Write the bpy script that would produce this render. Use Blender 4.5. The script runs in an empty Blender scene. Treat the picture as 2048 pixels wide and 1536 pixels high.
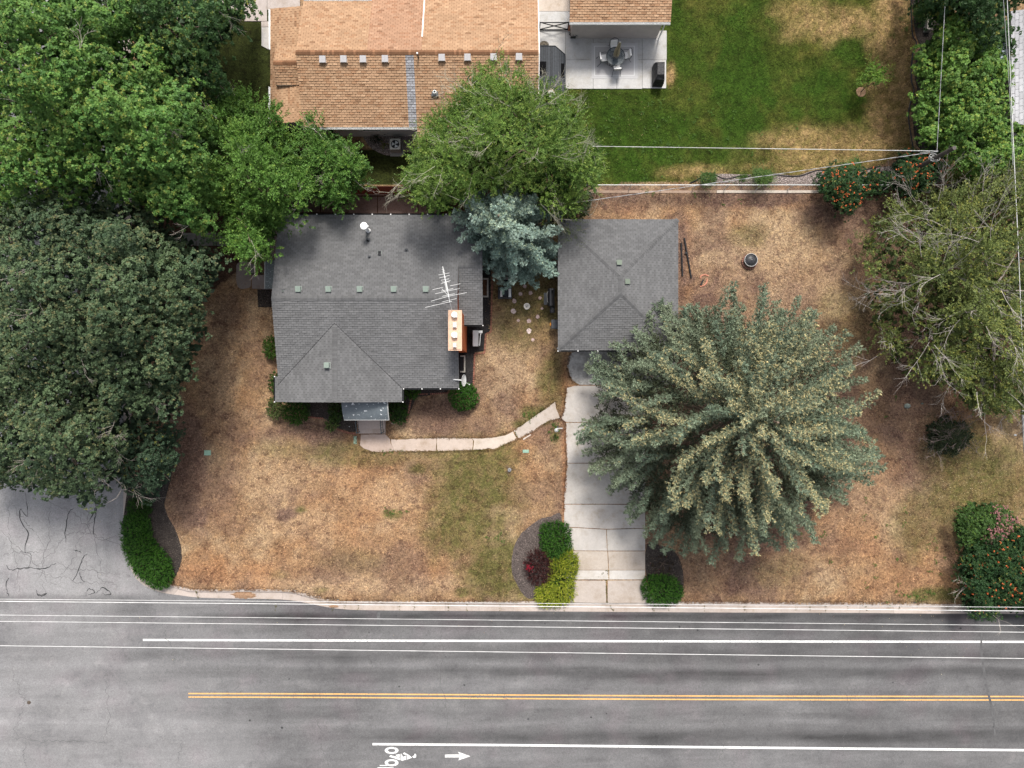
import bpy, math, random
import numpy as np
from mathutils import Vector

random.seed(7)
RNG = np.random.default_rng(11)
scene = bpy.context.scene
COL = scene.collection
R = math.radians

# ---------------------------------------------------------------- camera, light, exposure
H = 44.0                      # drone height above the ground, metres
F = 2048 * 24.0 / 36.0        # focal length in photo pixels
cd = bpy.data.cameras.new("camera"); cd.lens = 24.0; cd.sensor_width = 36.0
cd.clip_start = 0.5; cd.clip_end = 1500.0
cam = bpy.data.objects.new("camera", cd); COL.objects.link(cam)
cam.location = (0, 0, H); cam.rotation_euler = (0, 0, 0)
scene.camera = cam

SUN_EL, SUN_AZ = 54.0, 8.0    # elevation; compass angle from +Y towards +X
world = bpy.data.worlds.new("World"); scene.world = world; world.use_nodes = True
wn = world.node_tree.nodes; wl = world.node_tree.links; wn.clear()
sky = wn.new("ShaderNodeTexSky"); sky.sky_type = 'NISHITA'; sky.sun_disc = False
sky.sun_elevation = R(SUN_EL); sky.sun_rotation = R(SUN_AZ)
sky.air_density = 1.0; sky.dust_density = 4.0; sky.ozone_density = 1.0
hs = wn.new("ShaderNodeHueSaturation"); hs.inputs['Saturation'].default_value = 0.38
bg = wn.new("ShaderNodeBackground"); bg.inputs['Strength'].default_value = 0.13
wo = wn.new("ShaderNodeOutputWorld")
wl.new(sky.outputs[0], hs.inputs['Color']); wl.new(hs.outputs[0], bg.inputs['Color']); wl.new(bg.outputs[0], wo.inputs['Surface'])
sd = bpy.data.lights.new("sun", 'SUN'); sd.energy = 2.6; sd.angle = R(12.0); sd.color = (1.0, 0.95, 0.87)
sun = bpy.data.objects.new("sun", sd); COL.objects.link(sun)
az = R(SUN_AZ); el = R(SUN_EL)
sdir = Vector((math.sin(az) * math.cos(el), math.cos(az) * math.cos(el), math.sin(el)))
sun.rotation_euler = sdir.to_track_quat('Z', 'Y').to_euler(); sun.location = sdir * 60
scene.view_settings.view_transform = 'Standard'; scene.view_settings.look = 'None'
scene.view_settings.gamma = 1.0; scene.view_settings.use_curve_mapping = False
scene.view_settings.exposure = 0.62
scene.cycles.max_bounces = 6; scene.cycles.diffuse_bounces = 3; scene.cycles.glossy_bounces = 2
scene.cycles.transmission_bounces = 3; scene.cycles.transparent_max_bounces = 6
scene.cycles.caustics_reflective = False; scene.cycles.caustics_refractive = False

# ---------------------------------------------------------------- helpers
def P(px, py, z=0.0):
    """metres at height z of the point seen at a photo pixel (the photo is a plumb view from H)"""
    s = (H - z) / F
    return ((px - 1024.0) * s, (768.0 - py) * s, z)

OFF = {}
def tag(o, label=None, cat=None, group=None, kind=None):
    if label: o['label'] = label
    if cat: o['category'] = cat
    if group: o['group'] = group
    if kind: o['kind'] = kind
    return o
def thing(name, loc, label, cat, group=None, rz=0.0):
    o = bpy.data.objects.new(name, None); COL.objects.link(o)
    o.location = loc; o.empty_display_size = 0.2; o.rotation_euler = (0, 0, rz)
    OFF[o.name] = tuple(loc)
    return tag(o, label, cat, group)
def copy_tree(o, parent=None, loc=None, rz=None, label=None):
    c = o.copy(); COL.objects.link(c); c.parent = parent
    if loc is not None: c.location = loc
    if rz is not None: c.rotation_euler = (c.rotation_euler[0], c.rotation_euler[1], rz)
    if label: c['label'] = label
    for ch in list(o.children): copy_tree(ch, c)
    return c

class MB:
    def __init__(s): s.v = []; s.f = []; s.m = []; s.c = []
    def add(s, vs, fs, m=0, c=None):
        b = len(s.v); s.v += [tuple(p) for p in vs]
        for f in fs: s.f.append([b + i for i in f]); s.m.append(m); s.c.append(c or (1, 1, 1))
        return s
    def box(s, x0, x1, y0, y1, z0, z1, m=0, c=None, rz=0.0, cen=None):
        vs = [(x, y, z) for z in (z0, z1) for x, y in ((x0, y0), (x1, y0), (x1, y1), (x0, y1))]
        if rz:
            cx, cy = cen or ((x0 + x1) / 2, (y0 + y1) / 2); ca, sa = math.cos(rz), math.sin(rz)
            vs = [(cx + (x - cx) * ca - (y - cy) * sa, cy + (x - cx) * sa + (y - cy) * ca, z) for x, y, z in vs]
        return s.add(vs, [(0, 3, 2, 1), (4, 5, 6, 7), (0, 1, 5, 4), (1, 2, 6, 5), (2, 3, 7, 6), (3, 0, 4, 7)], m, c)
    def prism(s, poly, z0, z1, m=0, c=None, top=None):
        """poly: xy points; z1 may be a list (per point)"""
        n = len(poly)
        a = sum(poly[i][0] * poly[(i + 1) % n][1] - poly[(i + 1) % n][0] * poly[i][1] for i in range(n))
        zt = list(z1) if isinstance(z1, (list, tuple)) else [z1] * n
        if a < 0: poly = poly[::-1]; zt = zt[::-1]
        zb = [z - z0[0] for z in zt] if isinstance(z0, tuple) else [z0] * n
        vs = [(p[0], p[1], zb[i]) for i, p in enumerate(poly)] + [(p[0], p[1], zt[i]) for i, p in enumerate(poly)]
        fs = [tuple(range(n - 1, -1, -1)), tuple(range(n, 2 * n))] + [(i, (i + 1) % n, n + (i + 1) % n, n + i) for i in range(n)]
        return s.add(vs, fs, m, c)
    def cyl(s, x, y, z0, z1, r0, r1=None, n=16, m=0, c=None, cap=True):
        r1 = r0 if r1 is None else r1
        vs = [(x + r * math.cos(2 * math.pi * i / n), y + r * math.sin(2 * math.pi * i / n), z) for r, z in ((r0, z0), (r1, z1)) for i in range(n)]
        fs = [(i, (i + 1) % n, n + (i + 1) % n, n + i) for i in range(n)]
        if cap: fs += [tuple(range(n - 1, -1, -1)), tuple(range(n, 2 * n))]
        return s.add(vs, fs, m, c)
    def lathe(s, x, y, prof, n=20, m=0, c=None):
        for (r0, z0), (r1, z1) in zip(prof, prof[1:]): s.cyl(x, y, z0, z1, max(r0, 1e-4), max(r1, 1e-4), n, m, c, cap=False)
        return s
    def tube(s, pts, r, n=5, m=0, c=None, r1=None):
        pts = [Vector(p) for p in pts]; k = len(pts); r1 = r if r1 is None else r1
        vs = []
        for i, p in enumerate(pts):
            d = (pts[min(i + 1, k - 1)] - pts[max(i - 1, 0)]).normalized()
            a = d.cross(Vector((0, 0, 1)) if abs(d.z) < 0.9 else Vector((1, 0, 0))).normalized(); b = d.cross(a)
            rr = r + (r1 - r) * i / max(k - 1, 1)
            for j in range(n):
                t = 2 * math.pi * j / n; vs.append(p + (a * math.cos(t) + b * math.sin(t)) * rr)
        fs = [(i * n + j, (i + 1) * n + j, (i + 1) * n + (j + 1) % n, i * n + (j + 1) % n) for i in range(k - 1) for j in range(n)]
        fs += [tuple(range(n)), tuple(range(k * n - 1, (k - 1) * n - 1, -1))]
        return s.add(vs, fs, m, c)
    def build(s, name, mats, parent=None, kind=None, label=None, cat=None, group=None, smooth=False):
        off = OFF.get(parent.name, (0, 0, 0)) if parent else (0, 0, 0)
        me = bpy.data.meshes.new(name)
        me.from_pydata([(x - off[0], y - off[1], z - off[2]) for x, y, z in s.v], [], s.f)
        mats = mats if isinstance(mats, (list, tuple)) else [mats]
        for mt in mats: me.materials.append(mt)
        if len(mats) > 1: me.polygons.foreach_set('material_index', s.m)
        if any(c != (1, 1, 1) for c in s.c):
            at = me.attributes.new('col', 'FLOAT_COLOR', 'FACE')
            at.data.foreach_set('color', np.array([(c[0], c[1], c[2], 1.0) for c in s.c], dtype=np.float32).ravel())
        if smooth: me.polygons.foreach_set('use_smooth', [True] * len(me.polygons))
        me.update()
        o = bpy.data.objects.new(name, me); COL.objects.link(o)
        if parent: o.parent = parent; OFF[o.name] = off
        return tag(o, label, cat, group, kind)

def np_mesh(name, verts, faces, mats, parent=None, fcol=None, pcol=None, kind=None, smooth=False):
    """fast mesh: verts (N,3), faces (M,k) of one size k"""
    off = OFF.get(parent.name, (0, 0, 0)) if parent else (0, 0, 0)
    me = bpy.data.meshes.new(name)
    verts = np.asarray(verts, dtype=np.float32) - np.array(off, dtype=np.float32)
    faces = np.asarray(faces, dtype=np.int32); m, k = faces.shape
    me.vertices.add(len(verts)); me.vertices.foreach_set('co', verts.ravel())
    me.loops.add(m * k); me.loops.foreach_set('vertex_index', faces.ravel())
    me.polygons.add(m); me.polygons.foreach_set('loop_start', np.arange(0, m * k, k, dtype=np.int32))
    try: me.polygons.foreach_set('loop_total', np.full(m, k, dtype=np.int32))
    except Exception: pass
    if smooth: me.polygons.foreach_set('use_smooth', np.ones(m, dtype=bool))
    for col, dom, n in ((fcol, 'FACE', m), (pcol, 'POINT', len(verts))):
        if col is not None:
            at = me.attributes.new('col', 'FLOAT_COLOR', dom)
            c4 = np.ones((n, 4), dtype=np.float32); c4[:, :3] = col
            at.data.foreach_set('color', c4.ravel())
    me.materials.append(mats); me.update(calc_edges=True); me.validate()
    o = bpy.data.objects.new(name, me); COL.objects.link(o)
    if parent: o.parent = parent; OFF[o.name] = off
    if kind: o['kind'] = kind
    return o

# ---------------------------------------------------------------- materials
def mat(name, base=(0.5, 0.5, 0.5), rough=0.8, spec=0.3, noise=(), bump=(), attr=False, metal=0.0, translucent=0.0, speck=None, soil=()):
    """noise: (scale, amount) pairs that vary the brightness; bump: (scale, strength, distance)"""
    m = bpy.data.materials.new(name); m.use_nodes = True
    nt = m.node_tree; N = nt.nodes; L = nt.links; N.clear()
    out = N.new("ShaderNodeOutputMaterial"); b = N.new("ShaderNodeBsdfPrincipled")
    b.inputs['Roughness'].default_value = rough; b.inputs['Metallic'].default_value = metal
    b.inputs['Specular IOR Level'].default_value = spec
    L.new(b.outputs[0], out.inputs[0])
    tc = N.new("ShaderNodeTexCoord").outputs['Object']
    if attr:
        a = N.new("ShaderNodeAttribute"); a.attribute_name = 'col'; cur = a.outputs['Color']
        if base != (0.5, 0.5, 0.5):
            mx = N.new("ShaderNodeMix"); mx.data_type = 'RGBA'; mx.blend_type = 'MULTIPLY'; mx.inputs[0].default_value = 1
            L.new(cur, mx.inputs[6]); mx.inputs[7].default_value = (*base, 1); cur = mx.outputs[2]
    else:
        r = N.new("ShaderNodeRGB"); r.outputs[0].default_value = (*base, 1); cur = r.outputs[0]
    for sc, am in noise:
        t = N.new("ShaderNodeTexNoise"); t.inputs['Scale'].default_value = sc; t.inputs['Detail'].default_value = 3; t.inputs['Roughness'].default_value = 0.65
        L.new(tc, t.inputs['Vector'])
        mr = N.new("ShaderNodeMapRange"); mr.inputs[1].default_value = 0.3; mr.inputs[2].default_value = 0.7
        mr.inputs[3].default_value = 1 - am; mr.inputs[4].default_value = 1 + am; mr.clamp = False
        L.new(t.outputs['Fac'], mr.inputs[0])
        vm = N.new("ShaderNodeVectorMath"); vm.operation = 'SCALE'; L.new(cur, vm.inputs[0]); L.new(mr.outputs[0], vm.inputs['Scale']); cur = vm.outputs[0]
    for sc, lo, hi, col in soil:   # patches of another tone: scale, threshold range, colour factor
        t = N.new("ShaderNodeTexNoise"); t.inputs['Scale'].default_value = sc; t.inputs['Detail'].default_value = 6; t.inputs['Roughness'].default_value = 0.72
        L.new(tc, t.inputs['Vector'])
        mr = N.new("ShaderNodeMapRange"); mr.inputs[1].default_value = lo; mr.inputs[2].default_value = hi; L.new(t.outputs['Fac'], mr.inputs[0])
        vm = N.new("ShaderNodeVectorMath"); vm.operation = 'MULTIPLY'; L.new(cur, vm.inputs[0]); vm.inputs[1].default_value = col
        mx = N.new("ShaderNodeMix"); mx.data_type = 'RGBA'; L.new(mr.outputs[0], mx.inputs[0]); L.new(cur, mx.inputs[6]); L.new(vm.outputs[0], mx.inputs[7]); cur = mx.outputs[2]
    if speck:   # (scale, threshold, colour)
        t = N.new("ShaderNodeTexNoise"); t.inputs['Scale'].default_value = speck[0]; t.inputs['Detail'].default_value = 1
        L.new(tc, t.inputs['Vector'])
        mr = N.new("ShaderNodeMapRange"); mr.inputs[1].default_value = speck[1]; mr.inputs[2].default_value = speck[1] + 0.05
        L.new(t.outputs['Fac'], mr.inputs[0])
        mx = N.new("ShaderNodeMix"); mx.data_type = 'RGBA'; L.new(mr.outputs[0], mx.inputs[0]); L.new(cur, mx.inputs[6]); mx.inputs[7].default_value = (*speck[2], 1); cur = mx.outputs[2]
    L.new(cur, b.inputs['Base Color'])
    if bump:
        t = N.new("ShaderNodeTexNoise"); t.inputs['Scale'].default_value = bump[0]; t.inputs['Detail'].default_value = 3; L.new(tc, t.inputs['Vector'])
        bp = N.new("ShaderNodeBump"); bp.inputs['Strength'].default_value = bump[1]; bp.inputs['Distance'].default_value = bump[2]
        L.new(t.outputs['Fac'], bp.inputs['Height']); L.new(bp.outputs[0], b.inputs['Normal'])
    if translucent:
        tr = N.new("ShaderNodeBsdfTranslucent"); L.new(cur, tr.inputs[0])
        ms = N.new("ShaderNodeMixShader"); ms.inputs[0].default_value = translucent
        L.new(b.outputs[0], ms.inputs[1]); L.new(tr.outputs[0], ms.inputs[2]); L.new(ms.outputs[0], out.inputs[0])
    return m

GM = mat('soil_and_grass', attr=True, rough=0.95, spec=0.1, soil=((.45, .48, .60, (.76, .72, .72)), (1.7, .52, .60, (.60, .56, .60)), (3.3, .53, .60, (1.30, 1.28, 1.2)), (5.5, .51, .58, (1.30, 1.28, 1.22)), (7.5, .52, .58, (.58, .56, .58))), noise=((9, .26), (24, .36)), bump=(20, 1.0, .04))
AM = mat('asphalt', attr=True, rough=0.9, spec=0.2, soil=((.22, .50, .66, (.78, .78, .79)), (.7, .54, .68, (1.18, 1.17, 1.16)), (2.2, .56, .66, (.82, .82, .82)), (5.0, .60, .68, (1.16, 1.16, 1.16))), noise=((1.1, .05), (9, .12), (30, .30)), bump=(40, .5, .01))
CM = mat('concrete', attr=True, rough=0.9, spec=0.2, soil=((.45, .48, .64, (.80, .775, .74)), (1.5, .54, .66, (.80, .775, .73)), (7, .64, .72, (.8, .76, .72))), noise=((.9, .07), (6, .07), (30, .12)), bump=(40, .4, .006))
SHM = mat('asphalt_shingle', attr=True, rough=0.95, spec=0.15, soil=((.5, .52, .68, (.86, .86, .86)), (1.6, .58, .70, (1.14, 1.13, 1.11))), noise=((.35, .06), (28, .14)), bump=(60, .5, .004))
FOL = mat('leaf', attr=True, rough=0.55, spec=0.25, translucent=0.28)
NEE = mat('needles', attr=True, rough=0.65, spec=0.2, translucent=0.12)
BARK = mat('bark', (.16, .12, .09), noise=((3, .2), (14, .25)), bump=(15, .8, .02))
TWIG = mat('bleached_twig', (.42, .37, .33), noise=((4, .2),))
DTWIG = mat('brown_twig', (.15, .11, .08), noise=((4, .2),))
MULCH = mat('dark_bark_mulch', (.040, .032, .028), rough=.95, noise=((3, .25), (14, .6), (30, .5)), bump=(22, 1, .05), speck=(17, .66, (.17, .14, .12)))
GRAVEL = mat('river_gravel', (.16, .13, .12), rough=.9, noise=((14, .6), (26, .5)), bump=(18, 1, .05), speck=(16, .60, (.45, .38, .36)))
PAINTW = mat('white_road_paint', (.70, .70, .69), rough=.8, noise=((.8, .08), (12, .14)), speck=(18, .64, (.25, .25, .25)))
PAINTY = mat('yellow_road_paint', (.68, .39, .14), rough=.8, noise=((.8, .10), (12, .15)), speck=(18, .63, (.2, .17, .12)))
WHITE = mat('white_painted_metal', (.78, .78, .77), rough=.5, noise=((3, .04),))
LGREY = mat('light_grey_metal', (.5, .5, .49), rough=.5, noise=((5, .06),))
GALV = mat('galvanised_steel', (.55, .57, .57), rough=.45, metal=.3, noise=((8, .1),))
DGREY = mat('dark_grey_paint', (.055, .06, .068), rough=.7, noise=((4, .15),))
BLACK = mat('black_paint', (.016, .017, .02), rough=.5, noise=((6, .2),))
BRICK = mat('red_orange_brick', (.42, .115, .045), rough=.9, noise=((2, .12), (12, .2)), bump=(20, .5, .01))
WALLM = mat('pale_siding', (.48, .47, .45), rough=.8, noise=((1.5, .06), (20, .05)))
GLASS = mat('dark_window_glass', (.02, .025, .03), rough=.08, spec=.6)
GREENP = mat('green_vent_paint', (.23, .28, .245), rough=.6, noise=((8, .1),))
VALVE = mat('green_plastic', (.24, .38, .30), rough=.6, noise=((9, .12),))
WOODR = mat('red_stained_wood', (.15, .055, .035), rough=.8, noise=((5, .25),))
TERRA = mat('salmon_clay', (.50, .22, .15), rough=.9, noise=((9, .3),))
DECKM = mat('dark_deck_board', attr=True, rough=.75, noise=((7, .18),))
CLOTHW = mat('white_cushion', (.8, .79, .78), rough=.9, noise=((6, .06),))
BEIGE = mat('beige_umbrella_cloth', (.50, .44, .33), rough=.9, noise=((9, .2),))
METALD = mat('dark_patio_metal', (.045, .055, .062), rough=.5, noise=((10, .15),))
TAR = mat('crack_sealant', (.035, .035, .037), rough=.7, noise=((8, .3),))

# ---------------------------------------------------------------- noise and pixel masks in numpy
def vnoise(x, y, sc, seed):
    g = np.random.default_rng(seed).random((257, 257))
    u = x * sc + 57.3 + seed; v = y * sc + 91.7
    i = np.floor(u).astype(int); j = np.floor(v).astype(int); a = u - i; b = v - j
    a = a * a * (3 - 2 * a); b = b * b * (3 - 2 * b); i %= 256; j %= 256
    return (g[i, j] * (1 - a) + g[i + 1, j] * a) * (1 - b) + (g[i, j + 1] * (1 - a) + g[i + 1, j + 1] * a) * b
def fbm(x, y, sc, seed, o=4):
    t = 0; w = 0
    for k in range(o): t = t + vnoise(x, y, sc * 2 ** k, seed + k) * .6 ** k; w += .6 ** k
    return t / w
def in_poly(px, py, poly):
    px = np.asarray(px, float); py = np.asarray(py, float); ins = np.zeros(px.shape, bool); n = len(poly)
    for i in range(n):
        x1, y1 = poly[i]; x2, y2 = poly[(i + 1) % n]
        if y1 == y2: continue
        ins ^= ((y1 > py) != (y2 > py)) & (px < (x2 - x1) * (py - y1) / (y2 - y1) + x1)
    return ins
def edge_dist(px, py, poly):
    d = np.full(np.shape(px), 1e9); n = len(poly)
    for i in range(n):
        x1, y1 = poly[i]; x2, y2 = poly[(i + 1) % n]; dx, dy = x2 - x1, y2 - y1
        t = np.clip(((px - x1) * dx + (py - y1) * dy) / (dx * dx + dy * dy + 1e-9), 0, 1)
        d = np.minimum(d, np.hypot(px - x1 - t * dx, py - y1 - t * dy))
    return d
def sstep(a, b, x):
    t = np.clip((x - a) / (b - a), 0, 1); return t * t * (3 - 2 * t)
def smooth_poly(pts, n=6):
    """closed Catmull-Rom through the points"""
    out = []; k = len(pts)
    for i in range(k):
        p0, p1, p2, p3 = (np.array(pts[(i + j) % k], float) for j in (-1, 0, 1, 2))
        for t in np.linspace(0, 1, n, endpoint=False):
            out.append(tuple(.5 * (2 * p1 + (p2 - p0) * t + (2 * p0 - 5 * p1 + 4 * p2 - p3) * t * t + (3 * p1 - p0 - 3 * p2 + p3) * t ** 3)))
    return out
def open_spline(pts, n=6):
    out = []; k = len(pts)
    for i in range(k - 1):
        p0, p1, p2, p3 = (np.array(pts[min(max(i + j, 0), k - 1)], float) for j in (-1, 0, 1, 2))
        for t in np.linspace(0, 1, n, endpoint=False):
            out.append(tuple(.5 * (2 * p1 + (p2 - p0) * t + (2 * p0 - 5 * p1 + 4 * p2 - p3) * t * t + (3 * p1 - p0 - 3 * p2 + p3) * t ** 3)))
    out.append(tuple(pts[-1])); return out
# ================================================================ ground, lawns, road
# back-of-kerb line in photo pixels, from the side street round the corner and along the main road
KERB = open_spline([(262, -900), (262, 500), (262, 940), (262, 1040), (268, 1092), (283, 1132), (308, 1157), (340, 1169), (370, 1177), (400, 1180), (560, 1180), (600, 1186),
        (640, 1197), (680, 1203), (760, 1203), (1100, 1204), (1400, 1205), (1700, 1207), (2048, 1210), (3600, 1214)], 6)
GUT = open_spline([(245, -900), (245, 500), (245, 940), (245, 1040), (250, 1098), (262, 1146), (286, 1172), (320, 1186), (360, 1192), (410, 1197), (560, 1200), (605, 1206),
        (640, 1213), (680, 1219), (760, 1222), (1100, 1224), (1400, 1226), (1700, 1227), (2048, 1229), (3600, 1233)], 6)
ROADPOLY = [tuple(p) for p in KERB] + [(3600, 3200), (-1600, 3200), (-1600, -900)]

def blob(px, py, cx, cy, rx, ry, k=1.0, soft=0.45, seed=0):
    d = np.hypot((px - cx) / rx, (py - cy) / ry)
    d = d + (fbm(px, py, 1 / 38.0, 300 + seed, 5) - .5) * 1.3
    return k * (1 - sstep(1 - soft, 1 + soft, d))

BACKLAWN = [(1100, -300), (1822, -300), (1822, 0), (1823, 60), (1832, 85), (1824, 110), (1822, 160), (1827, 180), (1820, 205), (1816, 235), (1826, 300), (1760, 330), (1700, 345), (1640, 340),
            (1600, 352), (1560, 350), (1520, 346), (1500, 352), (1450, 358), (1420, 347), (1390, 362), (1130, 372), (1100, 300)]
GREENS = [  # olive and green patches in the dry grass: cx, cy, rx, ry, strength
    (560, 900, 40, 20, .2), (945, 950, 75, 75, .85), (925, 1050, 75, 65, .65), (1000, 1135, 75, 60, .85), (700, 905, 110, 22, .4), (870, 905, 70, 14, .4), (985, 1000, 60, 70, .3), (735, 915, 70, 16, .35), (786, 1028, 16, 8, .9), (836, 938, 16, 10, .6),
    (1060, 600, 75, 60, .5), (1045, 640, 60, 50, .4), (1075, 832, 26, 16, .9), (1050, 848, 26, 9, .6), (1105, 760, 26, 60, .5), (1110, 870, 7, 14, .8), (925, 1185, 14, 10, .8), (990, 1080, 20, 9, .5),
    (1970, 960, 110, 90, .6), (1900, 1010, 60, 40, .45), (1870, 1190, 60, 12, .75), (1830, 1050, 40, 60, .35), (1950, 1010, 60, 40, .5), (1500, 470, 40, 20, .3), (1690, 640, 60, 60, .22),
    (560, 1150, 20, 8, .2), (603, 1020, 10, 5, .7), (640, 1180, 14, 6, .4), (1560, 1140, 60, 30, .2), (1030, 560, 50, 30, .3), (800, 900, 40, 20, .2), (705, 1120, 60, 20, .15)]
DIRT = [  # bare brown soil
    (372, 925, 50, 105, 1.0), (378, 1000, 46, 70, .85), (430, 960, 40, 60, .5), (352, 870, 20, 50, .8), (600, 862, 90, 22, .75), (640, 880, 60, 26, .5), (880, 832, 78, 44, .9), (950, 850, 40, 24, .5), (569, 1028, 22, 10, .7),
    (500, 850, 40, 40, .35), (700, 880, 50, 30, .35), (1480, 398, 330, 16, .85), (1230, 400, 90, 22, .7), (1720, 420, 110, 42, .95), (1800, 470, 90, 60, .9), (1850, 600, 90, 120, .8), (1820, 780, 70, 120, .9),
    (1850, 930, 60, 80, .8), (1880, 700, 90, 120, .9), (1810, 870, 40, 60, .7), (1480, 1150, 110, 36, .55), (1362, 560, 12, 150, .8), (1440, 1130, 90, 30, .6), (1010, 775, 40, 60, .3), (440, 520, 60, 40, .9),
    (560, 480, 60, 60, .9), (470, 640, 60, 60, .35), (430, 760, 40, 60, .3), (960, 770, 30, 30, .5), (1440, 840, 260, 260, .85), (1745, 640, 50, 60, .5), (1100, 560, 16, 60, .5)]
RUST = [(1462, 402, 34, 16, .8), (1255, 410, 40, 18, .6), (1130, 940, 7, 130, .9), (1128, 770, 6, 60, .9), (700, 1040, 220, 90, .25), (480, 1150, 120, 30, .45), (860, 1060, 100, 80, .22), (1566, 398, 34, 12, .5), (1370, 500, 20, 60, .5), (1700, 1080, 60, 60, .3)]
PALE = [(440, 700, 30, 130, .35), (560, 950, 130, 40, .30), (690, 1170, 240, 20, .5), (1000, 720, 60, 60, .5), (1570, 560, 150, 60, .45), (1600, 620, 60, 40, .4), (1680, 990, 60, 60, .4), (1480, 500, 90, 60, .35), (780, 1000, 60, 40, .2), (1040, 1185, 30, 30, .5), (1780, 1020, 30, 60, .3), (1010, 800, 30, 60, .35)]
YGREEN = [  # deep green parts of the neighbour's lawn
    (1480, 170, 70, 190, 1.0), (1260, 270, 170, 120, .95), (1380, 90, 60, 100, .75), (1440, 340, 70, 30, .7), (1660, 190, 110, 60, .9), (1700, 95, 50, 40, .85), (1600, 170, 60, 60, .6), (1640, 20, 50, 40, .3), (1735, 240, 34, 60, .65), (1340, 20, 40, 60, .9), (1165, 330, 60, 60, .9), (1690, 330, 30, 10, .6), (1560, 330, 30, 16, .4)]
YTAN = [(1790, 150, 44, 260, .95), (1670, 50, 100, 30, .7), (1660, 300, 130, 42, .7), (1600, 335, 120, 14, .5), (1400, 345, 60, 14, .6), (1740, 300, 60, 40, .7), (1590, 20, 50, 30, .4), (1560, 290, 40, 30, .3), (1340, 150, 9, 20, .8)]

def ground_colour(px, py):
    n1 = fbm(px, py, 1 / 60.0, 5, 5); n2 = fbm(px, py, 1 / 16.0, 25, 3)
    def mixc(c, col, k): return c * (1 - k[..., None]) + np.array(col) * k[..., None]
    c = np.zeros(px.shape + (3,)) + np.array((.280, .182, .104))
    c = mixc(c, (.345, .245, .150), sstep(.50, .66, n1)); c = mixc(c, (.220, .140, .090), sstep(.50, .34, n1) * .8)
    c = mixc(c, (.30, .165, .085), sstep(.5, .75, fbm(px, py, 1 / 110., 77, 3)) * .6)
    def stack(lst, s0): 
        k = np.zeros(px.shape)
        for i, b in enumerate(lst): k = np.maximum(k, blob(px, py, *b[:5], seed=s0 + i, soft=.6))
        return k
    thr = .55 + .9 * (n2 - .5) + .5 * (n1 - .5)
    c = mixc(c, (.40, .29, .185), stack(PALE, 10)); c = mixc(c, (.32, .15, .075), stack(RUST, 50) * .7)
    c = mixc(c, (.165, .105, .078), np.clip(stack(DIRT, 100) + .55 * sstep(.56, .70, fbm(px, py, 1 / 85., 177, 4)), 0, 1))
    n3 = fbm(px, py, 1 / 7.0, 45, 2); gk = stack(GREENS, 150); c = mixc(c, (.150, .122, .050), np.clip(gk * 1.2, 0, .75)); c = mixc(c, (.082, .084, .026), np.clip(gk * (0.1 + 1.1 * thr + 2.4 * (n3 - .5)), 0, .8)); c = c * (.86 + .30 * n3[..., None])
    # neighbour's watered lawn
    ins = in_poly(px, py, BACKLAWN)
    g = np.zeros(px.shape + (3,)) + np.array((.050, .064, .011))
    g = mixc(g, (.115, .105, .026), sstep(.50, .68, n1) * .8); g = mixc(g, (.032, .066, .008), np.clip(stack(YGREEN, 200) * (.6 + .7 * thr), 0, 1))
    g = mixc(g, (.19, .15, .05), np.clip(stack(YTAN, 240) * 1.1, 0, 1) * .8); n4 = fbm(px, py, 1 / 7.0, 46, 2); g = mixc(g, (.32, .215, .105), np.clip(stack(YTAN, 240) * (.25 + .9 * thr + 1.6 * (n4 - .5)), 0, 1)); g = g * (.84 + .32 * n4[..., None])
    c = np.where(ins[..., None], g, c)
    # lawns north-west and between the houses, tree shade darkened into the green
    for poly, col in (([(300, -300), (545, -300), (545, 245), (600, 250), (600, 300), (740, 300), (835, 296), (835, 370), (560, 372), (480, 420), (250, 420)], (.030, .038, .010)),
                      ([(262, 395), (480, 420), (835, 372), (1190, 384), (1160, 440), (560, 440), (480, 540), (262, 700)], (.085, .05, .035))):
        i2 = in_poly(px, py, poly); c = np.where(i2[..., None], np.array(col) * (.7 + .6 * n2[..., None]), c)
    return np.clip(c, .004, 1)

# wide ground sheet to the horizon, under everything
g = MB(); g.box(-900, 900, -900, 900, -.9, -.62, c=(.20, .17, .09))
g.build('ground', GM, kind='structure')
# near ground: a fine sheet that dips under the kerbs at the two streets
xs = np.arange(-38, 38.01, .195); ys = np.arange(-14.6, 30.01, .195)
X, Y = np.meshgrid(xs, ys, indexing='ij'); PX = X * F / H + 1024; PY = 768 - Y * F / H
road = in_poly(PX, PY, ROADPOLY); ed = edge_dist(PX, PY, [tuple(p) for p in KERB])
Z = np.where(road, -.3, 0.0) + np.where(road, 0, (fbm(X, Y, .7, 9, 3) - .5) * .03 * sstep(0, 60, ed))
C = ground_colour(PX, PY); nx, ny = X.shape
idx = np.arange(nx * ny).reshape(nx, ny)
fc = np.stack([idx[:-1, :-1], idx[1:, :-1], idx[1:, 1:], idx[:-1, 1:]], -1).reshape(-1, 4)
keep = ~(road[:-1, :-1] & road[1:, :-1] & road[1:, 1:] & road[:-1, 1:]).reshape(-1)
np_mesh('lawn', np.stack([X, Y, Z], -1).reshape(-1, 3), fc[keep], GM, pcol=C.reshape(-1, 3), kind='structure', smooth=True)

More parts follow.
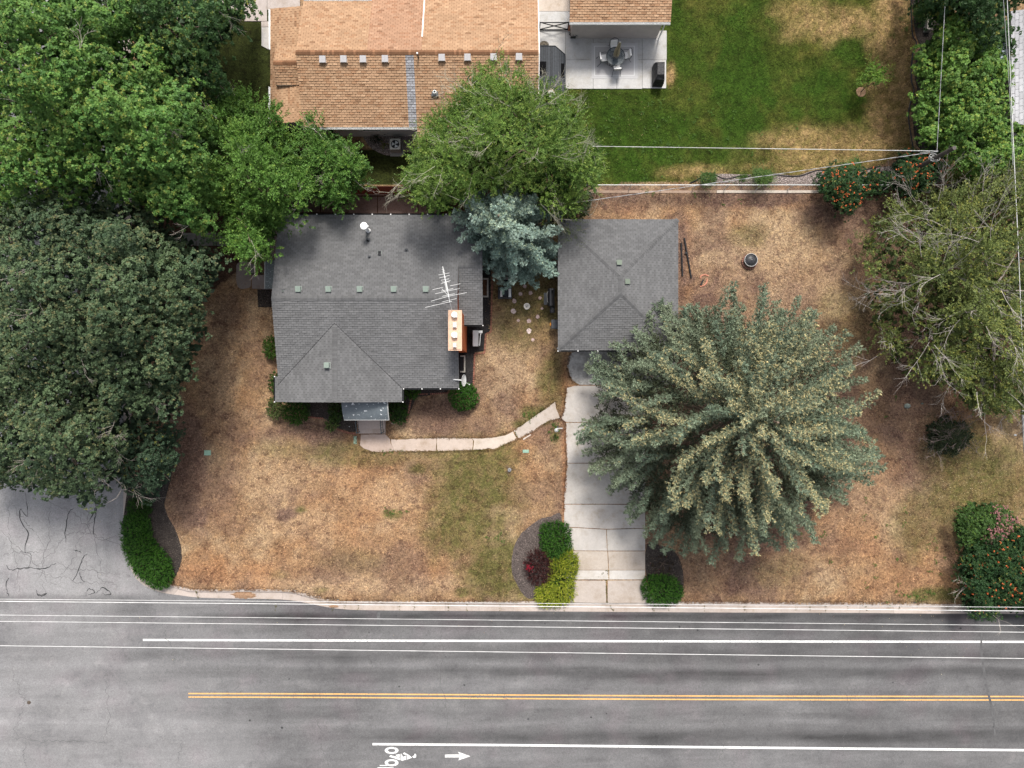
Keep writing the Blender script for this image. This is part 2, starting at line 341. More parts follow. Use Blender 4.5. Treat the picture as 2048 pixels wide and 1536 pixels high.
# ---- streets: one sheet whose colour carries the worn wheel tracks
def road_colour(px, py):
    n = fbm(px / 5.0, py, 1 / 14.0, 400, 4) - .5; big = fbm(px / 2.5, py, 1 / 70.0, 410, 4) - .5
    stk = fbm(px / 22.0, py, 1 / 5.0, 520, 2) - .5; base = .134 + .06 * n + .05 * big + .035 * stk
    yy = py + 14 * big
    def band(c, w, k): return k * np.exp(-((yy - c) / w) ** 2)
    lane = sstep(450, 1100, px)                       # tracks darken towards the east
    d = band(1316, 12, .030) + band(1348, 13, .048) * (.4 + .6 * lane) + band(1240, 26, .034) * sstep(330, 600, px) + band(1475, 16, .052) * lane + band(1432, 10, .010) + band(1300, 8, .01)
    l = band(1372, 14, .012) + band(1450, 12, .014) + band(1332, 7, .018) + band(1410, 10, .008) + band(1520, 20, .012)
    west = sstep(620, 120, px)                        # older, paler surface in the crossing
    v = base - d * (1 - .55 * west) + l * 1.6 + .070 * west - .012 * sstep(1300, 2000, px)
    v = v - .05 * blob(px, py, 250, 1228, 60, 26, 1, seed=1) * (fbm(px, py, 1 / 20., 431, 3)) + .03 * blob(px, py, 390, 1500, 120, 60, 1, seed=2)
    edge = np.exp(-((py - 1233) / 6.0) ** 2) * sstep(330, 460, px) * (.02 + .05 * fbm(px, py, 1 / 30., 441, 3)); v = v - edge
    side = (py < 1196) & (px < 262)
    sv = .262 + .05 * (fbm(px, py / 18.0, 1 / 6.0, 530, 2) - .5) + .05 * (fbm(px, py / 4.0, 1 / 16.0, 450, 4) - .5) - .028 * np.exp(-((px - 218) / 17) ** 2) - .014 * np.exp(-((px - 150) / 10.) ** 2) + .03 * (fbm(px, py, 1 / 60., 460, 3) - .5)
    k = sstep(1205, 1180, py + 10 * (fbm(px, py, 1 / 25., 461, 3) - .5)) * sstep(330, 270, px)
    v = v * (1 - k) + sv * k
    v = v - .05 * np.exp(-((py - 1196) / 6.) ** 2) * sstep(290, 230, px) * sstep(-400, 60, px)
    v = v - .07 * blob(px, py, 262, 1165, 22, 26, 1, seed=6) * fbm(px, py, 1 / 10., 471, 3)
    v = np.clip(v, .03, .4)
    return np.stack([v * 1.0, v * .985, v * 1.0], -1) + (.010 * sstep(.5, .8, fbm(px, py, 1 / 50., 480, 3)))[..., None] * np.array((1, .2, .5))
def road_sheet(name, x0, x1, y0, y1, dx, dy, z):
    X, Y = np.meshgrid(np.linspace(x0, x1, int((x1 - x0) / dx) + 1), np.linspace(y0, y1, int((y1 - y0) / dy) + 1), indexing='ij')
    C = road_colour(X * F / H + 1024, 768 - Y * F / H); nx, ny = X.shape; idx = np.arange(nx * ny).reshape(nx, ny)
    fc = np.stack([idx[:-1, :-1], idx[1:, :-1], idx[1:, 1:], idx[:-1, 1:]], -1).reshape(-1, 4)
    return np_mesh(name, np.stack([X, Y, X * 0 + z], -1).reshape(-1, 3), fc, AM, pcol=C.reshape(-1, 3), kind='structure', smooth=True)
ROAD = road_sheet('road', -60, 60, -34, -13.3, .6, .14, -.14)
road_sheet('side_street', -50, -22.4, -13.3, 34, .24, .3, -.14)

def ribbon(mb, pts, w, z, m=0, c=None, taper=False):
    pts = [np.array(p[:2], float) for p in pts]; L = []; Rr = []
    for i, p in enumerate(pts):
        d = pts[min(i + 1, len(pts) - 1)] - pts[max(i - 1, 0)]; d = d / (np.hypot(*d) + 1e-9); nrm = np.array((-d[1], d[0]))
        ww = (w[i] if isinstance(w, (list, tuple)) else w) * (math.sin(math.pi * (i + .6) / (len(pts) + .2)) ** .5 if taper else 1)
        L.append((*(p + nrm * ww / 2), z)); Rr.append((*(p - nrm * ww / 2), z))
    n = len(pts); mb.add(L + Rr, [(n + i, n + i + 1, i + 1, i) for i in range(n - 1)], m, c)
Q = lambda px, py: P(px, py, -.14)[:2]
def line_mark(name, pts, wpx, m):
    mb = MB(); pp = open_spline([Q(*p) for p in pts], 8); ribbon(mb, pp, wpx * H / F, -.135); return mb.build(name, m, ROAD)
line_mark('lane_line', [(286, 1279.8), (700, 1281), (1380, 1282.6), (2048, 1283.6), (2700, 1285)], 4.3, PAINTW)
line_mark('lane_line', [(745, 1488.2), (1060, 1490.6), (1380, 1494), (2048, 1500.3), (2700, 1506)], 4.6, PAINTW)
line_mark('centre_line', [(377, 1387), (700, 1388), (1380, 1391.8), (2048, 1393), (2700, 1394)], 2.7, PAINTY)
line_mark('centre_line', [(377, 1394), (700, 1395), (1380, 1398.8), (2048, 1400), (2700, 1401)], 2.7, PAINTY)
# cyclist symbol and arrow (pixel offsets measured in an enlargement, 6.4 times)
Z6 = lambda x, y: Q(640 + x / 6.4, 1480 + y / 6.4)
mb = MB()
for cy in (133, 290):
    for x0, x1 in ((829, 881), (885, 948), (952, 1006)):
        for sgn in (-1, 1):
            out = []; inn = []
            for x in np.linspace(x0, x1, 9):
                o_ = 45 * math.sqrt(max(0, 1 - ((x - 917) / 88.5) ** 2)); i_ = 22 * math.sqrt(max(0, 1 - ((x - 917) / 48) ** 2))
                out.append((*Z6(x, cy + sgn * o_), -.1352)); inn.append((*Z6(x, cy + sgn * i_), -.1352))
            mb.add(out + inn, [((i, i + 1, 10 + i, 9 + i) if sgn < 0 else (9 + i, 10 + i, i + 1, i)) for i in range(8)])
for poly in ([(905, 192), (1024, 226), (1024, 258), (884, 214)], [(965, 190), (1020, 180), (1020, 214), (990, 214)], [(1032, 176), (1044, 176), (1062, 215), (1105, 200), (1105, 250), (1055, 265), (1032, 258)],
             [(1060, 176), (1080, 157), (1108, 174), (1108, 198)], [(1115, 175), (1180, 225), (1115, 250)], [(1182, 208), (1208, 196), (1212, 172), (1226, 178), (1234, 200), (1228, 222), (1210, 232), (1194, 228)],
             [(765, 320), (862, 320), (862, 332), (765, 332)], [(735, 350), (940, 350), (940, 362), (735, 362)]):
    mb.add([(*Z6(*p), -.1352) for p in poly], [tuple(range(len(poly)))[::-1]])
mb.build('bicycle_marking', PAINTW, ROAD)
mb = MB(); mb.add([(*Z6(*p), -.1352) for p in [(1600, 185), (1790, 185), (1790, 223), (1600, 223)]], [(3, 2, 1, 0)])
mb.add([(*Z6(*p), -.1352) for p in [(1768, 150), (1925, 207), (1768, 262), (1795, 207)]], [(0, 3, 1), (3, 2, 1)])
mb.build('arrow_marking', PAINTW, ROAD)
# crack sealant squiggles in the side street and hairline cracks in the road
mb = MB(); SQ = [[(50, 985), (55, 1010), (54, 1034), (42, 1018), (41, 1040), (56, 1068), (49, 1103), (61, 1106), (62, 1125), (56, 1136)], [(13, 1130), (20, 1140), (40, 1137), (62, 1135), (85, 1138), (100, 1132), (112, 1126)],
     [(146, 1016), (136, 1030), (131, 1060), (132, 1086)], [(194, 1000), (191, 1030), (186, 1070)], [(178, 1044), (188, 1024), (193, 1008)], [(176, 1108), (166, 1115), (158, 1140), (146, 1163)], [(159, 1144), (163, 1158), (170, 1165)],
     [(19, 1156), (12, 1170), (14, 1183), (19, 1192)], [(73, 1181), (76, 1190), (93, 1187), (86, 1192), (74, 1191)], [(172, 1188), (178, 1178), (187, 1180), (188, 1186), (175, 1189)], [(192, 1187), (205, 1176), (220, 1184), (219, 1190), (204, 1188)], [(146, 1100), (156, 1102), (163, 1104)]]
for s_ in SQ:
    pts = [Q(x + random.uniform(-1.2, 1.2), y + random.uniform(-1.2, 1.2)) for x, y in open_spline(s_, 5)]
    ribbon(mb, pts, [random.uniform(.025, .085) for _ in pts], -.134, taper=True)
mb.build('crack_sealant', TAR, ROAD, kind='stuff')
mb = MB()
def crack(a, b, w=.02, wob=.25, n=40):
    a = np.array(Q(*a)); b = np.array(Q(*b)); d = b - a; nn = np.array((-d[1], d[0])) / np.hypot(*d); s = 0; pts = []
    for i in range(n + 1):
        s = s * .85 + random.uniform(-wob, wob) * .5; pts.append(a + d * i / n + nn * s)
    ribbon(mb, pts, [random.uniform(.4, 1.2) * w for _ in pts], -.1345, taper=True)
for a, b in (((55, 1370), (30, 1480)), ((212, 1340), (215, 1500)), ((45, 1480), (60, 1536)), ((0, 1478), (230, 1482)), ((645, 1355), (630, 1450)), ((735, 1240), (745, 1380)), ((1780, 1350), (1785, 1390)), ((1895, 1360), (1780, 1374)), ((365, 1480), (350, 1530)), ((90, 990), (240, 1100)), ((0, 1060), (120, 1180)),
             ((330, 1240), (350, 1330)), ((480, 1300), (470, 1390)), ((1100, 1300), (1112, 1380)), ((1330, 1240), (1320, 1390)), ((640, 1410), (655, 1536)), ((880, 1240), (900, 1500)), ((1450, 1400), (1440, 1536)), ((1700, 1300), (1690, 1500)), ((20, 1000), (40, 1190)), ((60, 980), (230, 1000)), ((100, 1000), (90, 1190)), ((170, 980), (210, 1180)), ((120, 1060), (240, 1080)), ((0, 1110), (110, 1090)), ((160, 1120), (240, 1180)), ((60, 1150), (230, 1165)), ((200, 1000), (120, 1170)), ((20, 1000), (90, 1100)), ((100, 1120), (240, 1150)), ((1000, 1360), (1020, 1420)), ((150, 1060), (60, 1150)), ((536, 1360), (545, 1500)), ((430, 1330), (436, 1380)), ((1500, 1420), (1700, 1440)), ((20, 1330), (60, 1420))):
    crack(a, b, .03)
ribbon(mb, [Q(1963, 1262), Q(1962, 1300), Q(1972, 1370), Q(1985, 1420), Q(1990, 1470)], .16, -.1347, taper=True)
ribbon(mb, [Q(757, 1214), Q(757, 1256)], .20, -.1347); ribbon(mb, [Q(759, 1238), Q(759, 1262)], .12, -.1343)
mb.build('road_cracks', mat('old_crack', (.098, .097, .099), noise=((4, .3),)), ROAD, kind='stuff')
mb = MB()
for _ in range(30):
    x, y = Q(random.uniform(480, 2040), random.choice((random.uniform(1232, 1275), random.uniform(1300, 1380), random.uniform(1405, 1480)))); r = random.uniform(.03, .09)
    mb.add([(x + r * random.uniform(.6, 1.2) * math.cos(t), y + r * random.uniform(.6, 1.1) * math.sin(t), -.1338) for t in np.arange(0, 6.28, .7)], [tuple(range(9))])
mb.build('oil_stains', mat('oil_stain', (.05, .05, .052), noise=((5, .4),)), ROAD, kind='stuff')
mb = MB(); mx_, my_ = Q(58, 1405); mb.cyl(mx_, my_, -.138, -.120, .12, .12, 16); mb.cyl(mx_, my_, -.1199, -.112, .09, .08, 12)
tag(mb.build('valve_cover', mat('rusty_iron', (.09, .07, .055), noise=((9, .3),))), 'small round iron valve cover set in the road left of the yellow lines', 'valve cover')

# ---- kerb and gutter, in sections
KC = (.43, .37, .335)
kerb = thing('kerb', (0, 0, 0), None, None); kerb['kind'] = 'structure'
def section(a0, a1, jit, dipped):
    mb = MB(); c = tuple(v * jit for v in KC); n = 5
    K_ = [np.array(P(*lerp_path(KERB, a0 + (a1 - a0) * i / n))[:2]) for i in range(n + 1)]; G_ = [np.array(P(*lerp_path(GUT, a0 + (a1 - a0) * i / n))[:2]) for i in range(n + 1)]
    z1, z2 = (.006, -.02) if not dipped else (-.03, -.06)
    prof = []
    for k, gt in zip(K_, G_):
        d = gt - k; W_ = np.hypot(*d); u = d / W_
        prof.append([(*(k - u * .04), -.3), (*(k - u * .04), z1), (*(k + u * .13), z2), (*(k + u * .17), -.125), (*gt, -.118), (*gt, -.3)])
    m = 6; vs = [p for r in prof for p in r]; fs = []
    for i in range(n):
        for j in range(m - 1): fs.append((i * m + j, i * m + j + 1, (i + 1) * m + j + 1, (i + 1) * m + j))
    fs += [tuple(range(m - 1, -1, -1)), tuple(n * m + j for j in range(m))]
    mb.add(vs, fs, 0, c); mb.build('kerb_section', CM, kerb)
def lerp_path(pts, t):
    t = max(0, min(t, len(pts) - 1.0001)); i = int(t); f = t - i
    return (pts[i][0] * (1 - f) + pts[i + 1][0] * f, pts[i][1] * (1 - f) + pts[i + 1][1] * f)
lens = [0]; 
for a, b in zip(KERB, KERB[1:]): lens.append(lens[-1] + math.hypot(b[0] - a[0], b[1] - a[1]) * H / F)
s0 = 0
def at_len(s): 
    i = int(np.searchsorted(lens, s)) - 1; i = max(0, min(i, len(lens) - 2)); return i + (s - lens[i]) / (lens[i + 1] - lens[i])
s_ = 26.0
while s_ < lens[-1] - 20:
    ln = random.choice((2.2, 2.9, 3.1)); e_ = min(s_ + ln, lens[-1])
    mid = lerp_path(KERB, at_len(s_ + ln / 2)); section(at_len(s_), at_len(e_ - .012), random.uniform(.9, 1.08), 1140 < mid[0] < 1318 and mid[1] > 1100); s_ = e_
# sand and weeds in the gutter joints
mb = MB()
for cx, cy, rx, ry in ((485, 1191, 26, 8), (667, 1214, 10, 3)):
    x, y, _ = P(cx, cy); mb.add([(x, y, -.05)] + [(x + rx * H / F * math.cos(t) * random.uniform(.7, 1.1), y + ry * H / F * math.sin(t) * random.uniform(.8, 1.1), -.112) for t in np.linspace(0, 6.28, 24, endpoint=False)], [(0, 1 + i, 1 + (i + 1) % 24) for i in range(24)])
mb.build('sand_drift', mat('washed_in_sand', (.27, .165, .10), noise=((6, .2), (22, .35))), kind='stuff')

# ---- concrete slabs laid on the ground
def slab(parent, pts, c, z0=-.12, z1=.035, name='slab', m=None):
    mb = MB(); mb.prism([P(*p)[:2] for p in pts], z0, z1, c=c); return mb.build(name, m or CM, parent)
def rough_edge(pts, amp=1.2, step=7):
    out = []
    for a, b in zip(pts, pts[1:] + pts[:1]):
        n = max(1, int(math.hypot(b[0] - a[0], b[1] - a[1]) / step))
        for i in range(n): out.append((a[0] + (b[0] - a[0]) * i / n + (random.uniform(-amp, amp) if i else 0), a[1] + (b[1] - a[1]) * i / n + (random.uniform(-amp, amp) if i else 0)))
    return out
drive = thing('driveway', (0, 0, 0), None, None); drive['kind'] = 'structure'
G1, G2, G3, G4 = (.42, .395, .37), (.45, .42, .395), (.43, .375, .325), (.52, .49, .46)
DR = [([(1134, 776), (1150, 771.5), (1290, 771.5), (1290, 844), (1132, 844), (1122, 837), (1129, 821), (1131, 798)], G2), ([(1132, 845.5), (1290, 845.5), (1290, 925.5), (1134, 925.5), (1134, 915), (1132, 880)], G2),
      ([(1134, 927), (1290, 927), (1290, 1007.5), (1128.5, 1007.5), (1128.5, 985), (1132, 955)], G1), ([(1128.5, 1009), (1212, 1009), (1290, 1010), (1290, 1055.5), (1213, 1057.5), (1128.5, 1053)], G2),
      ([(1128.5, 1054.5), (1212, 1059), (1214, 1101), (1128.5, 1100.5)], G2), ([(1213.5, 1059), (1290, 1057), (1290, 1101), (1215, 1101)], G1), ([(1128.5, 1102), (1214.5, 1102.5), (1216.5, 1139.5), (1128.5, 1139.5)], G3), ([(1216, 1102.5), (1290, 1102.5), (1290, 1139.5), (1218, 1139.5)], G3),
      ([(1128.5, 1140.5), (1216.5, 1140.5), (1217, 1158.5), (1128.5, 1158.5)], G4), ([(1218.5, 1140.5), (1290, 1140.5), (1290, 1158.5), (1218.5, 1158.5)], G4),
      ([(1128.5, 1161), (1211.5, 1161), (1212.5, 1206), (1131, 1204)], (.43, .375, .335)), ([(1215.5, 1161), (1290, 1160.5), (1296, 1180), (1314, 1205), (1215, 1206)], (.43, .375, .335))]
for p, c in DR: slab(drive, p, c, z1=.03 + random.uniform(0, .008))
slab(drive, rough_edge([(1136, 716), (1141, 706), (1160, 701), (1350, 701), (1350, 769.5), (1160, 769.5), (1146, 762), (1140, 752), (1134, 735)], .8), (.36, .35, .335), z1=.026, m=mat('oil_stained_slab', attr=True, rough=.9, noise=((1.6, .38), (5, .22), (26, .16)), bump=(30, .5, .01)))
# plants rooted in the joints are added with the weeds
path = thing('garden_path', (0, 0, 0), None, None); path['kind'] = 'structure'
PCc = (.46, .375, .32)
for pts, c in (([(722, 869), (770, 868), (776, 874), (780, 878), (781, 886), (789, 901), (770, 905), (745, 903), (728, 897), (720, 890)], (.40, .315, .27)), ([(782, 878), (795, 879.5), (872.5, 876), (872.5, 902), (790, 902.5), (783, 888)], PCc),
               ([(874, 875.5), (943, 876.5), (946, 881), (944, 900), (874, 902)], (.48, .40, .345)), ([(944.5, 876.5), (966, 877), (989, 875), (1010, 871), (1026, 863), (1029, 870), (1034.5, 879), (1014, 886.5), (989, 899), (978, 896), (965, 899), (946, 900), (948, 882)], (.50, .43, .37)),
               ([(1027.5, 861.5), (1044, 851), (1065, 835), (1093, 817), (1110, 803), (1112, 817), (1119.5, 836), (1098, 841), (1080, 851), (1064, 864), (1038, 876.5), (1033, 872)], (.43, .375, .335))):
    slab(path, rough_edge(pts, .7, 8), c, z1=.03)
slab(path, [(1046, 877), (1061, 868), (1062, 870), (1047, 880)], (.55, .48, .43), z1=.02)
# ================================================================ buildings
def clip_half(poly, n, d):
    out = []; k = len(poly)
    for i in range(k):
        a, b = poly[i], poly[(i + 1) % k]; da = n[0] * a[0] + n[1] * a[1] - d; db = n[0] * b[0] + n[1] * b[1] - d
        if da >= 0: out.append(a)
        if (da >= 0) != (db >= 0): t = da / (da - db); out.append((a[0] + (b[0] - a[0]) * t, a[1] + (b[1] - a[1]) * t))
    return out
def plane_basis(p3):
    p = [Vector(q) for q in p3]; n = (p[1] - p[0]).cross(p[2] - p[0]).normalized()
    if n.z < 0: n = -n
    v = (Vector((0, 0, 1)) - n * n.z).normalized(); return n, v.cross(n), v
def shingles(mb, p3, colf, origin=None, e=.135, w=.30, gap=.014, th=.030):
    """separate overlapping tabs, each its own wedge, clipped to the roof plane"""
    n, u, v = plane_basis(p3); o = Vector(origin or min(p3, key=lambda q: q[2]))
    q = [((Vector(a) - o).dot(u), (Vector(a) - o).dot(v)) for a in p3]
    ar = sum(q[i][0] * q[(i + 1) % len(q)][1] - q[(i + 1) % len(q)][0] * q[i][1] for i in range(len(q)))
    if ar < 0: q = q[::-1]
    hp = []
    for i in range(len(q)):
        a, b = q[i], q[(i + 1) % len(q)]; nn = (-(b[1] - a[1]), b[0] - a[0]); l = math.hypot(*nn)
        if l > 1e-6: hp.append(((nn[0] / l, nn[1] / l), (nn[0] * a[0] + nn[1] * a[1]) / l))
    u0 = min(a[0] for a in q); u1 = max(a[0] for a in q); v0 = min(a[1] for a in q); v1 = max(a[1] for a in q)
    for j in range(math.floor(v0 / e), math.ceil(v1 / e) + 1):
        sh = (j % 2) * w / 2 + (random.random() - .5) * .02
        for i in range(math.floor((u0 - w) / w), math.ceil(u1 / w) + 1):
            a0, a1 = i * w + sh + gap / 2, (i + 1) * w + sh - gap / 2; b0, b1 = j * e, (j + 1) * e
            poly = [(a0, b0), (a1, b0), (a1, b1), (a0, b1)]; mn = 1; inside = True
            for nn, d in hp:
                ds = [nn[0] * p[0] + nn[1] * p[1] - d for p in poly]
                if max(ds) <= 0: poly = []; break
                if min(ds) < 0: inside = False
            if not poly: continue
            if not inside:
                for nn, d in hp:
                    poly = clip_half(poly, nn, d)
                    if len(poly) < 3: break
                if len(poly) < 3: continue
            t = th * random.uniform(.6, 1.3); k = len(poly)
            top = [o + u * p[0] + v * p[1] + n * (.002 + t * (1 - (p[1] - b0) / e) + .001) for p in poly]; bot = [o + u * p[0] + v * p[1] for p in poly]
            c = colf((a0 + a1) / 2, (b0 + b1) / 2)
            mb.add(top + bot, [tuple(range(k))] + [(k + s, k + (s + 1) % k, (s + 1) % k, s) for s in range(k)], 0, c)
def caps(mb, A, B, sl, sr, colf, step=.14, w=.15):
    """ridge caps from A to B; sl and sr are unit vectors down each side"""
    A, B, sl, sr = Vector(A), Vector(B), Vector(sl).normalized(), Vector(sr).normalized(); L_ = (B - A).length; d = (B - A) / L_; k = int(L_ / step)
    for i in range(k):
        p0 = A + d * (i * step); p1 = A + d * ((i + 1.12) * step); up = Vector((0, 0, 1)); h0, h1 = .030, .050
        vs = [p0 + up * h0, p1 + up * h1, p0 + sl * w + up * h0, p1 + sl * w + up * h1, p0 + sr * w + up * h0, p1 + sr * w + up * h1]
        vs += [p + up * -.03 for p in vs[1:2] + vs[3:4] + vs[5:6] + vs[2:3] + vs[4:5]]
        mb.add(vs, [(0, 2, 3, 1), (0, 1, 5, 4), (1, 3, 7, 6), (5, 1, 6, 8), (2, 9, 7, 3), (4, 5, 8, 10)], 0, colf(i, 0))
def roofdeck(mb, p3, t=.14, m=0):
    mb.prism([p[:2] for p in p3], (t,), [p[2] - .004 for p in p3], m)

def gray_col(a, b):
    k = random.uniform(.88, 1.12); return (.134 * k, .134 * k, .137 * k)
def orange_col(a, b):
    r = random.random(); k = random.uniform(.90, 1.08)
    c = (.370, .232, .142) if r < .72 else ((.330, .192, .112) if r < .88 else ((.41, .265, .165) if r < .97 else (.25, .145, .085)))
    return tuple(v * k for v in c)
def white_col(a, b):
    k = random.uniform(.88, 1.08); return (.50 * k, .50 * k, .53 * k)
def strip_col(a, b):
    k = random.uniform(.75, 1.15); return (.30 * k, .30 * k, .32 * k)
def roof_of(house, planes, colf, trim, capsl=(), name='roof', **kw):
    mb = MB()
    for p in planes: roofdeck(mb, p['p'])
    r = mb.build(name, trim, house); mb = MB()
    for p in planes:
        shingles(mb, p['p'], p.get('col', colf), origin=p.get('o'), **kw)
        q = [(a, b, c - .001) for a, b, c in p['p']]; n_ = plane_basis(q)[0]; ok = (Vector(q[1]) - Vector(q[0])).cross(Vector(q[2]) - Vector(q[0])).dot(n_) > 0
        mb.add(q if ok else q[::-1], [tuple(range(len(q)))], 0, tuple(v * .3 for v in colf(0, 0)))
    mb.build('shingles', SHM, r, kind='stuff')
    if capsl:
        mb = MB(); base_col = colf; colf = lambda a, b: tuple(v * .86 for v in base_col(a, b))
        for c in capsl: caps(mb, *c[:4], c[4] if len(c) > 4 else colf)
        mb.build('ridge_caps', SHM, r, kind='stuff')
    return r
def window(parent, x0, x1, y, z0, z1, face=-1):
    """window in a wall that runs along x; face -1 looks south"""
    mb = MB(); t = .05; ya, yb = sorted((y + face * .03, y - face * .06))
    for a, b, c, d in ((x0, x1, z0, z0 + t), (x0, x1, z1 - t, z1), (x0, x0 + t, z0 + t, z1 - t), (x1 - t, x1, z0 + t, z1 - t), ((x0 + x1) / 2 - .02, (x0 + x1) / 2 + .02, z0 + t, z1 - t)): mb.box(a, b, ya, yb, c, d)
    f = mb.build('window', WHITE, parent); mb = MB(); mb.box(x0 + t, x1 - t, y - .01, y + .01, z0 + t, z1 - t); mb.build('pane', GLASS, f)
def windowx(parent, y0, y1, x, z0, z1, face=-1):
    mb = MB(); t = .05; xa, xb = sorted((x + face * .03, x - face * .06))
    for a, b, c, d in ((y0, y1, z0, z0 + t), (y0, y1, z1 - t, z1), (y0, y0 + t, z0 + t, z1 - t), (y1 - t, y1, z0 + t, z1 - t)): mb.box(xa, xb, a, b, c, d)
    f = mb.build('window', WHITE, parent); mb = MB(); mb.box(x - .01, x + .01, y0 + t, y1 - t, z0 + t, z1 - t); mb.build('pane', GLASS, f)
def gutter(parent, a, b, z, m, w=.11, n=None, spots=True):
    """gutter along the eave from a to b (xy), hung outside it"""
    a, b = np.array(a, float), np.array(b, float); d = (b - a) / np.hypot(*(b - a)); nn = np.array((d[1], -d[0])) * w
    mb = MB(); mb.prism([tuple(a), tuple(b), tuple(b + nn), tuple(a + nn)], z - .13, z - .10)
    mb.prism([tuple(a + nn), tuple(b + nn), tuple(b + nn * 1.14), tuple(a + nn * 1.14)], z - .13, z); g_ = mb.build('gutter', m, parent)
    if spots:
        mb = MB(); L_ = np.hypot(*(b - a)); k = int(L_ / 1.05)
        for i in range(k + 1):
            p = a + d * L_ * i / max(k, 1) * .995 + nn * .6; mb.box(p[0] - .03, p[0] + .03, p[1] - .03, p[1] + .03, z - .10, z + .012)
        mb.build('gutter_hangers', WHITE, g_, kind='stuff')
    return g_

# ---------------- the grey-roofed house in the middle
zr, ze, yr, yn, ysth = 4.0, 2.70, 5.03, 10.22, -.24
sN = (zr - ze) / (yn - yr); sS = (zr - ze) / (yr - ysth)
house = thing('brick_house', (-8.6, 4.6, 0), 'house with dark grey shingle roof, cross gable, orange brick chimney and front steps', 'house')
xl, xr_, xe = -14.10, -3.20, -1.76; yx = 7.05; zx = ze + sN * (yn - yx); zw = 3.645; xw = -10.485; yw = 3.6
NO = (xl, yn, ze)
planes = [dict(p=[(xl, yr, zr), (xr_, yr, zr), (xr_, yn, ze), (xl, yn, ze)], o=NO), dict(p=[(xr_, yx, zx), (xe, yx, zx), (xe, yn, ze), (xr_, yn, ze)], o=NO),
          dict(p=[(xl, yr, zr), (xw, yr, zr), (xw, yw, zw), (xl, -.02, ze + sS * .22)], o=(xl, ysth, ze)), dict(p=[(xw, yr, zr), (xr_, yr, zr), (xr_, ysth, ze), (-6.655, ysth, ze), (xw, yw, zw)], o=(xl, ysth, ze)),
          dict(p=[(xw, yw, zw), (xw, -1.09, zw), (-14.32, -1.09, ze), (-14.32, ysth, ze)]), dict(p=[(-14.32, ysth, ze), (-14.105, -.02, ze + .053), (-14.105, .45, ze + .053), (-14.32, .45, ze)], o=(-14.32, -1.09, ze)),
          dict(p=[(xw, yw, zw), (-6.655, ysth, ze), (-6.655, -1.09, ze), (xw, -1.09, zw)]), dict(p=[(xr_, yx, zx), (xe, yx, zx), (xe, 3.59, 2.62), (xr_, 3.59, 2.62)])]
for p in planes: p['p'] = [tuple(q) for q in p['p']]
SE = (0, -1, -sS); NE = (0, 1, -sN)
roof = roof_of(house, planes, gray_col, mat('dark_fascia', (.05, .05, .055)), [((xl, yr, zr), (xr_, yr, zr), NE, SE), ((xe, yx, zx), (xr_, yx, zx), NE, SE), ((xw, yw - .1, zw), (xw, -1.09, zw), (-1, 0, -.2467), (1, 0, -.2467))])
mb = MB()
def gable_body(mb, x0, x1, y0, y1, zt, yr_, zr_):
    prof = [(y0, 0), (y1, 0), (y1, zt), (yr_, zr_), (y0, zt)]
    vs = [(x, y, z) for x in (x0, x1) for y, z in prof]; mb.add(vs, [(4, 3, 2, 1, 0), (5, 6, 7, 8, 9)] + [(i, (i + 1) % 5, 5 + (i + 1) % 5, 5 + i) for i in range(5)])
gable_body(mb, xl + .25, xr_ - .3, ysth + .4, yn - .4, ze - .06, yr, zr - .2); mb.build('wall', BRICK, house)
mb = MB(); mb.box(xr_ - .299, xe - .38, 3.95, yn - .41, 0, 2.5); mb.build('wall', BRICK, house)
mb = MB(); vs = [(x, y, z) for y in (-.8, 2.6) for x, z in ((-13.95, 0), (-7.0, 0), (-7.0, 2.58), (xw, 3.44), (-13.95, 2.58))]
mb.add(vs, [(0, 1, 2, 3, 4), (9, 8, 7, 6, 5)] + [(5 + i, 5 + (i + 1) % 5, (i + 1) % 5, i) for i in range(5)]); mb.build('wall', BRICK, house)
window(house, -13.3, -11.8, -.8, .9, 2.2); window(house, -6.3, -4.0, ysth + .4, .9, 2.2); window(house, -8.1, -7.3, -.8, 1.0, 2.2)
windowx(house, 1.6, 3.0, -13.85, .9, 2.1); windowx(house, 7.2, 8.3, -2.14, .9, 2.0, 1)
mb = MB(); mb.box(-9.75, -8.85, -.85, -.78, .45, 2.45); d_ = mb.build('front_door', mat('dark_red_door', (.12, .03, .02)), house); mb = MB(); mb.box(-8.98, -8.93, -.91, -.851, 1.35, 1.45); mb.build('handle', GALV, d_)
gutter(house, (-6.56, ysth), (-3.2, ysth), 2.70, BLACK, .09)
gutter(house, (xe, yn), (xl, yn), 2.70, BLACK, .08); gutter(house, (-6.655, -1.09), (-6.655, -.26), 2.70, BLACK, .09); gutter(house, (-14.32, .45), (-14.32, -1.09), 2.70, BLACK, .08); gutter(house, (-2.95, 3.59), (xe, 3.59), 2.62, BLACK, .07)

mb = MB()
for a_, b_ in (((xw, yw, zw), (-6.66, ysth + .01, ze)), ((xw, yw, zw), (-14.10, -.01, ze + .055))): mb.tube([(a_[0], a_[1], a_[2] + .028), (b_[0], b_[1], b_[2] + .028)], .022, 4)
mb.build('valley_shade_strip', mat('valley_shadow_line', (.07, .07, .072)), roof)  # thin dark strips painted in as the shade line of the valleys
